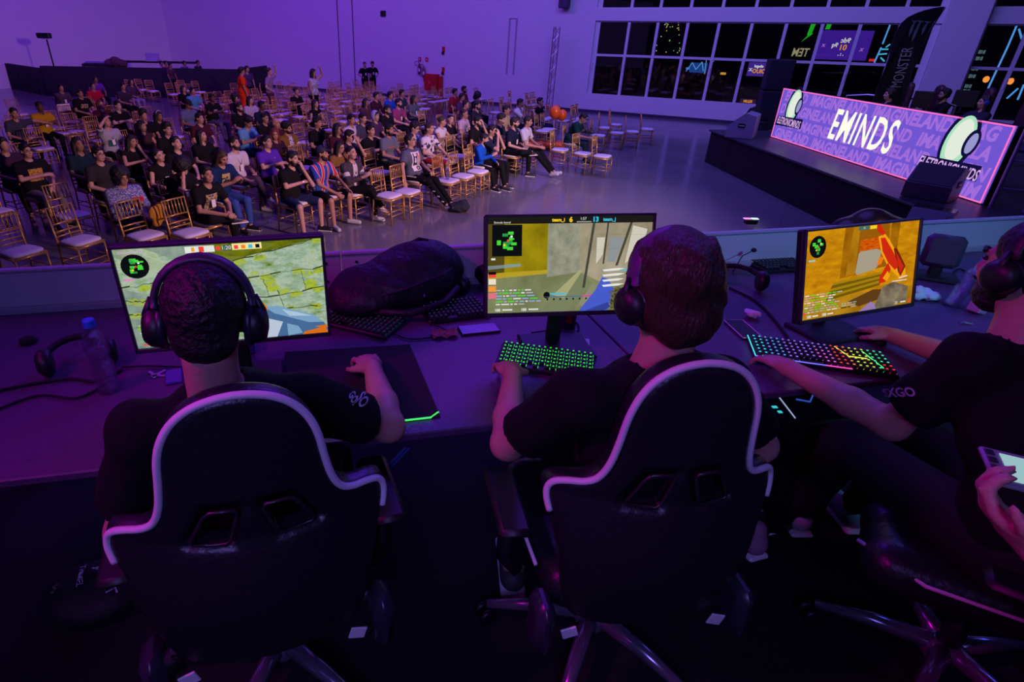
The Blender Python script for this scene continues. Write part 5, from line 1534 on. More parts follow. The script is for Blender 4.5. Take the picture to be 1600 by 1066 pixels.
for x in (-.45, -.15, .15, .45): f_.ell((x, 0, .14), (.2, .16, .13), None, .04)
p = atz(852, 227, .15); o = link('orange_balloon_garland', f_.mesh('g'), bal); o.location = (p.x, p.y, 0); o.rotation_euler = (0, 0, .2); tag(o, 'low garland of orange balloons on the floor behind chairs', 'balloon')
p = atz(836, 196, .5)
t = thing('blue_bean_bag', 'dark blue rounded bag before the man with spread arms', 'bag', (p.x, p.y, 0)); f_ = Field((-.4, -.3, 0), (.4, .3, .7), .03); f_.ell((0, 0, .52), (.3, .2, .14), None, 0); link('body', f_.mesh('b'), cloth((.03, .04, .15)), t)
p = atz(100, 168, .85); tag(MB().box(p, (.38, .02, .2), Matrix.Rotation(FACE, 3, 'Z'), .004).build('paper_sheet', hm), 'white sheet laid over a chair back on the left', 'paper')

# ------------------------------------------------------------------ ranks of empty chairs behind
def far_ok(u, v):
    p = UV(u, v)
    if p.x < -19 or p.y > 40 or v > 26.9: return False
    if p.y > 29.4 and p.x < -9.4: return False
    for cx, cy in chairs:
        if (cx - p.x) ** 2 + (cy - p.y) ** 2 < .46 ** 2: return False
    return True
cnt = 0
FARL = set()
NUM = ['no', 'one', 'two', 'three', 'four', 'five', 'six', 'seven', 'eight']
def rel_label(p):
    best = sorted(((a - p).length, nm, a) for a, nm in NAMED)
    for d_, nm, a in best[:6]:
        if d_ > 3.6: break
        du = (a - p).dot(UD); dv = (p - a).dot(VD); r_ = round(du / .95); s_ = round(dv / .47)
        if abs(r_) > 4 or abs(s_) > 7: continue
        q = []
        if r_: q.append('%s row%s %s' % (NUM[abs(r_)], '' if abs(r_) == 1 else 's', 'behind' if r_ > 0 else 'before'))
        if s_: q.append('%s seat%s %s of' % (NUM[abs(s_)], '' if abs(s_) == 1 else 's', 'right' if s_ > 0 else 'left'))
        if not q: continue
        l_ = 'empty gilt chair ' + ' and '.join(q) + ' ' + nm
        if len(l_.split()) <= 16 and l_ not in FARL:
            FARL.add(l_); return l_
    return None
GRP = ('empty gilt chair in the dim ranks of the far back', 'rows of empty chairs towards the back wall')
def rank(u0, u1, v0, v1, keep, group, lab):
    global cnt
    u = u0
    while u < u1:
        v = v0 + random.uniform(-.1, .1)
        FARL.clear() if False else None
        while v < v1:
            if random.random() < keep and far_ok(u, v):
                p = UV(u + random.uniform(-.05, .05), v); l2 = rel_label(p); place_chair(p.x, p.y, FACE + random.uniform(-.12, .12), l2 or lab, group, False); cnt += 1
            v += .47
        u += .95
rank(-19.5, -12.5, 14.5, 25.2, .50, 'rows of empty chairs towards the back wall', 'empty gilt chair in the wide ranks near the back wall')
rank(-27, -20, 17.5, 21.5, .38, 'empty chairs before the black riser', 'empty gilt chair before the black sound riser')
rank(-12, -8.5, 18.5, 25, .32, 'scattered empty chairs at the right of the hall back', 'empty gilt chair scattered at the back right of the crowd')
rank(-7.9, -6.3, 17.6, 21.5, .6, 'stray empty chairs below the windows wall', 'stray empty gilt chair near the truss tower')
rank(-22, -12.5, 5.5, 12.5, .16, 'empty chairs among the left block audience', 'empty gilt chair amid the seated left block')
rank(-12, -8.3, 8.5, 17, .16, 'empty chairs among the middle audience', 'empty gilt chair amid the seated middle rows')
print('far chairs', cnt, 'people', len(PEOPLE))
# ------------------------------------------------------------------ gamers' platform and desk
DA = math.atan2(.217, .976)
DE, DN = Vector((.976, .217, 0)), Vector((-.217, .976, 0))
RD = Matrix.Rotation(DA, 3, 'Z')
DZ = 2.07
def DP(e, n, z=DZ): return DE * e + DN * n + Vector((0, 0, z))
carpet = mat('black_carpet', (.008, .007, .010), .95, bump=.3, bscale=200)
pl = thing('player_platform', 'raised black carpeted platform under the players chairs and desk', 'platform', (0, 0, 0))
MB().box(DP(1.4, .3, 1.325), (8.4, 4.6, .05), RD).build('deck', carpet, pl)
MB().box(DP(1.4, 2.55, .66), (8.4, .1, 1.28), RD).build('skirt', drape, pl)
deskm = mat('desk_laminate', (.095, .045, .125), .42, bump=.12, bscale=90, vary=.25)
dk = thing('players_desk', 'long dark desk carrying the three gaming screens', 'desk', (0, 0, 0))
E0, E1, N0, N1 = -1.30, 4.3, 1.285, 2.315
for a, b2 in ((E0, 1.02), (1.025, E1)):
    MB().box(DP((a + b2) / 2, (N0 + N1) / 2, DZ - .0125), (b2 - a, N1 - N0, .025), RD, .004).build('desktop', deskm, dk)
for e in (-1.22, 1.0, 4.2):
    for n in (N0 + .1, N1 - .1): MB().box(DP(e, n, 1.70), (.05, .05, .70), RD).build('leg', blk, dk)
panm = mat('panel_grey_white', (.50, .52, .58), .45, vary=.05, bscale=6)
for a, b2 in ((E0 + .02, .08), (.085, 1.49), (1.495, E1)):
    o = MB().box(DP((a + b2) / 2, N1 + .018, DZ + .087), (b2 - a, .022, .175), RD, .003).build('back_panel', panm, dk)
    MB().box(DP((a + b2) / 2, N1 + .012, DZ + .168), (b2 - a, .03, .012), RD, .003).build('panel_rim', mat('rim_grey', (.35, .36, .42), .4), o)
    MB().box(DP((a + b2) / 2, N1 - .002, DZ + .012), (b2 - a, .02, .03), RD, .004).build('panel_foot', mat('rim_grey', (.35, .36, .42), .4), o)
    for e in (a + .06, b2 - .06):
        for z in (.05, .13): MB().lathe([(.006, 0), (.006, .004)], 8, DP(e, N1 + .006, DZ + z), RD @ Matrix.Rotation(PI / 2, 3, 'X')).build('screw', blk, o)
for e in (E0 - .0, E0 - .035): MB().box(DP(e, N1 + .01, DZ + .075), (.014, .05, .21), RD, .003).build('end_bracket', mat('rim_grey', (.35, .36, .42), .4), dk)

# ------------------------------------------------------------------ screens
def monitor(label, c, yaw, tilt, art):
    W_, H_ = .555, .325
    t = thing('gaming_monitor', label, 'monitor', (c[0], c[1], DZ), yaw)
    Rx = Matrix.Rotation(-tilt, 3, 'X')
    hz = c[2] - DZ
    def M(x, y, z): return Rx @ Vector((x, y, z)) + Vector((0, 0, hz))
    MB().box(M(0, .016, 0), (W_, .03, H_), Rx, .006).build('housing', blk, t)
    bz = MB()
    for x, z, w_, h_ in ((0, H_ / 2 - .004, W_, .008), (0, -H_ / 2 + .007, W_, .014), (-W_ / 2 + .0045, 0, .009, H_), (W_ / 2 - .0045, 0, .009, H_)): bz.box(M(x, -.003, z), (w_, .012, h_), Rx, .002)
    bz.build('bezel', mat('bezel', (.03, .028, .05), .35), t)
    MB().box(M(0, .05, -.02), (.24, .04, .2), Rx, .015).build('rear_bulge', blk, t)
    MB().box((0, .085, hz * .5), (.05, .03, hz + .02), None, .008).build('stand_neck', blk, t)
    MB().box((0, .04, .008), (.24, .19, .016), None, .006).build('stand_base', blk, t)
    SWd, SHt = W_ - .018, H_ - .022
    x0, z0 = -SWd / 2, -H_ / 2 + .014
    scr = MB().add([M(x0 + SWd * u_, .0, z0 + SHt * v_) for u_, v_ in ((0, 0), (1, 0), (1, 1), (0, 1))], [(0, 1, 2, 3)]).build('screen_picture', art['base'], t)
    cnt_ = [0]
    def P(pts, m, name='screen_shape', lay=1):
        d = -.0006 * lay
        return MB().add([M(x0 + SWd * u_, d, z0 + SHt * v_) for u_, v_ in pts], [tuple(range(len(pts)))]).build(name, m, scr)
    def Tt(s, u_, v_, size, m, lay=6, bold=0, al='CENTER', ws=1.0):
        return text_mesh(s, size * SHt, lambda x, y, d: tuple(M(x0 + SWd * u_ + x, -.0006 * lay, z0 + SHt * v_ + y)), m, 'screen_lettering', scr, bold=bold, align=al, wscale=ws)
    art['draw'](P, Tt)
    return t
def rectp(u0, v0, u1, v1): return [(u0, v0), (u1, v0), (u1, v1), (u0, v1)]
def circ(u, v, r, asp=1.77, n=20): return [(u + r * math.cos(2 * PI * k / n), v + r * asp * math.sin(2 * PI * k / n)) for k in range(n)]
EW, EG, EK, EY, ER, EC = emat('s_white', (225, 228, 225)), emat('s_green', (70, 215, 60)), emat('s_black', (12, 14, 18)), emat('s_yellow', (245, 205, 40)), emat('s_red', (235, 70, 60)), emat('s_cyan', (60, 190, 225))
ngr = random.Random(3)
def mini(P, u, v, r, sq=False):
    P(circ(u, v, r) if not sq else rectp(u - r * 1.05, v - r * 1.9, u + r * 1.05, v + r * 1.9), EK, 'minimap', 4)
    g2 = emat('s_green2', (40, 150, 70))
    for k in range(11):
        a = ngr.uniform(0, 2 * PI); q = r * .62 * math.sqrt(ngr.random()); w_, h_ = ngr.uniform(.2, .45) * r, ngr.uniform(.12, .4) * r
        cu, cv = u + q * math.cos(a), v + q * 1.7 * math.sin(a)
        P(rectp(cu - w_ / 2, cv - h_ * .8, cu + w_ / 2, cv + h_ * .8), EG if k % 3 else g2, 'map_block', 5)
    for k, mm in enumerate((EY, ER, EW)): P(circ(u - r * .2 + k * r * .25, v + (k - 1) * r * .5, r * .09, n=8), mm, 'map_dot', 6)
def chatlines(P, u, v, n, w_, dv, cols):
    for k in range(n):
        x = u
        while x < u + w_ * ngr.uniform(.6, 1):
            L = ngr.uniform(.01, .05); P(rectp(x, v - k * dv, x + L, v - k * dv + dv * .42), cols[int(ngr.random() * len(cols))], 'chat_line', 5); x += L + .008
def art1(P, T):
    dkg = emat_noise('moss_dark', [(.3, (60, 75, 15)), (.5, (120, 125, 20)), (.7, (95, 110, 70))], 22)
    lt = emat_noise('stone_pale', [(.3, (130, 150, 125)), (.6, (165, 180, 150)), (.8, (150, 150, 60))], 26)
    lb = emat_noise('stone_blue', [(.3, (110, 130, 125)), (.7, (150, 168, 150))], 30)
    P([(.33, .66), (.62, .86), (.80, .97), (.45, 1), (.30, 1)], dkg, 'screen_scenery', 1)
    P([(.62, .86), (1, 1), (.55, 1), (.42, .88)], emat_noise('moss_dark2', [(.35, (50, 62, 12)), (.6, (105, 112, 15))], 14), 'screen_scenery', 1)
    P([(0, 1), (.05, 1), (.33, .74), (.33, .67), (0, .92)], lt, 'screen_scenery', 2)
    P([(.13, 1), (.42, 1), (.37, .78)], lb, 'screen_scenery', 2)
    P([(0, .0), (.0, .62), (.11, .55), (.15, .0)], lb, 'screen_scenery', 2)
    ln = emat('mortar', (55, 70, 35))
    def crack(a, b2, n_=9):
        q = [(a[0] + (b2[0] - a[0]) * k / n_ + ngr.uniform(-.004, .004), a[1] + (b2[1] - a[1]) * k / n_ + ngr.uniform(-.012, .012)) for k in range(n_ + 1)]
        for k in range(n_):
            w_ = ngr.uniform(.002, .016); P([q[k], q[k + 1], (q[k + 1][0] + .002, q[k + 1][1] + w_), (q[k][0] + .002, q[k][1] + w_)], ln, 'screen_scenery', 3)
            if ngr.random() < .4: P([(q[k][0], q[k][1] - .03), (q[k][0] + .03, q[k][1] - .045), (q[k][0] + .07, q[k][1] - .02), (q[k][0] + .05, q[k][1] + .02), (q[k][0] + .01, q[k][1] + .015)], mossy, 'screen_scenery', 2)
    mossy = emat_noise('moss_patch', [(.35, (125, 150, 80)), (.5, (170, 185, 30)), (.65, (140, 165, 120))], 60, detail=8)
    for (a, b2) in (((.55, .82), (1, 1.0)), ((.5, .63), (1, .70)), ((.45, .40), (1, .49)), ((.0, .5), (.12, .47)), ((.0, .36), (.13, .33)), ((.0, .22), (.14, .2)), ((.0, .62), (.3, .70)), ((.75, .49), (.78, .28)), ((.68, .66), (.7, .46)), ((.88, .69), (.9, .49)), ((.6, .28), (1, .3))):
        crack(a, b2)
    mini(P, .085, .83, .065)
    P(rectp(.33, .925, .47, .985), EW, 'team_bar', 4); P(rectp(.395, .93, .42, .98), ER, 'team_bar', 5); P(rectp(.36, .935, .375, .975), emat('s_orange', (245, 160, 50)), 'team_bar', 5)
    P(circ(.487, .955, .012), ER, 'team_bar', 4); P(rectp(.51, .93, .545, .98), emat('s_slate', (70, 90, 90)), 'team_bar', 4); T('1:20', .527, .955, .05, EW, 5)
    P(rectp(.555, .93, .70, .99), emat('s_sand', (240, 225, 160)), 'team_bar', 4)
    for k, mm in enumerate((ER, emat('s_orange2', (250, 130, 30)), EC, EK)): P(rectp(.565 + k * .035, .94, .585 + k * .035, .975), mm, 'team_bar', 5)
    T('Dentoville 123', .02, .965, .035, emat('s_lilac', (225, 170, 225)), 6, al='LEFT'); P(rectp(.02, .70, .065, .715), emat('s_pink', (230, 120, 200)), 'hud', 5)
    chatlines(P, .03, .24, 7, .13, .028, [EW, EG, emat('s_grey', (170, 180, 170))]); P(rectp(.03, .03, .09, .045), ER, 'hud', 5)
    gb = emat('gun_steel', (120, 160, 195)); gd = emat('gun_dark', (70, 105, 150)); gl = emat('gun_light', (170, 195, 215)); go = emat('gun_orange', (215, 110, 25)); gw = emat('glove', (185, 195, 215))
    P([(.66, .33), (.70, .31), (.98, .12), (1, .05), (1, 0), (.60, 0), (.66, .10)], gd, 'game_rifle', 6)
    P([(.67, .34), (.74, .34), (.93, .21), (.98, .12), (.90, .13), (.72, .26)], gb, 'game_rifle', 7)
    P([(.76, .30), (.84, .255), (.92, .20), (.80, .22)], gl, 'game_rifle', 8)
    P([(.64, .37), (.675, .375), (.69, .31), (.665, .25), (.64, .30)], go, 'game_rifle', 8)
    P([(.87, .03), (.99, .07), (1, .0), (.86, 0)], go, 'game_rifle', 8); P([(.93, .08), (.99, .04), (1, .09)], go, 'game_rifle', 9)
    P([(.60, .0), (.67, .22), (.76, .16), (.72, .0)], gw, 'game_glove', 7); P([(.78, .14), (.84, .10), (.86, .02), (.78, .0)], gb, 'game_rifle', 8)
def art2(P, T):
    ol = emat_noise('olive_wall', [(.3, (120, 105, 10)), (.6, (160, 140, 15)), (.8, (185, 165, 40))], 9)
    gs = emat_noise('grey_stone', [(.3, (120, 122, 105)), (.7, (160, 160, 140))], 30)
    fl = emat_noise('floor_olive', [(.3, (95, 100, 60)), (.7, (135, 138, 90))], 10)
    bd = emat_noise('door_beige', [(.3, (130, 118, 95)), (.7, (175, 165, 140))], 8)
    P(rectp(0, .42, .37, .93), ol, 'screen_scenery', 1); P([(0, .42), (.37, .45), (.37, .41), (0, .36)], emat('curb', (180, 155, 40)), 'screen_scenery', 2)
    P([(.0, .50), (.20, .52), (.20, .49), (.0, .46)], emat('rail_blue', (130, 150, 150)), 'screen_scenery', 2)
    P([(0, .93), (.1, .93), (.1, .43), (0, .41)], emat('wall_shadow', (85, 72, 25)), 'screen_scenery', 2)
    P([(.36, .37), (.36, .93), (.55, .93), (.56, .42)], gs, 'screen_scenery', 2)
    P([(.56, .42), (.55, .93), (1, .93), (1, .3), (.75, .26)], bd, 'screen_scenery', 2)
    dkl = emat('frame_dark', (70, 68, 55)); lgt = emat('door_light', (205, 200, 185)); gyp = emat('panel_grey', (140, 145, 150))
    for (a, b2, w_) in (((.63, .93), (.58, .25), .016), ((.86, .93), (.78, .48), .016), ((.60, .82), (.95, .80), .02), ((.60, .65), (.80, .66), .02), ((.72, .93), (.70, .5), .01)):
        P([a, (a[0] + w_, a[1]), (b2[0] + w_, b2[1]), b2], dkl, 'screen_scenery', 4)
    P([(.66, .78), (.71, .78), (.70, .6), (.66, .5)], lgt, 'screen_scenery', 3); P([(.88, .9), (.97, .86), (.94, .62), (.84, .5)], lgt, 'screen_scenery', 3); P([(.74, .78), (.83, .78), (.78, .52), (.73, .52)], gyp, 'screen_scenery', 3)
    P([(.40, .18), (.56, .44), (.58, .44), (.47, .14)], emat('step', (165, 165, 120)), 'screen_scenery', 3)
    P([(.55, .05), (.64, .28), (.72, .30), (.76, .05)], emat_noise('floor2', [(.3, (120, 120, 95)), (.7, (150, 150, 120))], 12), 'screen_scenery', 2)
    P([(.30, .0), (.58, .40), (.64, .30), (.50, .0)], emat('ramp', (120, 128, 95)), 'screen_scenery', 2)
    P(rectp(0, .93, 1, 1), emat('top_bar', (28, 26, 24)), 'top_bar', 5)
    T('team_i', .42, .965, .05, EY, 7, .0006); T('6', .495, .965, .07, EY, 7, .001); T('13', .645, .965, .07, EC, 7, .001); T('team_j', .73, .965, .05, EC, 7, .0006); T('1:57', .57, .975, .04, EW, 7); P(rectp(.53, .938, .62, .95), emat('s_grey2', (150, 150, 145)), 'hud', 7)
    T('Entrada lateral', .035, .945, .03, EW, 7, al='LEFT')
    mini(P, .115, .76, .085, True)
    P(rectp(.02, .56, .045, .58), EW, 'hud', 6)
    for k, mm in enumerate((ER, emat('s_cream', (235, 225, 200)), emat('s_or', (240, 150, 60)), emat('s_pk', (225, 110, 130)))): P(rectp(.005, .38 - k * .075, .05, .44 - k * .075), mm, 'player_icon', 6); 
    P(rectp(.005, .41, .05, .44), EK, 'player_icon', 7)
    chatlines(P, .05, .235, 6, .28, .03, [EW, EG, emat('s_grey', (170, 180, 170)), emat('s_bluetext', (140, 170, 220))])
    P(circ(.36, .18, .02), EK, 'hud', 6); P(rectp(.38, .185, .48, .20), EC, 'hud', 6); P(rectp(.35, .155, .72, .165), emat('s_lineblue', (70, 110, 150)), 'hud', 6); P([(.58, .17), (.74, .185), (.74, .175), (.58, .155)], emat('s_magenta', (220, 70, 160)), 'hud', 7)
    for k in range(8): P(rectp(.36 + k * .04, .125, .37 + k * .04, .145), EK, 'hud', 7)
    T('100', .06, .03, .04, EW, 7, .0005); P(rectp(.09, .025, .15, .04), EW, 'hud', 7); T('100', .22, .03, .04, EW, 7, .0005); P(rectp(.25, .025, .31, .04), EW, 'hud', 7)
    bl = emat('arm_blue', (70, 90, 200)); bl2 = emat('arm_blue2', (50, 65, 150))
    P([(.56, .0), (.66, .22), (.70, .36), (.74, .34), (.78, .22), (.74, .0)], bl, 'game_arm', 8); P([(.60, .0), (.74, .09), (.76, .04), (.72, 0)], bl2, 'game_arm', 9)
    P([(.76, .02), (.75, .2), (.80, .26), (.84, .2), (.82, .02)], emat_noise('camo', [(.4, (40, 50, 15)), (.5, (120, 110, 60)), (.6, (30, 30, 20))], 60), 'game_arm', 8)
    for k in range(4):
        v_ = .42 - k * .055; P([(.71, v_), (.80, v_ + .01), (.84, v_ + .03), (.80, v_ + .035), (.76, v_ + .03), (.70, v_ + .02)], EW, 'weapon_icon', 9)
    P(circ(.88, .43, .015), EC, 'hud', 9); P(rectp(.82, .425, .86, .44), EC, 'hud', 9)
def art3(P, T):
    o1 = emat_noise('sand_dark', [(.3, (125, 75, 5)), (.7, (175, 110, 10))], 14); o2 = emat_noise('sand_pillar', [(.3, (150, 95, 10)), (.7, (190, 135, 20))], 9)
    P([(.33, 1), (.31, .42), (.50, .46), (.50, 1)], o1, 'screen_scenery', 1); P([(.40, 1), (.36, .44), (.44, .46), (.46, 1)], o2, 'screen_scenery', 2)
    P([(.46, 1), (.44, .46), (.75, .50), (.72, 1)], emat('inner_wall', (150, 90, 10)), 'screen_scenery', 2)
    P([(.47, .84), (.47, .68), (.65, .68), (.66, .86)], emat_noise('shutter', [(.4, (185, 60, 5)), (.6, (215, 100, 10))], 40, (1, 1, 8)), 'screen_scenery', 3)
    P([(.46, .69), (.44, .47), (.46, .44), (.62, .48), (.66, .55), (.66, .69), (.62, .72), (.48, .71)], emat('opening', (165, 155, 135)), 'screen_scenery', 4)
    P([(.65, .63), (.69, .60), (.67, .53), (.63, .52)], emat('glow', (235, 120, 20)), 'screen_scenery', 5)
    P([(.74, 1), (.74, .5), (.80, .45), (.82, 1)], o1, 'screen_scenery', 2)
    st = emat('step_olive', (110, 88, 10)); sl_ = emat('step_light', (165, 125, 15))
    for k in range(3): P([(.26 - k * .02, .39 - k * .07), (.68, .44 - k * .05), (.68, .41 - k * .05), (.25 - k * .02, .36 - k * .07)], sl_, 'screen_scenery', 4); P([(.25 - k * .02, .36 - k * .07), (.68, .41 - k * .05), (.68, .38 - k * .05), (.235 - k * .02, .32 - k * .07)], st, 'screen_scenery', 3)
    P([(0, .0), (0, .15), (.5, .22), (1, .22), (1, 0)], emat_noise('ground_sand', [(.3, (150, 105, 10)), (.7, (190, 140, 30))], 10), 'screen_scenery', 1)
    P([(.40, .14), (.62, .24), (.75, .22), (.72, .12), (.5, .06)], emat('shade_patch', (95, 60, 25)), 'screen_scenery', 3)
    mini(P, .10, .82, .07)
    P(rectp(.03, .66, .085, .68), emat('s_lcyan', (150, 200, 190)), 'hud', 5)
    P(rectp(.44, .955, .53, .995), emat('s_teal', (60, 110, 100)), 'team_bar', 5); P(rectp(.54, .955, .60, .995), EY, 'team_bar', 5); T('10', .485, .975, .035, EW, 7)
    chatlines(P, .02, .27, 8, .34, .028, [EW, EG, emat('s_grey', (170, 180, 170))]); chatlines(P, .34, .12, 3, .2, .025, [emat('s_grey', (170, 180, 170)), EK])
    T('100', .06, .03, .045, EW, 7, .0005); P(rectp(.09, .025, .14, .04), EW, 'hud', 7); T('100', .19, .03, .045, EW, 7, .0005); P(rectp(.22, .025, .27, .04), EW, 'hud', 7); P(circ(.02, .07, .01), ER, 'hud', 7)
    rd = emat('gun_red', (205, 40, 15)); yl = emat('gun_yellow', (240, 160, 20)); dk_ = emat('gun_brown', (120, 35, 10))
    P([(.60, 1), (.63, 1), (.68, .90), (.66, .86), (.61, .92)], rd, 'game_gun', 6)
    P([(.62, .86), (.68, .88), (.72, .82), (.90, .45), (.91, .36), (.86, .32), (.80, .40), (.73, .50), (.66, .66)], yl, 'game_gun', 6)
    P([(.64, .84), (.68, .84), (.77, .66), (.84, .48), (.80, .44), (.73, .54), (.67, .68)], rd, 'game_gun', 7); P([(.77, .70), (.80, .70), (.90, .47), (.86, .35), (.83, .42)], dk_, 'game_gun', 7)
    P([(.79, .66), (.88, .47), (.85, .38), (.84, .46)], rd, 'game_gun', 8); P([(.66, .38), (.73, .54), (.76, .46), (.72, .31), (.66, .30)], rd, 'game_gun', 8); P([(.69, .36), (.73, .44), (.76, .38), (.73, .32)], yl, 'game_gun', 9)
    P([(.50, .0), (.60, .10), (.66, .05), (.66, 0)], emat('sleeve_lav', (150, 120, 175)), 'game_glove', 7)
    P([(.64, .04), (.70, .26), (.80, .30), (.94, .22), (.94, .05), (.80, 0), (.66, 0)], emat_noise('glove_grey', [(.35, (85, 75, 65)), (.65, (140, 125, 100))], 22), 'game_glove', 8)
    P(rectp(.78, .30, .92, .31), EW, 'hud', 10); P([(.84, .34), (.92, .36), (.92, .345), (.84, .33)], EW, 'hud', 10); T('20', .84, .035, .05, EW, 10); P(rectp(.88, .03, .93, .045), EW, 'hud', 10); P(circ(.965, .04, .012), ER, 'hud', 10)
base1 = emat_noise('screen_mossy_stone', [(.30, (85, 105, 35)), (.40, (130, 155, 100)), (.48, (145, 170, 150)), (.56, (175, 190, 165)), (.62, (150, 170, 120)), (.70, (185, 200, 25))], 19, (1, 1, 1.8), detail=9, rough=.72)
base2 = emat_noise('screen_concrete', [(.3, (100, 105, 70)), (.7, (135, 140, 100))], 9)
base3 = emat_noise('screen_sand_wall', [(.3, (170, 105, 5)), (.7, (215, 150, 15))], 16, (1, 1, 3))
monitor('left monitor showing mossy green stone wall in a shooting game', (-.609, 1.521, 2.381), .251, -.041, {'base': base1, 'draw': art1})
monitor('middle monitor with score bar, minimap and doorway game view', (.408, 1.773, 2.396), .112, .28, {'base': base2, 'draw': art2})
monitor('right monitor with orange sand-coloured game view', (1.479, 1.95, 2.335), .338, .278, {'base': base3, 'draw': art3})

# ------------------------------------------------------------------ the three players
black_tee = mat('black_tee', (.007, .007, .009), .9, bump=.5, bscale=14, spec=.2)
dark_pant = mat('dark_trousers', (.006, .006, .010), .9)
skn = mat('skin_player', (.50, .29, .23), .5, bump=.08, bscale=80)
def player(label, pel, N, H, HR, L, R_, Lh, Rh, knees, feet, hair, hcol, h=.008, beard=False, detail_head=True, shoecol=(.5, .5, .5), palmL=(0, 0, -1), palmR=(0, 0, -1), curl=(.35, .45), sleeve_t=.68, hs=.92):
    t = thing('person', label, 'person', (pel[0], pel[1], 1.35))
    O = Vector(t.location)
    V_ = lambda p: Vector(p) - O
    pel, N, H = V_(pel), V_(N), V_(H)
    L = [V_(p) for p in L]; R_ = [V_(p) for p in R_]; knees = [V_(p) for p in knees]; feet = [V_(p) for p in feet]
    pts = [pel, N, H] + L + R_ + knees + feet
    lo = [min(p[i] for p in pts) - (.22 if i < 2 else .1) for i in range(3)]; hi = [max(p[i] for p in pts) + (.24 if i < 2 else .17) for i in range(3)]
    lo[2] = max(lo[2], -.01)
    f = Field(lo, hi, h)
    T = head_prims(f, H, HR, hs, True)
    f.cap(tuple(N - Vector((0, 0, .05))), tuple(H + HR @ Vector((0, -.03, -.06))), .060, .052, .03)
    td = (N - pel).normalized(); sx = (R_[0] - L[0]).normalized(); fy = td.cross(sx) * -1; fy = sx.cross(td) * -1
    R3 = [[sx[i], (td.cross(sx))[i], td[i]] for i in range(3)]
    cm = pel.lerp(N, .62)
    f.ell(tuple(cm), (.16, .095, .19), R3, .03); f.ell(tuple(pel.lerp(N, .2)), (.15, .10, .17), R3, .04)
    for (a, b, c), hd, pn, q, cu in ((L, Lh, palmL, -1, curl[0]), (R_, Rh, palmR, 1, curl[1])):
        f.cap(tuple(a), tuple(b), .050, .041, .02); f.cap(tuple(b), tuple(b.lerp(c, .35)), .041, .043, .02); f.cap(tuple(b.lerp(c, .35)), tuple(c), .043, .027, .015)
        hand_prims(f, c, Vector(hd), q, Vector(pn), 1.0, curl=cu, spread=.35, r=.0092)
    hips = [pel + sx * (-.09), pel + sx * .09]
    for i in range(2):
        f.cap(tuple(hips[i]), tuple(knees[i]), .08, .055, .03); f.cap(tuple(knees[i]), tuple(feet[i]), .055, .036, .02)
    link('body', f.mesh('body'), skn, t)
    g = Field(lo, hi, h)
    g.ell(tuple(cm), (.180, .120, .19), R3, .03); g.ell(tuple(pel.lerp(N, .18)), (.18, .13, .18), R3, .05)
    g.cap(tuple(L[0]), tuple(R_[0]), .060, .060, .05)
    g.cap(tuple(N.lerp(pel, .14)), tuple(N.lerp(pel, .25)), .085, .10, .06)
    for a, b, c in (L, R_): g.cap(tuple(a), tuple(a.lerp(b, sleeve_t)), .064, .068, .035, 1)
    g.cap(tuple(H + HR @ Vector((0, .0, -.05))), tuple(N + Vector((0, 0, .0))), .058, .062, .012, 0, True)
    # folds of cloth
    X = [(np.arange(g.n[k]) * g.h + g.lo[k]).astype(np.float32) for k in range(3)]
    g.V += (.0035 * np.sin(38 * X[0][:, None, None] + 22 * X[2][None, None, :] + 3 * np.sin(9 * X[1])[None, :, None])).astype(np.float32)
    so = link('t_shirt', g.mesh('shirt'), black_tee, t)
    p_ = Field(lo, hi, .014)
    p_.ell(tuple(pel), (.19, .14, .12), R3, .03)
    for i in range(2): p_.cap(tuple(hips[i]), tuple(knees[i]), .098, .075, .04); p_.cap(tuple(knees[i]), tuple(knees[i].lerp(feet[i], .93)), .072, .052, .02, 1)
    link('trousers', p_.mesh('trousers'), dark_pant, t)
    for i in range(2):
        s_ = Field(tuple(feet[i] - Vector((.2, .2, .12))), tuple(feet[i] + Vector((.2, .35, .1))), .01)
        s_.cap(tuple(feet[i] - Vector((0, .02, .03))), tuple(feet[i] + Vector((0, .15, -.045))), .045, .038, .02); s_.half(tuple(feet[i] - Vector((0, 0, .08))), (0, 0, -1))
        so2 = link('shoe', s_.mesh('shoe'), mat('shoe_p%d' % int(shoecol[0] * 100), shoecol, .6), t)
        MB().box(feet[i] + Vector((0, .065, -.072)), (.085, .27, .02), None, .008).build('sole', hm, so2)
    k_ = Field(tuple(H - Vector((.2, .22, .22))), tuple(H + Vector((.2, .22, .25))), .006)
    TT = lambda x, y, z: tuple(H + HR @ (Vector((x, y, z)) * hs)); H3 = [list(r) for r in HR]
    E = lambda c, r, k=.015, sub=False, n=0, nf=60: k_.ell(TT(*c), [q_ * hs for q_ in r], H3, k, sub, n, nf)
    if hair == 'crop':
        E((0, -.02, .046), (.085, .102, .092), n=.0022, nf=210); E((0, -.062, -.022), (.068, .05, .055), .02, n=.002, nf=210)
        E((0, .10, -.03), (.1, .085, .1), .01, True)
    else:
        E((0, -.022, .05), (.094, .112, .098), n=.006, nf=75); E((0, -.07, -.04), (.082, .052, .075), .02, n=.006, nf=70)
        for q in (-1, 1): E((q * .06, -.03, -.02), (.035, .06, .06), .02, n=.005, nf=70)
        rr = random.Random(5)
        for i in range(46):
            an = rr.uniform(-PI * .05, PI * 1.05); zz = rr.uniform(-.06, .12); r0 = .088 * math.sqrt(max(.05, 1 - ((zz - .04) / .12) ** 2))
            a = (r0 * math.cos(an), -.02 - r0 * 1.15 * math.sin(an), zz); b2 = (a[0] * 1.05 + rr.uniform(-.015, .015), a[1] * 1.02, zz - rr.uniform(.03, .055))
            k_.cap(TT(*a), TT(*b2), .010, .005, .008)
        E((0, .10, -.03), (.1, .085, .1), .01, True)
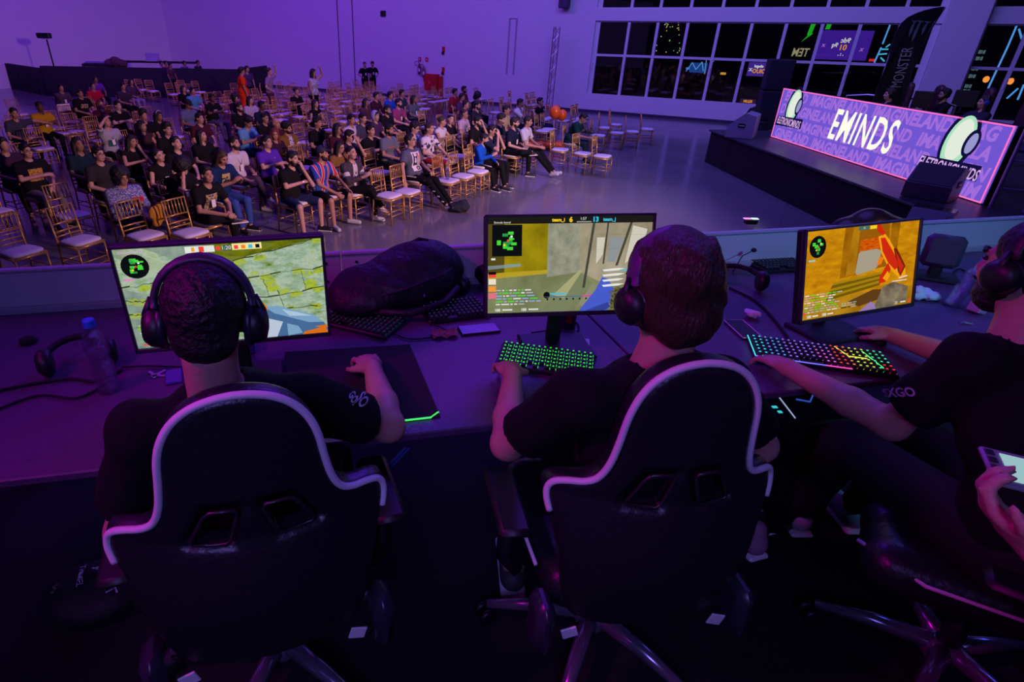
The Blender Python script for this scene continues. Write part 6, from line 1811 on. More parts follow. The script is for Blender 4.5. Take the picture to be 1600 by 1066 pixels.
    link('hair', k_.mesh('hair'), hcol, t)
    for q in (-1, 1): sphere_obj('eye', T(q * .031, .086, .008), .0105, eyem, t, 10, (1, 1, .55))
    mb = MB()
    for q in (-1, 1): mb.tube([T(q * .013, .098, .028), T(q * .03, .098, .035), T(q * .05, .084, .029)], .005, 6)
    mb.build('eyebrows', HC['k'], t); MB().tube([T(-.022, .090, -.064), T(0, .1, -.063), T(.022, .090, -.064)], .006, 6).build('lips', lipm, t, True)
    if beard:
        b_ = Field(tuple(H - Vector((.16, .16, .2))), tuple(H + Vector((.16, .2, .06))), .006)
        A = lambda c, r, k=.015, sub=False: b_.ell(TT(*c), [q_ * hs for q_ in r], H3, k, sub, .0025, 160)
        A((0, .046, -.088), (.058, .056, .048)); A((0, .012, -.05), (.074, .06, .05))
        b_.cap(TT(-.024, .100, -.047), TT(.024, .100, -.047), .009, .009, .01)
        b_.ell(TT(0, .10, .012), [.06, .07, .060], H3, .01, True); b_.ell(TT(0, .110, -.063), [.02, .02, .008], H3, .004, True); b_.ell(TT(0, -.08, .04), [.11, .12, .13], H3, .01, True)
        link('beard', b_.mesh('beard'), HC['k'], t)
    return t, TT, g, O, so
def headset(label, t, TT, HR, O, mt, mic=True, band=1.0, cupm=None):
    hs = thing('headset', label, 'headset', tuple(O))
    n = 15; pts = [(.103 * band * math.sin(a), -.012, .045 + .112 * math.cos(a)) for a in [-1.72 + 3.44 * k / (n - 1) for k in range(n)]]
    q = MB(); vs = []
    prof = [(-.022, 0), (-.018, .007), (0, .010), (.018, .007), (.022, 0), (.018, -.006), (-.018, -.006)]
    for i, a in enumerate([-1.55 + 3.1 * k / (n - 1) for k in range(n)]):
        for (py_, pr) in prof: vs.append(TT((.097 + pr) * math.sin(a), -.012 + py_, .036 + (.104 + pr) * math.cos(a)))
    m_ = len(prof); fs = [(i * m_ + j, i * m_ + (j + 1) % m_, (i + 1) * m_ + (j + 1) % m_, (i + 1) * m_ + j) for i in range(n - 1) for j in range(m_)] + [tuple(range(m_)), tuple((n - 1) * m_ + j for j in range(m_))[::-1]]
    q.add(vs, fs); q.build('headband', mt, hs, True)
    for s in (-1, 1):
        MB().tube([TT(s * .104, -.012, .055), TT(s * .118, -.012, .02), TT(s * .117, -.010, -.02)], [.006, .008, .006], 8).build('yoke', blk, hs, True)
        R = HR @ Matrix.Rotation(s * PI / 2, 3, 'Y')
        c = MB(); c.lathe([(.030, -.020), (.038, -.018), (.042, -.006), (.040, .008), (.030, .020), (.012, .024)], 20, TT(s * .103, -.008, -.012), R, 1.0)
        cup = c.build('ear_cup', cupm or blk, hs, True)
        c = MB(); c.tube([Vector(TT(s * .088, -.008 + .034 * math.cos(a), -.012 + .04 * math.sin(a))) for a in [2 * PI * k / 16 for k in range(16)]], .011, 8, close=True); c.build('ear_cushion', mat('ear_leather', (.012, .012, .03), .4), cup, True)
    if mic: MB().tube([TT(-.11, .02, -.04), TT(-.10, .07, -.07), TT(-.05, .12, -.075)], [.003, .003, .007], 6).build('microphone', blk, hs)
    return hs
sheen = mat('headband_leather', (.05, .035, .07), .42)
HR1 = rotm(14, -4, -3)
P1 = player('crop-haired player in black tee at the left monitor, from behind', (-.45, 1.13, 1.93), (-.488, 1.06, 2.345), (-.472, 1.05, 2.535), HR1,
       [(-.630, .99, 2.295), (-.715, .965, 2.03), (-.745, 1.24, 2.115)], [(-.315, 1.10, 2.305), (-.135, 1.245, 2.135), (-.212, 1.555, 2.125)], (.05, 1, -.05), (-.40, 1, -.08),
       [(-.62, 1.50, 1.90), (-.38, 1.56, 1.90)], [(-.62, 1.62, 1.44), (-.35, 1.66, 1.44)], 'crop', HC['k'])
headset('black over-ear headset with purple sheen on left player', P1[0], P1[1], HR1, P1[3], sheen)
HR2 = rotm(16, -8, 7)
P2 = player('brown-haired player in black tee at the middle monitor, from behind', (.56, 1.10, 1.93), (.470, 1.11, 2.43), (.470, 1.125, 2.585), HR2,
       [(.300, 1.06, 2.355), (.175, 1.205, 2.115), (.215, 1.50, 2.145)], [(.63, 1.12, 2.355), (.82, 1.20, 2.13), (.74, 1.47, 2.12)], (-.12, 1, -.12), (-.2, 1, -.1),
       [(.42, 1.55, 1.90), (.68, 1.55, 1.90)], [(.26, 1.40, 1.44), (.95, 1.65, 1.44)], 'wavy', strand_mat('hair_brown_strands', (.05, .024, .018)), curl=(.5, .4), shoecol=(.06, .05, .06))
headset('black headset with large cups on the middle player', P2[0], P2[1], HR2, P2[3], mat('headband_purple', (.10, .03, .14), .5), mic=False)
HR3 = rotm(12, -4, 0)
P3 = player('bearded player in black tee at the right monitor, in profile', (1.50, 1.06, 1.93), (1.40, 1.26, 2.42), (1.405, 1.325, 2.575), HR3,
       [(1.265, 1.22, 2.375), (1.235, 1.31, 2.125), (1.105, 1.615, 2.125)], [(1.62, 1.36, 2.375), (1.72, 1.58, 2.15), (1.62, 1.86, 2.12)], (-.15, 1, -.15), (-.3, 1, -.1),
       [(1.30, 1.50, 1.91), (1.55, 1.55, 1.91)], [(1.40, 1.70, 1.44), (1.62, 1.72, 1.44)], 'crop', HC['k'], h=.0075, beard=True, curl=(.4, .45), shoecol=(.45, .45, .5))
headset('black headset on the bearded right player', P3[0], P3[1], HR3, P3[3], blk, mic=False)
# sleeve marks
def sleeve_text(P, px, py, z, s, size, rot, m):
    O = P[3]; g = P[2]
    p = atz(px, py, z); d = Vector((math.cos(rot), math.sin(rot), 0)); n = Vector((-math.sin(rot) * .8, math.cos(rot) * .8, .6)).normalized()
    dirc = (Vector(p) - CAMP).normalized()
    def M(x, y, dd):
        q = Vector(p) + d * x + n * y - O - dirc * .35
        for k in range(160):       # the print lies on the cloth
            i = [int(round((q[a_] - g.lo[a_]) / g.h)) for a_ in range(3)]
            if all(0 <= i[a_] < g.n[a_] for a_ in range(3)) and g.V[i[0], i[1], i[2]] < 0: break
            q = q + dirc * .004
        return tuple(q - dirc * .012)
    text_mesh(s, size, M, m, 'sleeve_lettering', P[0], bold=.001)
sleeve_text(P1, 566, 625, 2.22, 'SO', .040, -1.2, smp); sleeve_text(P1, 552, 622, 2.22, 'GO!', .026, -1.2, smp)
sleeve_text(P3, 1403, 614, 2.26, 'SXGO', .034, .1, mat('print_lilac', (.4, .3, .5), .7))
MB().tube([DP(-.72 + .008 * math.cos(a), 0, 0) * 0 + Vector((-.745 + .009 * math.cos(a), 1.318, 2.115 + .009 * math.sin(a))) for a in [2 * PI * k / 10 for k in range(10)]], .002, 5, close=True).build('ring', mat('gold_chain', (.9, .8, .5), .3, .8), None)
r_ = D.objects['ring']; tag(r_, 'gold ring on the left player finger', 'ring')

# ------------------------------------------------------------------ gaming chairs
cv = mat('chair_leatherette', (.012, .014, .018), .36, bump=.12, bscale=60)
pipm = mat('piping_white', (.75, .72, .78), .5)
half = [(.0, .0), (.19, .0), (.215, .06), (.235, .18), (.262, .30), (.283, .36), (.287, .395), (.275, .422), (.245, .434), (.208, .440), (.182, .458), (.165, .50), (.155, .56), (.148, .62), (.135, .665), (.110, .705), (.075, .732), (.035, .745), (0, .748)]
def smooth2(pts, n=2):
    for _ in range(n):
        q = [pts[0]]
        for a, b2 in zip(pts[:-1], pts[1:]): q += [(a[0] * .75 + b2[0] * .25, a[1] * .75 + b2[1] * .25), (a[0] * .25 + b2[0] * .75, a[1] * .25 + b2[1] * .75)]
        pts = q + [pts[-1]]
    return pts
def poly_sd(X, Z, poly):
    d = np.full(X.shape, 9.0); ins = np.zeros(X.shape, bool)
    n = len(poly)
    for i in range(n):
        ax, az = poly[i]; bx, bz = poly[(i + 1) % n]
        ex, ez = bx - ax, bz - az; wx, wz = X - ax, Z - az
        tt = np.clip((wx * ex + wz * ez) / (ex * ex + ez * ez + 1e-12), 0, 1)
        d = np.minimum(d, np.hypot(wx - ex * tt, wz - ez * tt))
        c = ((az > Z) != (bz > Z)) & (X < (bx - ax) * (Z - az) / (bz - az + 1e-12) + ax); ins ^= c
    return np.where(ins, -d, d)
def bend(x, y, z):
    return (x, y + 1.05 * x * x * (1 if z < .46 else max(.45, 1 - (z - .46) * 3)) + .05 * (max(0, z - .45)) - .03 * math.sin(min(z, .4) / .4 * PI), z)
hsm = smooth2(half, 1)
outline = hsm + [(-x, z) for x, z in hsm[::-1][1:-1]]
hole = [(.022, .482), (.082, .482), (.125, .400), (.046, .395)]
gx = np.arange(-.31, .311, .006); gz = np.arange(-.03, .785, .006); gy = np.arange(-.055, .056, .006)
X2, Z2 = np.meshgrid(gx, gz, indexing='ij')
sd = poly_sd(X2, Z2, outline)
hh_ = np.minimum(poly_sd(X2, Z2, hole), poly_sd(X2, Z2, [(-x, z) for x, z in hole])) - .004
sd = np.maximum(sd, -hh_)
thick = .032 + .010 * np.clip((Z2 - .60) / .1, 0, 1) * 0 + .008 * np.clip(1 - np.abs(Z2 - .2) / .2, 0, 1)
fb = Field((-.31, -.055, -.03), (.31, .055, .78), .006)
i0 = np.round((np.array([gx[0], gy[0], gz[0]]) - fb.lo) / fb.h).astype(int)
rr_ = .024
A = np.maximum(sd + rr_, 0)[:, None, :]; B = np.maximum(np.abs(gy)[None, :, None] - (thick - rr_)[:, None, :], 0)
blockv = np.sqrt(A ** 2 + B ** 2) - rr_ + np.minimum(np.maximum((sd + rr_)[:, None, :], np.abs(gy)[None, :, None] - (thick - rr_)[:, None, :]), 0)
fb.V[i0[0]:i0[0] + blockv.shape[0], i0[1]:i0[1] + blockv.shape[1], i0[2]:i0[2] + blockv.shape[2]] = blockv
back_me = fb.mesh('chair_back')
for v in back_me.vertices: v.co = bend(*v.co)
def gaming_chair(label, loc, yaw, lean=0.0, sz=1.0, sx=1.0):
    t = thing('gaming_chair', label, 'chair', (loc[0], loc[1], 1.35), yaw)
    z0 = loc[2] - 1.35
    me = back_me if not t.get('x') else None
    o = D.objects.new('backrest', me); COL.objects.link(o); o.parent = t; o.location = (0, 0, z0); o.rotation_euler = (lean, 0, 0); o.scale = (sx, 1, sz)
    if not me.materials: me.materials.append(cv)
    pts = [(x * 1.0, z) for x, z in outline if z > .33]
    up_ = [p for p in hsm if p[1] > .345]; line = [(x, z) for x, z in up_] + [(-x, z) for x, z in up_[::-1][1:]]
    line = smooth2(line, 1)
    MB().tube([bend(x * .985, -.026, z - .004) for x, z in line], .0085, 8).build('piping', pipm, o, True)
    for s in (-1, 1):
        hc_ = (sum(x for x, z in hole) / 4, sum(z for x, z in hole) / 4); hb = hole + [hole[0]]
        q = [(s * (a_[0] * (1 - u_) + b_[0] * u_), a_[1] * (1 - u_) + b_[1] * u_) for a_, b_ in zip(hb[:-1], hb[1:]) for u_ in (.12, .5, .88)]
        MB().tube([bend(x, -.034, z) for x, z in q], .0045, 6, close=True).build('hole_trim', mat('hole_trim', (.02, .02, .025), .3), o, True)
    f = Field((-.3, -.1, -.12), (.3, .56, .1), .012)
    f.cap((-.17, .08, 0), (-.19, .46, 0), .065, .065, .03); f.cap((.17, .08, 0), (.19, .46, 0), .065, .065, .03); f.cap((-.16, .47, 0), (.16, .47, 0), .055, .055, .04)
    for x in (-.1, 0, .1): f.cap((x, .06, -.01), (x, .46, -.01), .06, .06, .05)
    s = link('seat', f.mesh('seat'), cv, t); s.location = (0, .03, z0 + .02)
    for sx_ in (-1, 1):
        MB().tube([(sx_ * .245, .10, .04), (sx_ * .255, .40, .03), (sx_ * .16, .545, .02)], .0055, 6).build('seat_piping', pipm, s, True)
        MB().box((sx_ * .255, .02, z0 - .01), (.05, .10, .16), None, .02).build('recline_cover', mat('hinge_plastic', (.03, .03, .05), .28), t, auto=True)
        q = MB(); q.tube([(sx_ * .27, .20, z0 - .04), (sx_ * .31, .22, z0 + .0), (sx_ * .31, .22, z0 + .17)], .02, 8); a_ = q.build('armrest_post', blk, t, True)
        MB().box((sx_ * .31, .24, z0 + .185), (.085, .26, .03), None, .012).build('armrest_pad', blk, a_, auto=True)
        MB().box((sx_ * .19, -.012, z0 - .02), (.04, .006, .035), Matrix.Rotation(.3 * sx_, 3, 'Y'), .002).build('white_tag', hm, t)
    MB().box((0, .25, z0 - .085), (.26, .24, .05), None, .01).build('tilt_plate', blk, t)
    MB().lathe([(.03, .12), (.03, .25), (.022, .25), (.022, z0 - .1)], 14, (0, .25, 0)).build('gas_lift', blk, t, True)
    ab = mat('base_metal', (.30, .32, .40), .22, .7)
    st_ = MB().lathe([(.05, .075), (.055, .09), (.05, .13), (.03, .14)], 16, (0, .25, 0)).build('star_hub', ab, t, True)
    for k in range(5):
        an = 2 * PI * k / 5 + .35; dx, dy = math.cos(an), math.sin(an)
        MB().tube([(dx * .03, .25 + dy * .03, .115), (dx * .18, .25 + dy * .18, .105), (dx * .325, .25 + dy * .325, .075)], [.028, .022, .014], 10).build('star_leg', ab, t, True)
        w_ = MB(); R = Matrix.Rotation(an + .6, 3, 'Z') @ Matrix.Rotation(PI / 2, 3, 'X')
        for s_ in (-.018, .018): w_.lathe([(.012, -.008), (.027, -.007), (.027, .007), (.012, .008)], 14, Vector((dx * .33, .25 + dy * .33, .028)) + Matrix.Rotation(an + .6, 3, 'Z') @ Vector((0, s_, 0)), R)
        w_.build('caster', blk, t, True)
    return t
gaming_chair('left gaming chair with white piping, behind the crop-haired player', (-.372, .862, 1.785), .33, -.03, .92, 1.0)
gaming_chair('middle gaming chair with white piping, behind the brown-haired player', (.515, .965, 1.775), .12, -.03, .97, .95)
gaming_chair('right gaming chair turned sideways under the bearded player', (1.72, .98, 1.80), .98)
# ------------------------------------------------------------------ things on the desk
def on(px, py, dz=0.0): return atz(px, py, DZ + dz)
p = on(170, 610); bottle((p.x, p.y, DZ), (0, 0, .3), 'clear ribbed water bottle with blue cap on the left desk', .235)
# left spare headset lying on its side
def lying_headset(label, p, rz, s=1.0):
    t = thing('headset', label, 'headset', tuple(p), rz)
    MB().tube([(.09 * s * math.cos(a), .10 * s * math.sin(a), .045 + .02 * math.sin(a)) for a in [.0 + PI * k / 12 for k in range(13)]], .011, 8).build('headband', blkm, t, True)
    for q in (-1, 1):
        c = MB(); c.lathe([(.03, -.022), (.042, -.016), (.044, .008), (.03, .022)], 18, (q * .085 * s, -.01, .047), Matrix.Rotation(PI / 2 * q, 3, 'Y')); c.build('ear_cup', blk, t, True)
    return t
lying_headset('black headset lying behind the ribbed bottle', on(128, 575), .5, 1.05)
def cable(label, pts, r=.0035, m=blkm, group=None):
    q = MB(); P_ = [on(x, y, .006) for x, y in pts]
    out = []
    for i in range(len(P_) - 1):
        a, b2 = P_[i], P_[i + 1]; pa = P_[i - 1] if i else a; pb = P_[i + 2] if i + 2 < len(P_) else b2
        for k in range(5):
            u = k / 5; out.append(.5 * ((2 * a) + (b2 - pa) * u + (2 * pa - 5 * a + 4 * b2 - pb) * u * u + (3 * a - pa - 3 * b2 + pb) * u ** 3))
    out.append(P_[-1]); q.tube(out, r, 6); return tag(q.build('cable', m, None, True), label, 'cable', group)
cable('black cable running to the left desk corner from the headset', [(-10, 612), (50, 600), (110, 592), (150, 596), (190, 578)], .005)
cable('second black cable below it on the left desk', [(-10, 642), (60, 618), (120, 622), (165, 600)], .004)
cable('thin black cable between bottle and left player', [(190, 574), (230, 572), (290, 574)], .003)
cable('black cable loop right of the backpack', [(660, 500), (700, 520), (640, 530), (600, 512)], .003)
cable('black cable in front of the middle monitor stand', [(830, 520), (860, 515), (890, 500), (905, 512), (890, 530)], .003)
cable('cable bundle left of the right monitor', [(1140, 450), (1180, 470), (1210, 500), (1240, 540)], .005)
cable('black cable curling past the right monitor to bottle', [(1420, 395), (1450, 405), (1480, 430), (1500, 420), (1530, 440)], .004)
p = on(45, 536); tag(MB().lathe([(.02, 0), (.028, .004), (.024, .018), (.01, .024)], 14, p).build('cable_puck', blkm, None, True), 'small round black puck at the far left of the desk', 'puck')
p = on(243, 588)
t = thing('key_ring', 'small metal keys by the left player neck on desk', 'keys', tuple(p)); MB().tube([(.012 * math.cos(a), .012 * math.sin(a), .003) for a in [2 * PI * k / 12 for k in range(12)]], .0015, 5, close=True).build('ring', alu, t)
for a in (0, 1.1, 2.5): MB().box((.022 * math.cos(a), .022 * math.sin(a), .003), (.034, .01, .002), Matrix.Rotation(a, 3, 'Z')).build('key', alu, t)
p = on(272, 590); tag(MB().box(p + Vector((0, 0, .004)), (.05, .09, .008), Matrix.Rotation(.4, 3, 'Z'), .003).build('smartphone', mat('phone_glass', (.06, .05, .3), .15)), 'phone lying half behind the left player neck', 'phone')
p = on(388, 548)
t = thing('small_box', 'little blue box with red lid under the left monitor', 'box', tuple(p), .25); MB().box((0, 0, .018), (.05, .06, .036), None, .003).build('body', mat('box_blue', (.06, .16, .45), .5), t); MB().box((0, 0, .040), (.052, .062, .008), None, .002).build('lid', mat('box_red', (.35, .02, .03), .5), t)
# mousepads and mice
def pad(label, pts, glow=None, group=None):
    t = thing('mouse_pad', label, 'mouse pad', tuple(on(*pts[0])))
    O = Vector(t.location); P_ = [on(*q) - O for q in pts]
    vs = [v + Vector((0, 0, .001)) for v in P_] + [v + Vector((0, 0, .005)) for v in P_]
    MB().add(vs, [(3, 2, 1, 0), (4, 5, 6, 7), (0, 1, 5, 4), (1, 2, 6, 5), (2, 3, 7, 6), (3, 0, 4, 7)]).build('cloth_top', mat('pad_cloth', (.016, .012, .018), .9), t)
    if glow:
        a, b2, c = P_[3], P_[2], P_[1]; MB().tube([a + Vector((0, 0, .005)), b2.lerp(a, .06) + Vector((0, 0, .005)), b2.lerp(c, .05) + Vector((0, 0, .005))], .0028, 6).build('glowing_edge', glow, t)
    return t
pad('large black mouse pad with a green glowing front edge', [(446, 552), (640, 540), (688, 653), (425, 683)], emat('edge_green', (70, 220, 110), 1.2))
def mouse(label, p, rz):
    t = thing('computer_mouse', label, 'mouse', tuple(p), rz); f = Field((-.05, -.08, -.01), (.05, .08, .05), .004)
    f.ell((0, 0, .008), (.031, .058, .028), None, 0); f.half((0, 0, .001), (0, 0, -1)); link('shell', f.mesh('m'), blk, t); MB().box((0, .025, .034), (.007, .02, .008), None, .002).build('wheel', mat('grey_rubber', (.08, .08, .08), .7), t)
    return t
mouse('black mouse under the left player right hand', Vector((-.245, 1.63, DZ + .006)), .25)
mouse('black mouse under the bearded player right hand', Vector((1.60, 1.93, DZ)), .1)
# keyboards
def keyboard(label, c4, cols, lit=1.0, kt=None):
    """c4: pixel corners far-left, far-right, near-right, near-left"""
    P_ = [on(*q) for q in c4]
    cen = sum(P_, Vector()) / 4; ex = ((P_[1] - P_[0]) + (P_[2] - P_[3])) / 2; W_ = ex.length; yaw = math.atan2(ex.y, ex.x)
    ey = ((P_[0] - P_[3]) + (P_[1] - P_[2])) / 2; Hh = min(max(ey.length, .13), .16)
    t = thing('keyboard', label, 'keyboard', tuple(cen), yaw)
    MB().box((0, 0, .010), (W_, Hh, .018), None, .004).build('case', mat('kb_case', (.010, .010, .013), .4), t)
    nx = int(W_ / .0195); ny = 6; kx, ky = (W_ - .012) / nx, (Hh - .01) / ny
    keys = MB(); lgs = {}
    for j in range(ny):
        for i in range(nx):
            x = -W_ / 2 + .006 + (i + .5) * kx; y = -Hh / 2 + .005 + (j + .5) * ky
            if j == 0 and .25 < i / nx < .5 and i % 6: continue
            keys.box((x, y, .024), (kx * .8, ky * .78, .010), None, .002)
            col = cols(i / nx, j / ny) if callable(cols) else cols
            if col: lgs.setdefault(col, MB()).box((x, y + ky * .1, .0297), (kx * .30, ky * .20, .0012))
            if col: lgs[col].box((x + kx * .47, y, .0195), (kx * .10, ky * .5, .001))
    keys.build('keycaps', kt or mat('keycap', (.012, .012, .016), .5), t)
    for k, (col, mb) in enumerate(lgs.items()): mb.build('key_legends', emat('key_%d_%d_%d' % col, col, lit), t)
    return t, W_, Hh
keyboard('keyboard with green lit keys beside the middle player hand', [(785, 541), (935, 560), (920, 600), (772, 577)], (50, 235, 60), 1.1)
def rainbow(u, v):
    if u < .06: return (60, 220, 255)
    if u < .22: return (90, 160, 255)
    if u < .42: return (150, 110, 255)
    if u < .55: return (230, 90, 230) if v < .6 else (150, 120, 255)
    if u < .64: return (255, 60, 60)
    if u < .72: return (255, 140, 60)
    if u < .82: return (210, 230, 60)
    if u > .88 and v < .2: return (255, 50, 50)
    return (60, 235, 130) if u < .93 else (80, 230, 190)
k3, W3, H3 = keyboard('rainbow lit keyboard under the bearded player hand', [(1166, 530), (1388, 562), (1390, 593), (1178, 566)], rainbow, 1.2)
for pts, cc in ((((-W3 / 2, H3 / 2), (-W3 / 2, -H3 / 2)), (70, 220, 230)), (((-W3 / 2, -H3 / 2), (0, -H3 / 2)), (120, 110, 255)), (((0, -H3 / 2), (W3 * .18, -H3 / 2)), (240, 80, 190)), (((W3 * .14, H3 * .4), (W3 * .2, -H3 * .0)), (220, 230, 90)), (((W3 * .2, 0), (W3 * .33, 0)), (220, 230, 90)), (((W3 * .33, H3 * .35), (W3 * .4, -H3 * .35)), (90, 235, 140))):
    MB().tube([(pts[0][0], pts[0][1], .021 if abs(pts[0][1]) == H3 / 2 else .028), (pts[1][0], pts[1][1], .021 if abs(pts[0][1]) == H3 / 2 else .028)], .002, 5).build('light_strip', emat('strip_%d' % cc[0], cc, 1.2), k3)
dim = (38, 48, 90)
keyboard('dark keyboard lying just left below the backpack', [(520, 478), (625, 505), (612, 535), (512, 515)], (28, 55, 75), .7)
keyboard('dark keyboard behind the backpack right end with blue legends', [(655, 480), (752, 470), (760, 498), (668, 512)], dim, .9)
keyboard('dark spare keyboard left of the right monitor', [(1175, 408), (1246, 402), (1250, 430), (1182, 432)], dim, .8)
# phone, cards, tissue, cans
p = on(1160, 517)
t = thing('smartphone', 'phone with pale rim above the rainbow keyboard', 'phone', tuple(p), .05)
MB().box((0, 0, .005), (.075, .15, .009), Matrix.Rotation(.0, 3, 'Z'), .003).build('body', blk, t)
q = MB(); hw, hl = .038, .0755
for a, b2 in (((-hw, -hl), (hw, -hl)), ((hw, -hl), (hw, hl)), ((hw, hl), (-hw, hl)), ((-hw, hl), (-hw, -hl))): q.tube([(a[0], a[1], .009), (b2[0], b2[1], .009)], .0022, 6)
q.build('rim', mat('phone_rim', (.8, .75, .85), .2, .5), t)
t = thing('smartphone', 'violet-lit phone lying face up left of the middle monitor', 'phone', tuple(on(748, 517)), .25)
MB().box((0, 0, .005), (.15, .07, .009), None, .003).build('body', blk, t); MB().box((0, 0, .0100), (.142, .064, .0012)).build('screen', mat('phone_screen', (.35, .28, .75), .15), t)
t = thing('snack_wrapper', 'crumpled red and pink wrapper left of the violet phone', 'wrapper', tuple(on(695, 525)), .2)
vs = []; 
for j in range(5):
    for i in range(7): vs.append(((i - 3) * .016, (j - 2) * .014, .004 + .012 * abs(math.sin(i * 2.1 + j * 1.7))))
MB().add(vs, [(j * 7 + i, j * 7 + i + 1, j * 7 + i + 8, j * 7 + i + 7) for j in range(4) for i in range(6)]).build('foil', mat('wrapper_red', (.45, .06, .10), .35), t)
t = thing('sticker_card', 'white card with round dark emblem beyond the green keyboard', 'card', tuple(on(902, 535)), -.2)
MB().box((0, 0, .002), (.085, .06, .003)).build('card_sheet', hm, t)
q = MB(); q.tube([(.017 * math.cos(a), .017 * math.sin(a), .0042) for a in [2 * PI * k / 16 for k in range(16)]], .0022, 5, close=True); q.lathe([(.007, .0036), (.007, .0048)], 12); q.tube([(-.03, -.008, .0042), (-.018, -.002, .0042)], .002, 5); q.tube([(.03, .008, .0042), (.018, .002, .0042)], .002, 5); q.build('emblem', blk, t)
p = on(885, 510); t = thing('soda_can', 'dark can with red mark before the middle monitor', 'can', tuple(p)); 
MB().lathe([(.028, 0), (.033, .005), (.033, .07), (.028, .078), (.026, .078)], 20).build('can_body', mat('can_dark', (.06, .03, .10), .3, .6), t, True); MB().box((0, -.033, .045), (.02, .004, .03), None, .001).build('mark', red, t)
def crumple(label, px, py, s, m=hm, name='tissue'):
    f = Field((-.08, -.08, -.01), (.08, .08, .08), .005); rr = random.Random(px)
    for k in range(7): f.ell((rr.uniform(-.03, .03) * s, rr.uniform(-.02, .02) * s, .01 + rr.uniform(0, .02) * s), (.022 * s, .018 * s, .012 * s), None, .006, False, .005, 160)
    f.half((0, 0, .001), (0, 0, -1)); o = link(name, f.mesh('t'), m); o.location = on(px, py); return tag(o, label, 'tissue')
crumple('small crumpled paper above the pale-rimmed phone', 1173, 496, .8); crumple('crumpled white tissue right of the right monitor', 1440, 468, 1.5)
p = on(1483, 478); bottle((p.x, p.y, DZ + .0), (-.15, .45, 0), 'clear water bottle leaning before the bearded player face', .22, (.6, .6, .65))
t = thing('paper_cup', 'pinkish paper sleeve beside the leaning bottle', 'cup', tuple(on(1525, 488)), .4); MB().box((0, 0, .035), (.06, .05, .07), Matrix.Rotation(.3, 3, 'Y'), .004).build('sleeve', mat('pink_paper', (.45, .22, .40), .7), t)
t = thing('trinket', 'small bright metal trinket near the pinkish sleeve', 'trinket', tuple(on(1500, 508))); MB().tube([(0, 0, .004), (.02, .01, .008), (.05, .005, .004)], .004, 6).build('clip', alu, t)
# monitor seen from behind at the right
p = on(1468, 440)
t = thing('spare_monitor', 'dark rounded screen seen from behind right of orange monitor', 'monitor', (p.x, p.y + .05, DZ), -.5)
MB().box((0, 0, .13), (.15, .05, .15), Matrix.Rotation(-.15, 3, 'X'), .02).build('housing', mat('rear_plastic', (.05, .05, .075), .4), t, auto=True); MB().box((0, .0, .04), (.05, .03, .09), None, .008).build('stand_neck', blk, t); MB().box((0, 0, .008), (.2, .15, .016), None, .006).build('stand_base', blk, t)
# headset with gooseneck microphone right of the middle player
t = lying_headset('black headset with upright microphone right of middle player', on(1150, 450), -.2, 1.1)
p = on(1150, 450); a = on(1145, 425); b2 = atz(1160, 400, DZ + .08); c = atz(1178, 391, DZ + .10)
o_ = MB().tube([Vector(a) - p, Vector(b2) - p + Vector((0, 0, 0)), Vector(c) - p], .0025, 6).build('microphone_boom', blk, t); o_.rotation_euler = (0, 0, .2)
o_ = sphere_obj('microphone_foam', Vector(c) - p, .013, blkm, t, 12, (1, 1, .8)); o_.rotation_euler = (0, 0, .2)
lying_headset('black headset at the right end of the backpack', on(735, 452), .9, 1.0)
# backpack
f = Field((-.36, -.2, -.02), (.36, .2, .3), .009)
f.ell((0, 0, .10), (.29, .12, .105), None, 0, False, .008, 28); f.ell((.10, .02, .14), (.17, .11, .10), None, .06, False, .008, 30); f.ell((-.16, -.02, .07), (.15, .12, .07), None, .05, False, .006, 35)
f.ell((.02, -.10, .09), (.17, .05, .06), None, .03, False, .006, 40); f.half((0, 0, .002), (0, 0, -1))
p = on(628, 478)
bp = thing('backpack', 'bulky black backpack lying behind the left and middle screens', 'backpack', (p.x - .01, p.y + .03, DZ), .55)
bpm = mat('nylon_black', (.013, .009, .016), .55, bump=.5, bscale=25)
link('body', f.mesh('bag'), bpm, bp)
MB().tube([(-.22, -.10, .09), (-.05, -.155, .13), (.12, -.14, .15), (.24, -.05, .14)], .006, 6).build('zip', mat('zip_dark', (.03, .02, .04), .4), bp)
MB().tube([(.06, .02, .236), (.10, .02, .25), (.14, .02, .237)], .008, 8).build('top_handle', bpm, bp, True)
MB().tube([(-.18, -.12, .05), (-.05, -.19, .04), (.10, -.18, .05), (.2, -.12, .07)], .014, 8).build('strap', bpm, bp, True)
MB().box((.02, -.165, .09), (.008, .004, .012), None, .001).build('zip_pull', alu, bp)
# lamp glow source: small flight of stage light on the hall floor near the panel
p = atz(1172, 350, .05)
t = thing('floor_light', 'small bright white and pink floor light beyond the desk panel', 'lamp', tuple(p)); MB().box((0, 0, .05), (.22, .12, .1), None, .02).build('case', blk, t)
MB().box((-.09, -.02, .105), (.12, .08, .01)).build('pink_lens', emat('lens_pink', (250, 150, 240), 1.2), t); MB().box((.05, -.02, .105), (.12, .08, .01)).build('white_lens', emat('lens_white', (210, 240, 255), 1.4), t)

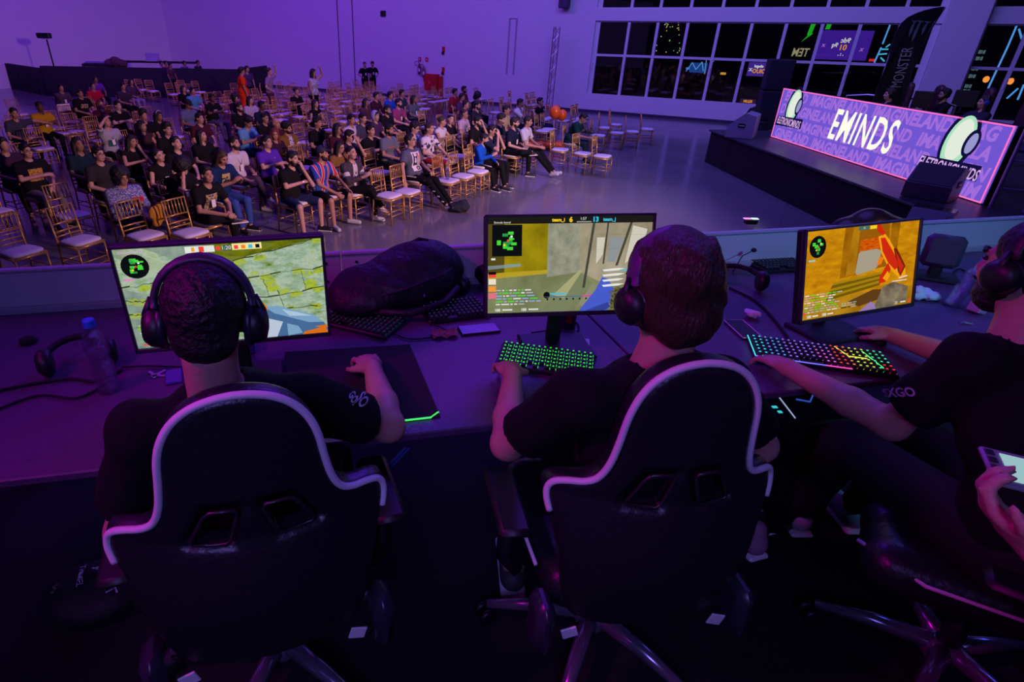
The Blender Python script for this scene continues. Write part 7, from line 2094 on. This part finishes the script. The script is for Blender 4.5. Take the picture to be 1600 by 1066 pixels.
# ------------------------------------------------------------------ below the desk
p = atz(1248, 648, 1.93)
t = thing('computer_tower', 'computer tower with cyan lit interior under the right desk', 'computer', (p.x + .02, p.y + .22, 1.35), .12)
MB().box((0, 0, .27), (.46, .42, .54), None, .01).build('case', mat('pc_case', (.008, .008, .012), .25), t)
MB().box((0, -.1, .5435), (.40, .2, .003)).build('top_glass', mat('pc_glass', (.01, .015, .03), .05), t)
cy = emat('pc_cyan', (60, 200, 215), 1.0); bl_ = emat('pc_blue', (50, 80, 190), .9)
for k in range(4): MB().box((-.17 + k * .018, -.12, .5465), (.010, .09, .002), Matrix.Rotation(.4, 3, 'Z')).build('lit_fin', cy, t)
MB().box((-.06, -.12, .5465), (.018, .012, .002)).build('lit_block', cy, t); MB().box((-.06, -.15, .5465), (.014, .012, .002)).build('lit_block', cy, t)
MB().tube([(-.03, -.19, .5465), (.0, -.04, .5465)], .002, 5).build('lit_line', emat('pc_pale', (170, 180, 220)), t); MB().tube([(.05, -.08, .5465), (.09, -.10, .5465), (.13, -.06, .5465)], .003, 5).build('lit_line', bl_, t)
for x in (-.2, .2):
    for y in (-.18, .18): MB().box((x, y, .01), (.04, .04, .02)).build('foot', blk, t)
# trestle edge glowing blue under the left desk: glow put in as blue tubes
a, b2 = atz(600, 735, 1.9), atz(634, 700, 1.9)
q = MB(); q.tube([a, b2], .004, 6); q.tube([a + Vector((.012, 0, 0)), b2 + Vector((.012, 0, 0))], .003, 6); tag(q.build('trestle_edge_glow', mat('edge_glow_blue', (.05, .15, .6), .3)), 'pair of blue glow lines along the trestle under the desk edge', 'cable')
# bag with printed letters on the floor, bottom left
p = atz(150, 925, 1.42)
t = thing('printed_bag', 'black bag with pale printed lettering on the floor bottom left', 'bag', (p.x - .02, p.y + .03, 1.352), .25)
f = Field((-.2, -.15, -.01), (.2, .15, .16), .01); f.ell((0, 0, .05), (.16, .11, .06), None, 0, False, .006, 40); f.ell((.0, -.05, .04), (.13, .08, .05), None, .04); f.half((0, 0, .002), (0, 0, -1)); g_ = f
link('body', f.mesh('bag'), mat('bag_fabric', (.012, .010, .014), .7, bump=.4, bscale=20), t)
def onbag(cx, cy, rot):
    def M(x, y, d):
        X_ = cx + x * math.cos(rot) - y * math.sin(rot); Y_ = cy + x * math.sin(rot) + y * math.cos(rot)
        i = min(max(int(round((X_ - g_.lo[0]) / g_.h)), 0), g_.n[0] - 1); j = min(max(int(round((Y_ - g_.lo[1]) / g_.h)), 0), g_.n[1] - 1)
        c = np.where(g_.V[i, j, :] < 0)[0]; z = g_.lo[2] + (c[-1] + 1) * g_.h if len(c) else .05
        return (X_, Y_, z + .006)
    return M
dp_ = mat('print_dim', (.75, .65, .8), .7)
text_mesh('JACKT', .042, onbag(.05, -.03, -1.1), dp_, 'lettering', t, bold=.001); text_mesh('TRAVEL', .026, onbag(-.03, .0, -1.45), dp_, 'lettering', t)
text_mesh('S', .05, onbag(-.10, -.03, 0), mat('print_brown', (.22, .18, .12), .7), 'lettering', t); text_mesh('* *', .04, onbag(.10, .03, .4), mat('print_brown', (.22, .18, .12), .7), 'lettering', t)
# shoes and legs of people below the desk
t = thing('sneaker', 'white and teal sneaker under the right part of desk', 'shoe', tuple(atz(1238, 800, 1.40)), 1.9); t.location.z = 1.35
f = Field((-.1, -.2, -.01), (.1, .2, .14), .008); f.cap((0, -.08, .05), (0, .10, .035), .045, .036, .02); f.cap((0, -.07, .06), (0, -.07, .11), .04, .036, .02); f.half((0, 0, .006), (0, 0, -1)); sn_me = f.mesh('sn')
link('upper', sn_me, mat('teal_fabric', (.02, .12, .14), .7), t); MB().box((0, .01, .010), (.088, .27, .022), None, .009).build('sole', hm, t)
t = thing('sneaker', 'pale low sneaker right of the middle gaming chair', 'shoe', tuple(atz(1152, 830, 1.38)), .3); t.location.z = 1.35
link('upper', sn_me.copy(), None, t); t.children[0].data.materials.clear(); t.children[0].data.materials.append(mat('shoe_mauve', (.35, .2, .3), .7)); MB().box((0, .01, .010), (.088, .27, .022), None, .009).build('sole', hm, t)

# ------------------------------------------------------------------ person at the lower right edge holding a phone
def near_person():
    O = Vector((1.08, .16, 1.35))
    t = thing('person', 'person cut by the lower right edge, bare forearms holding a phone', 'person', tuple(O))
    W_ = lambda px, py, d: atd(px, py, d) - O
    wr, el = W_(1632, 862, .86), W_(1790, 990, .74)
    lo = (-.55, -.45, -.02); hi = (.5, .75, 1.55)
    f = Field(lo, hi, .009)
    N = Vector((.12, .02, 1.02)); pel = Vector((.12, -.12, .58)); H = N + Vector((-.02, .05, .17)); HR = rotm(20, -20, 0)
    head_prims(f, H, HR, 1.0, True); f.cap(tuple(N), tuple(H - Vector((0, .02, .05))), .06, .052, .03)
    f.ell(tuple(pel.lerp(N, .6)), (.17, .11, .22), None, .03); f.ell(tuple(pel), (.16, .13, .14), None, .04)
    sL = N + Vector((-.17, .02, -.04)); sR = N + Vector((.18, 0, -.04))
    f.cap(tuple(sL), tuple(el), .05, .042, .02); f.cap(tuple(el), tuple(wr), .044, .028, .015)
    eR = sR + Vector((.06, .06, -.28)); wR = wr + Vector((.16, -.06, -.02)); f.cap(tuple(sR), tuple(eR), .05, .042, .02); f.cap(tuple(eR), tuple(wR), .042, .028, .015)
    hd = (W_(1545, 790, .90) - wr).normalized(); pn = Vector((.3, .2, 1)).normalized()
    hand_prims(f, wr, hd, -1, pn, 1.0, curl=.75, spread=.1, r=.0098)
    hand_prims(f, wR, Vector((-.8, .4, .2)), 1, Vector((-.2, .2, 1)), 1.0, curl=.7, r=.0098)
    for q in (-1, 1):
        k_ = pel + Vector((q * .13, .43, -.03)); f.cap(tuple(pel + Vector((q * .09, 0, 0))), tuple(k_), .08, .055, .03); f.cap(tuple(k_), tuple(k_ + Vector((0, .02, -.45))), .055, .036, .02)
    link('body', f.mesh('body'), skn, t)
    g = Field(lo, hi, .012); g.ell(tuple(pel.lerp(N, .6)), (.2, .14, .23), None, .03); g.ell(tuple(pel), (.19, .15, .14), None, .05); g.cap(tuple(sL), tuple(sR), .068, .068, .04)
    g.cap(tuple(sL), tuple(sL.lerp(el, .7)), .068, .066, .03, 1); g.cap(tuple(sR), tuple(sR.lerp(eR, .7)), .068, .066, .03, 1); g.cap(tuple(H), tuple(N), .06, .064, .01, 0, True)
    link('t_shirt', g.mesh('s'), black_tee, t)
    g = Field(lo, hi, .014); g.ell(tuple(pel), (.19, .15, .12), None, .03)
    for q in (-1, 1):
        k_ = pel + Vector((q * .13, .43, -.03)); g.cap(tuple(pel + Vector((q * .09, 0, 0))), tuple(k_), .1, .075, .04); g.cap(tuple(k_), tuple(k_ + Vector((0, .02, -.42))), .072, .055, .02, 1)
    link('trousers', g.mesh('s'), dark_pant, t)
    k2 = Field(tuple(H - Vector((.2, .2, .2))), tuple(H + Vector((.2, .2, .25))), .01); hair_mesh(k2, H, HR, 'short'); link('hair', k2.mesh('h'), HC['k'], t)
    c = W_(1580, 736, .93) + O
    ph_ = thing('smartphone', 'bright phone held up at the lower right picture edge', 'phone', tuple(c)); 
    zc = (up * .8 - fw * .6).normalized(); xc = (rt * .85 - up * .45 - fw * .1); xc = (xc - zc * xc.dot(zc)).normalized(); yc = zc.cross(xc)
    Rm = Matrix((xc, yc, zc)).transposed()
    MB().box((0, 0, 0), (.068, .085, .009), Rm, .003).build('case', mat('phone_case', (.25, .27, .30), .3), ph_)
    MB().box(Rm @ Vector((.008, 0, .0055)), (.036, .062, .001), Rm).build('screen', emat('phone_lit', (150, 190, 195), 1.0), ph_)
    for k in range(3): MB().box(Rm @ Vector((-.024, .028 - k * .018, .006)), (.012, .012, .003), Rm, .001).build('camera_lens', blk, ph_)
near_person()
